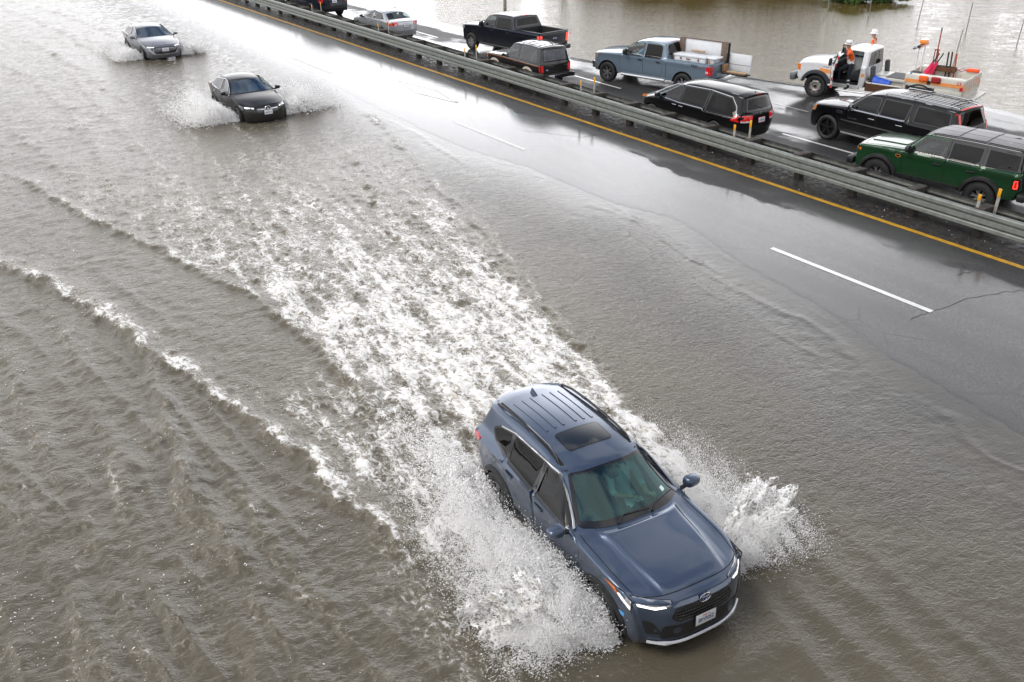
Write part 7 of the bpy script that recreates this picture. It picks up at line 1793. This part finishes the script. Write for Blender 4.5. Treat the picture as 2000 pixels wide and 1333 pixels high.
mb = MB(); mb.box((0, 0, .02), (1.0, .30, .04), 0, bev=.004); mb.box((-.1, .02, .06), (.85, .20, .035), 1, bev=.004); mb.box((-.05, .0, -.015), (1.1, .36, .03), 2)
cargo("plank_stack", "low stack of planks poking out behind the pickup's tailgate", "timber", mb, [M_PLANK, M_PINE, M_WELL], on_tun(-3.65, .0, .90), TZ)
mb = MB(); mb.box((0, 0, .13), (.10, .38, .26), 0, bev=.01); cargo("cardboard_piece", "brown cardboard piece standing behind the plastic-wrapped crate", "cardboard", mb, mat("cardboard", (.36, .20, .10), .8), on_tun(-3.18, -.05, .95), TZ)
mb = MB(); mb.box((0, 0, .14), (.14, .3, .30), 0, bev=.01); mb.box((0, .0, .14), (.15, .12, .2), 1); cargo("steel_bracket", "rusty steel bracket between the tool chest and the pickup's cab", "bracket", mb, [mat("dull_steel", (.25, .23, .22), .5, metal=.6), M_RUST], on_tun(-1.17, .45, 1.22), TZ)

# ------------------------------------------------------------------ flooded field: fence posts, poles, bushes, trees beyond
M_FPOST = mat("fence_steel", (.22, .23, .24), .5, metal=.5, var=.2)
fp = None
spots = [(51.6, 38.4, "farthest left of the thin fence posts, standing left of the green bush"), (51.4, 35.2, "thin fence post standing just in front of the green bush"), (51.9, 32.2, "thin fence post right of the green bush"), (50.8, 28.5, "thin leaning fence post above the truck's tool body"), (49.7, 25.0, "rightmost thin fence post in the floodwater by the right edge")]
for i, (x, y, lab) in enumerate(spots):
    root = thing("fence_post", lab, "fence post", (x, y, -.5), 0, "fence posts standing in the floodwater"); root.rotation_euler = (R(rnd.uniform(-3, 3)), R(rnd.uniform(1, 4)), 0)
    mb = MB(); mb.tube([(0, 0, 0), (0, 0, 2.0)], .024, 8); mb.build("tube", M_FPOST, root)
    mb = MB(); mb.lathe([(.04, 0), (.045, .02), (.001, .06)], 10, 0, 'z', (0, 0, 1.99)); mb.build("cap", M_FPOST, root)
root = thing("sign_post", "pale square post rising from the floodwater behind the black pickup", "post", (35.2, 50.9, -.3)); mb = MB(); mb.box((0, 0, 2.2), (.16, .16, 4.4), 0, bev=.01); mb.build("shaft", mat("weathered_post", (.30, .28, .25), .7, var=.2), root)
root = thing("utility_pole", "tall dark pole beyond the field seen as a thin reflection in the water", "pole", (47.5, 60.5, -.5)); mb = MB(); mb.tube([(0, 0, 0), (0, 0, 11.5)], [.16, .11], 10); mb.build("shaft", M_WOODP, root); mb = MB(); mb.box((0, 0, 10.6), (1.8, .1, .12), 0); mb.build("crossarm", M_WOODP, root)
def leaf_mat(name, a, b):
    t = NT(name); t.b.inputs["Roughness"].default_value = .55
    g = t.n.new("ShaderNodeNewGeometry"); m = t.set(Base_Color=t.mix(t.ramp(t.noise(.9, 3), .35, .65), a, b)); return m
M_LEAF = leaf_mat("dark_leaves", (.022, .034, .010), (.06, .07, .02)); M_BUSH = leaf_mat("bush_leaves", (.05, .11, .02), (.14, .22, .05)); M_BARK = mat("bark", (.06, .045, .03), .9, var=.3, bump=.6)
def foliage(n, R_, H_, base, size, seed):
    rg = np.random.default_rng(seed); cl = rg.normal(size=(26, 3)); cl /= np.linalg.norm(cl, axis=1)[:, None]; cl *= rg.uniform(.35, 1, (26, 1)); rad = rg.uniform(.22, .42, 26)
    k = rg.integers(0, 26, n); d = rg.normal(size=(n, 3)); d /= np.linalg.norm(d, axis=1)[:, None]
    p = cl[k] + d * (rad[k] * rg.uniform(.5, 1, n) ** .4)[:, None]; p *= (R_, R_, H_ / 2); p[:, 2] += base + H_ / 2
    a, b = rg.normal(size=(n, 3)), rg.normal(size=(n, 3)); a /= np.linalg.norm(a, axis=1)[:, None]; b -= a * (a * b).sum(1)[:, None]; b /= np.linalg.norm(b, axis=1)[:, None]
    s_ = size * rg.uniform(.6, 1.3, (n, 1)); V = np.stack([p + a * s_, p + b * s_ * .5, p - a * s_, p - b * s_ * .5], 1).reshape(-1, 3)
    me = bpy.data.meshes.new("crown"); me.from_pydata(V.tolist(), [], [(4 * i, 4 * i + 1, 4 * i + 2, 4 * i + 3) for i in range(n)]); return me
def make_tree(h, r, seed, name, label, loc, lm, n=5200, size=.36, group="trees along the far bank", cat="tree"):
    root = thing(name, label, cat, loc, rnd.uniform(0, 6), group)
    me = foliage(n, r, h * (.96 if group else .78), h * (.04 if group else .22), size, seed); me.materials.append(lm); link("crown", me, root)
    mb = MB(); mb.tube([(0, 0, -.6), (.1, 0, h * .25), (-.05, .1, h * .55), (.1, 0, h * .8)], [h * .025, h * .02, h * .013, h * .005], 8)
    for k in range(6):
        a = k * 1.05 + seed; z = h * (.25 + .07 * k); mb.tube([(0, 0, z), (math.cos(a) * r * .4, math.sin(a) * r * .4, z + h * .10), (math.cos(a) * r * .7, math.sin(a) * r * .7, z + h * .2)], [h * .011, h * .007, h * .003], 6)
    mb.build("trunk", M_BARK, root); return root
def polar(az, d): return (d * math.sin(R(az)), d * math.cos(R(az)), -.5)
T3 = [make_tree(13.5, 6.2, s_, "bank_tree", "broad dark tree on the far bank, mirrored brown in the flooded field", polar(az, d), M_LEAF) for s_, az, d in ((1, 42.2, 101), (2, 43.9, 98), (3, 45.7, 103))]
for i, (az, d, sc) in enumerate(((47.2, 99, 1.02), (48.8, 102, .95), (50.3, 98, 1.0), (51.9, 103, .85), (53.3, 101, .55), (38.7, 104, .55), (39.8, 108, .55), (33.2, 112, .42), (34.6, 115, .45), (31.5, 118, .38), (57, 110, .30), (61, 110, .32))):
    t = copy_tree(T3[i % 3]); t.location = polar(az, d); t.scale = (sc, sc, sc); t.rotation_euler = (0, 0, rnd.uniform(0, 6))
SH = make_tree(3.2, 3.6, 21, "bank_shrub", "low dark shrub on the far bank under the trees", polar(43.2, 93), M_LEAF, 2200, .26, "shrubs along the far bank", "shrub")
for i, (az, d, sc) in enumerate(((45.0, 92, 1.2), (46.5, 94, 1.0), (47.9, 92, 1.3), (49.4, 93, 1.1), (51.0, 92, 1.25), (52.6, 94, 1.1), (54.3, 95, 1.2), (56.4, 96, 1.1), (58.4, 97, 1.0), (60.5, 97, 1.2), (63, 98, 1.1), (41.4, 96, .9), (37.9, 100, .9), (39.1, 101, 1.1), (33.0, 104, .9), (34.6, 106, 1.0), (31.6, 108, .8))):
    sc *= .5 if not 41 < az < 54 else 1; t = copy_tree(SH); t.location = polar(az, d); t.scale = (sc, sc, sc); t.rotation_euler = (0, 0, rnd.uniform(0, 6))
B1 = make_tree(2.4, 1.9, 9, "bush", "leafy green bush half drowned behind the fence posts at the top edge", (56.0, 39.6, -.7), M_BUSH, 5200, .11, None, "bush")
B2 = make_tree(2.0, 1.5, 12, "bush", "smaller green bush overlapping the right side of the half drowned bush", (57.8, 38.5, -.6), M_BUSH, 3600, .11, None, "bush")

# ------------------------------------------------------------------ thrown water
def spray_mat():
    return mat("white_water", (.985, .98, .97), .6, spec=.15)
M_SPRAY = spray_mat()
_OCT = np.array([(1, 0, 0), (-1, 0, 0), (0, 1, 0), (0, -1, 0), (0, 0, 1), (0, 0, -1)], float)
_OF = np.array([(0, 2, 4), (2, 1, 4), (1, 3, 4), (3, 0, 4), (2, 0, 5), (1, 2, 5), (3, 1, 5), (0, 3, 5)])
def drops_mesh(name, P, Rr, Vel=None, stretch=1.0, smooth=False):
    """a cloud of ragged little drops, drawn out along their flight"""
    n = len(P); rg = np.random.default_rng(n)
    if Vel is None: Vel = rg.normal(size=(n, 3))
    c = rg.normal(size=(n, 3)) * .28 + np.array([0, 0, 1.0]); c /= np.linalg.norm(c, axis=1)[:, None]; a = Vel - c * (Vel * c).sum(1)[:, None]; a /= np.linalg.norm(a, axis=1)[:, None] + 1e-9; b = np.cross(c, a)
    sx = Rr * (1 + (stretch - 1) * rg.random(n)); J = rg.uniform(.55, 1.35, (n, 6))
    V = (_OCT[None, :, 0:1] * a[:, None] * sx[:, None, None] + _OCT[None, :, 1:2] * b[:, None] * Rr[:, None, None] + _OCT[None, :, 2:3] * c[:, None] * Rr[:, None, None]) * J[..., None] + P[:, None]
    F = (_OF[None] + (np.arange(n) * 6)[:, None, None]).reshape(-1, 3)
    me = bpy.data.meshes.new(name); me.vertices.add(n * 6); me.vertices.foreach_set("co", V.astype(np.float32).ravel())
    me.loops.add(F.size); me.loops.foreach_set("vertex_index", F.astype(np.int32).ravel()); me.polygons.add(len(F)); me.polygons.foreach_set("loop_start", np.arange(0, F.size, 3, dtype=np.int32)); me.polygons.foreach_set("loop_total", np.full(len(F), 3, np.int32))
    if smooth: me.polygons.foreach_set("use_smooth", np.ones(len(F), bool))
    me.update(calc_edges=True); me.materials.append(M_SPRAY); return me
def to_world(u, v, z, cx, cy, h):
    f = (-math.sin(h), math.cos(h)); l = (-math.cos(h), -math.sin(h)); return np.stack([cx + u * f[0] + v * l[0], cy + u * f[1] + v * l[1], z], 1)
def splash(label, car, u0, v0, sg, n, T, speed, el, rmin, rmax, back, seed, hug=.25, lumps=.015, stretch=2.2):
    """a wheel throws a sheet outwards for the last T seconds; each drop flies freely since.
       back = (least, most) speed at which drops fall behind the car"""
    rg = np.random.default_rng(seed)
    t = T * rg.random(n) ** 1.5
    e = el[0] + (el[1] - el[0]) * rg.random(n) ** 1.0
    nz = .5 + .5 * fbm(e * 2.6 + 7, t * 9 + seed, 3, seed % 40); fing = ridged(e * 9 + seed, t * 5, 2, 3 + seed % 30)
    lay = rg.random(n) ** .55
    s = speed * (.50 + .50 * lay) * (.62 + .62 * nz) * (.82 + .28 * fing)
    vl, vz = s * np.cos(e), s * np.sin(e)
    w = back[0] + (back[1] - back[0]) * (rg.random(n) ** 1.3) * (.5 + .9 * np.sin(e)) + rg.normal(size=n) * .25
    drag = np.exp(-.35 * t)
    u = u0 + rg.normal(size=n) * .10 - w * t; v = sg * (v0 + rg.normal(size=n) * .05 + vl * t * drag); z = .03 + vz * t * drag - 4.9 * t * t
    jit = .03 + .10 * t; u += rg.normal(size=n) * jit; v += rg.normal(size=n) * jit; z += rg.normal(size=n) * jit * .7
    inside = (np.abs(v) < v0 - .04) & (z < 1.0) & (np.abs(u) < 2.25)
    # drops gather into clots and threads
    cl = fbm(u * 5 + seed, v * 5 + z * 3, 3, 12 + seed % 20) + .5 * fbm(z * 7 + u * 2, v * 6, 2, 17)
    k = (z > 0) & ~inside & (rg.random(n) < np.clip(.60 + 1.7 * cl, .02, 1))
    u, v, z, vl, vz, w = (q[k] for q in (u, v, z, vl, vz, w)); m = len(u)
    r = rmin + (rmax - rmin) * rg.random(m) ** 4; big = rg.random(m) < lumps; r[big] *= rg.uniform(1.3, 2.1, big.sum())
    f = (-math.sin(car[2]), math.cos(car[2])); l = (-math.cos(car[2]), -math.sin(car[2]))
    tt = np.clip(.3, 0, 1); Vw = np.stack([-w * f[0] + sg * vl * l[0], -w * f[1] + sg * vl * l[1], vz - 9.8 * t[k]], 1)
    return tag(link("water_spray", drops_mesh("water_spray", to_world(u, v, z, *car), r, Vw, stretch)), label, kind="stuff")
HERO = (HX, HY, HH)
def sheet_mat():
    """thin torn water film: white froth where it is thick, holes where it has broken up"""
    t = NT("water_film"); th = t.attr("torn")
    w = t.noise(9, 7, .6, 1.0); v = t.voro(14, 'DISTANCE_TO_EDGE')
    k = t.math('ADD', t.math('MULTIPLY', w, 1.0), t.ramp(v, .12, .0, 0, .22, False))
    a = t.ramp(t.math('SUBTRACT', k, th), -.03, .05)
    m = t.set(Base_Color=t.mix(t.ramp(k, .42, .62), (.70, .66, .57), (.95, .945, .93)), Roughness=.45, Alpha=a, Normal=t.bump(w, .8, .03))
    return m
M_FILM = sheet_mat()
def sheet(label, car, u0, v0, sg, T, speed, el, back, seed, lay):
    nt, ne = 220, 150
    t, e = np.meshgrid(np.linspace(.0, T, nt), np.linspace(el[0], el[1], ne), indexing='ij')
    nz = .5 + .5 * fbm(e * 2.6 + 7, t * 9 + seed, 3, seed % 40); fing = ridged(e * 9 + seed, t * 5, 2, 3 + seed % 30)
    s = speed * (.50 + .50 * lay) * (.62 + .62 * nz) * (.82 + .28 * fing)
    vl, vz = s * np.cos(e), s * np.sin(e); drag = np.exp(-.35 * t)
    w = back[0] + (back[1] - back[0]) * (.30 + .25 * fbm(t * 6, e * 3, 2, seed + 5)) * (.5 + .9 * np.sin(e))
    wb = .05 * fbm(t * 22, e * 9, 3, seed + 9) * (.4 + t * 3)
    u = u0 - w * t + wb; v = sg * (v0 + .02 + vl * t * drag + wb); z = .02 + vz * t * drag - 4.9 * t * t + wb * .7
    u = u.ravel(); v = v.ravel(); z = z.ravel()
    P = to_world(u, v, z, *car).reshape(nt, ne, 3)
    torn = np.where(P[..., 2] < 0.0, 1.5, .23 + .38 * t / T + .18 * sstep(.7, 1.0, (e - el[0]) / (el[1] - el[0])) + .10 * sstep(.12, .0, P[..., 2]))
    torn = np.where((np.abs(v.reshape(nt, ne)) < v0 + .01), 1.5, torn)
    return tag(grid_mesh("water_film", P[..., 0], P[..., 1], P[..., 2], {"torn": torn}, M_FILM), label, kind="stuff")
for i, ly in enumerate((1.0, .9, .78, .64, .46, .28)):
    sheet("torn film of white water thrown off the crossover's near front wheel", HERO, 1.30, .93, -1, .5, 5.0, (R(8), R(68)), (-.6, 5.0), 101, ly)
    sheet("torn film of white water thrown off the crossover's far front wheel", HERO, 1.30, .93, 1, .5, 5.5, (R(6), R(50)), (-.8, 5.5), 104, ly)
splash("white water thrown out by the crossover's near front wheel", HERO, 1.30, .93, -1, 500000, .66, 5.0, (R(6), R(70)), .0036, .0078, (-.6, 5.4), 101, stretch=2.4)
splash("white water hugging the crossover's near side", HERO, 1.20, .95, -1, 120000, .5, 4.1, (R(55), R(86)), .0035, .009, (.3, 4.5), 102, stretch=3)
splash("white water bursting over the crossover's near front wheel", HERO, 1.58, .90, -1, 110000, .26, 3.9, (R(15), R(85)), .0036, .009, (.2, 4.2), 107, stretch=3)
splash("white water boiling round the crossover's near rear wheel", HERO, -1.30, .93, -1, 120000, .5, 3.3, (R(10), R(85)), .005, .014, (.5, 5.5), 103)
splash("white water fanning out from the crossover's far front wheel", HERO, 1.30, .93, 1, 400000, .66, 5.5, (R(5), R(52)), .0036, .0078, (-.8, 6.0), 104, stretch=2.4)
splash("white water behind the crossover's far rear wheel", HERO, -1.30, .93, 1, 90000, .5, 3.4, (R(8), R(70)), .005, .014, (.5, 6), 105)
for car, sc, nm in (((MX, MY, MH), 1.0, "black saloon"), ((EX, EY, EH), .8, "grey saloon")):
    splash("near-side splash of the " + nm, car, 1.25, .88, -1, int(170000 * sc), .70, 5.6 * sc, (R(6), R(56)), .010, .022, (-.4, 5.0), 111 + int(sc * 10), stretch=2.6)
    splash("far-side splash of the " + nm, car, 1.25, .88, 1, int(170000 * sc), .70, 5.9 * sc, (R(6), R(50)), .010, .022, (-.4, 5.0), 121 + int(sc * 10), stretch=2.6)
    splash("rear splash of the " + nm, car, -1.3, .88, -1, int(50000 * sc), .5, 3.4, (R(10), R(70)), .010, .022, (.5, 5.0), 131 + int(sc * 10))
# clots of foam riding on the churned wake
def clots():
    rg = np.random.default_rng(77); n = 160000
    y = 2.5 + 24 * rg.random(n) ** 1.3; x = -2 + 19 * rg.random(n)
    X, Y = x[None], y[None]; h, fo, dp, wl = water_fields(X, Y); h, fo = h[0], fo[0]
    u, v = car_frame(x, y, *HERO); k = (rg.random(n) < np.clip((fo - .55) * 1.4, 0, 1) * np.clip(.35 + 1.6 * fbm(x * 4, y * 3, 3, 61), 0, 1)) & ~((np.abs(u) < 2.3) & (np.abs(v) < .93))
    x, y, h, fo = x[k], y[k], h[k], fo[k]; r = .004 + .013 * rg.random(len(x)) ** 3
    P = np.stack([x, y, h + r * .5 + .05 * rg.random(len(x)) ** 4 * (fo > .6)], 1)
    return tag(link("foam_clots", drops_mesh("foam_clots", P, r, None, 1.6)), "broken foam riding on the churned wake", kind="stuff")
clots()
def flecks():
    rg = np.random.default_rng(91); n = 26000
    x = -3 + 10.5 * rg.random(n); y = 2.5 + 26 * rg.random(n) ** 1.3
    d = fbm(x * .6, y * .35, 3, 153) + .6 * ridged(x * 1.6 - .2 * y, y * .4, 2, 154) - .4
    u, v = car_frame(x, y, *HERO); k = (rg.random(n) < np.clip(.10 + 1.5 * d, .02, 1)) & (x < 6.2 - .08 * y) & ~((np.abs(u) < 2.4) & (np.abs(v) < 1))
    x, y = x[k], y[k]; h, _, _, _ = water_fields(x[None], y[None]); r = .0035 + .010 * rg.random(len(x)) ** 3
    return tag(link("foam_flecks", drops_mesh("foam_flecks", np.stack([x, y, h[0] + r * .2], 1), r, np.stack([rg.normal(size=len(x)) * .4 + 1, rg.normal(size=len(x)), 0 * x], 1), 2.2)), "small white foam flecks drifting on the brown water at the left", kind="stuff")
flecks()
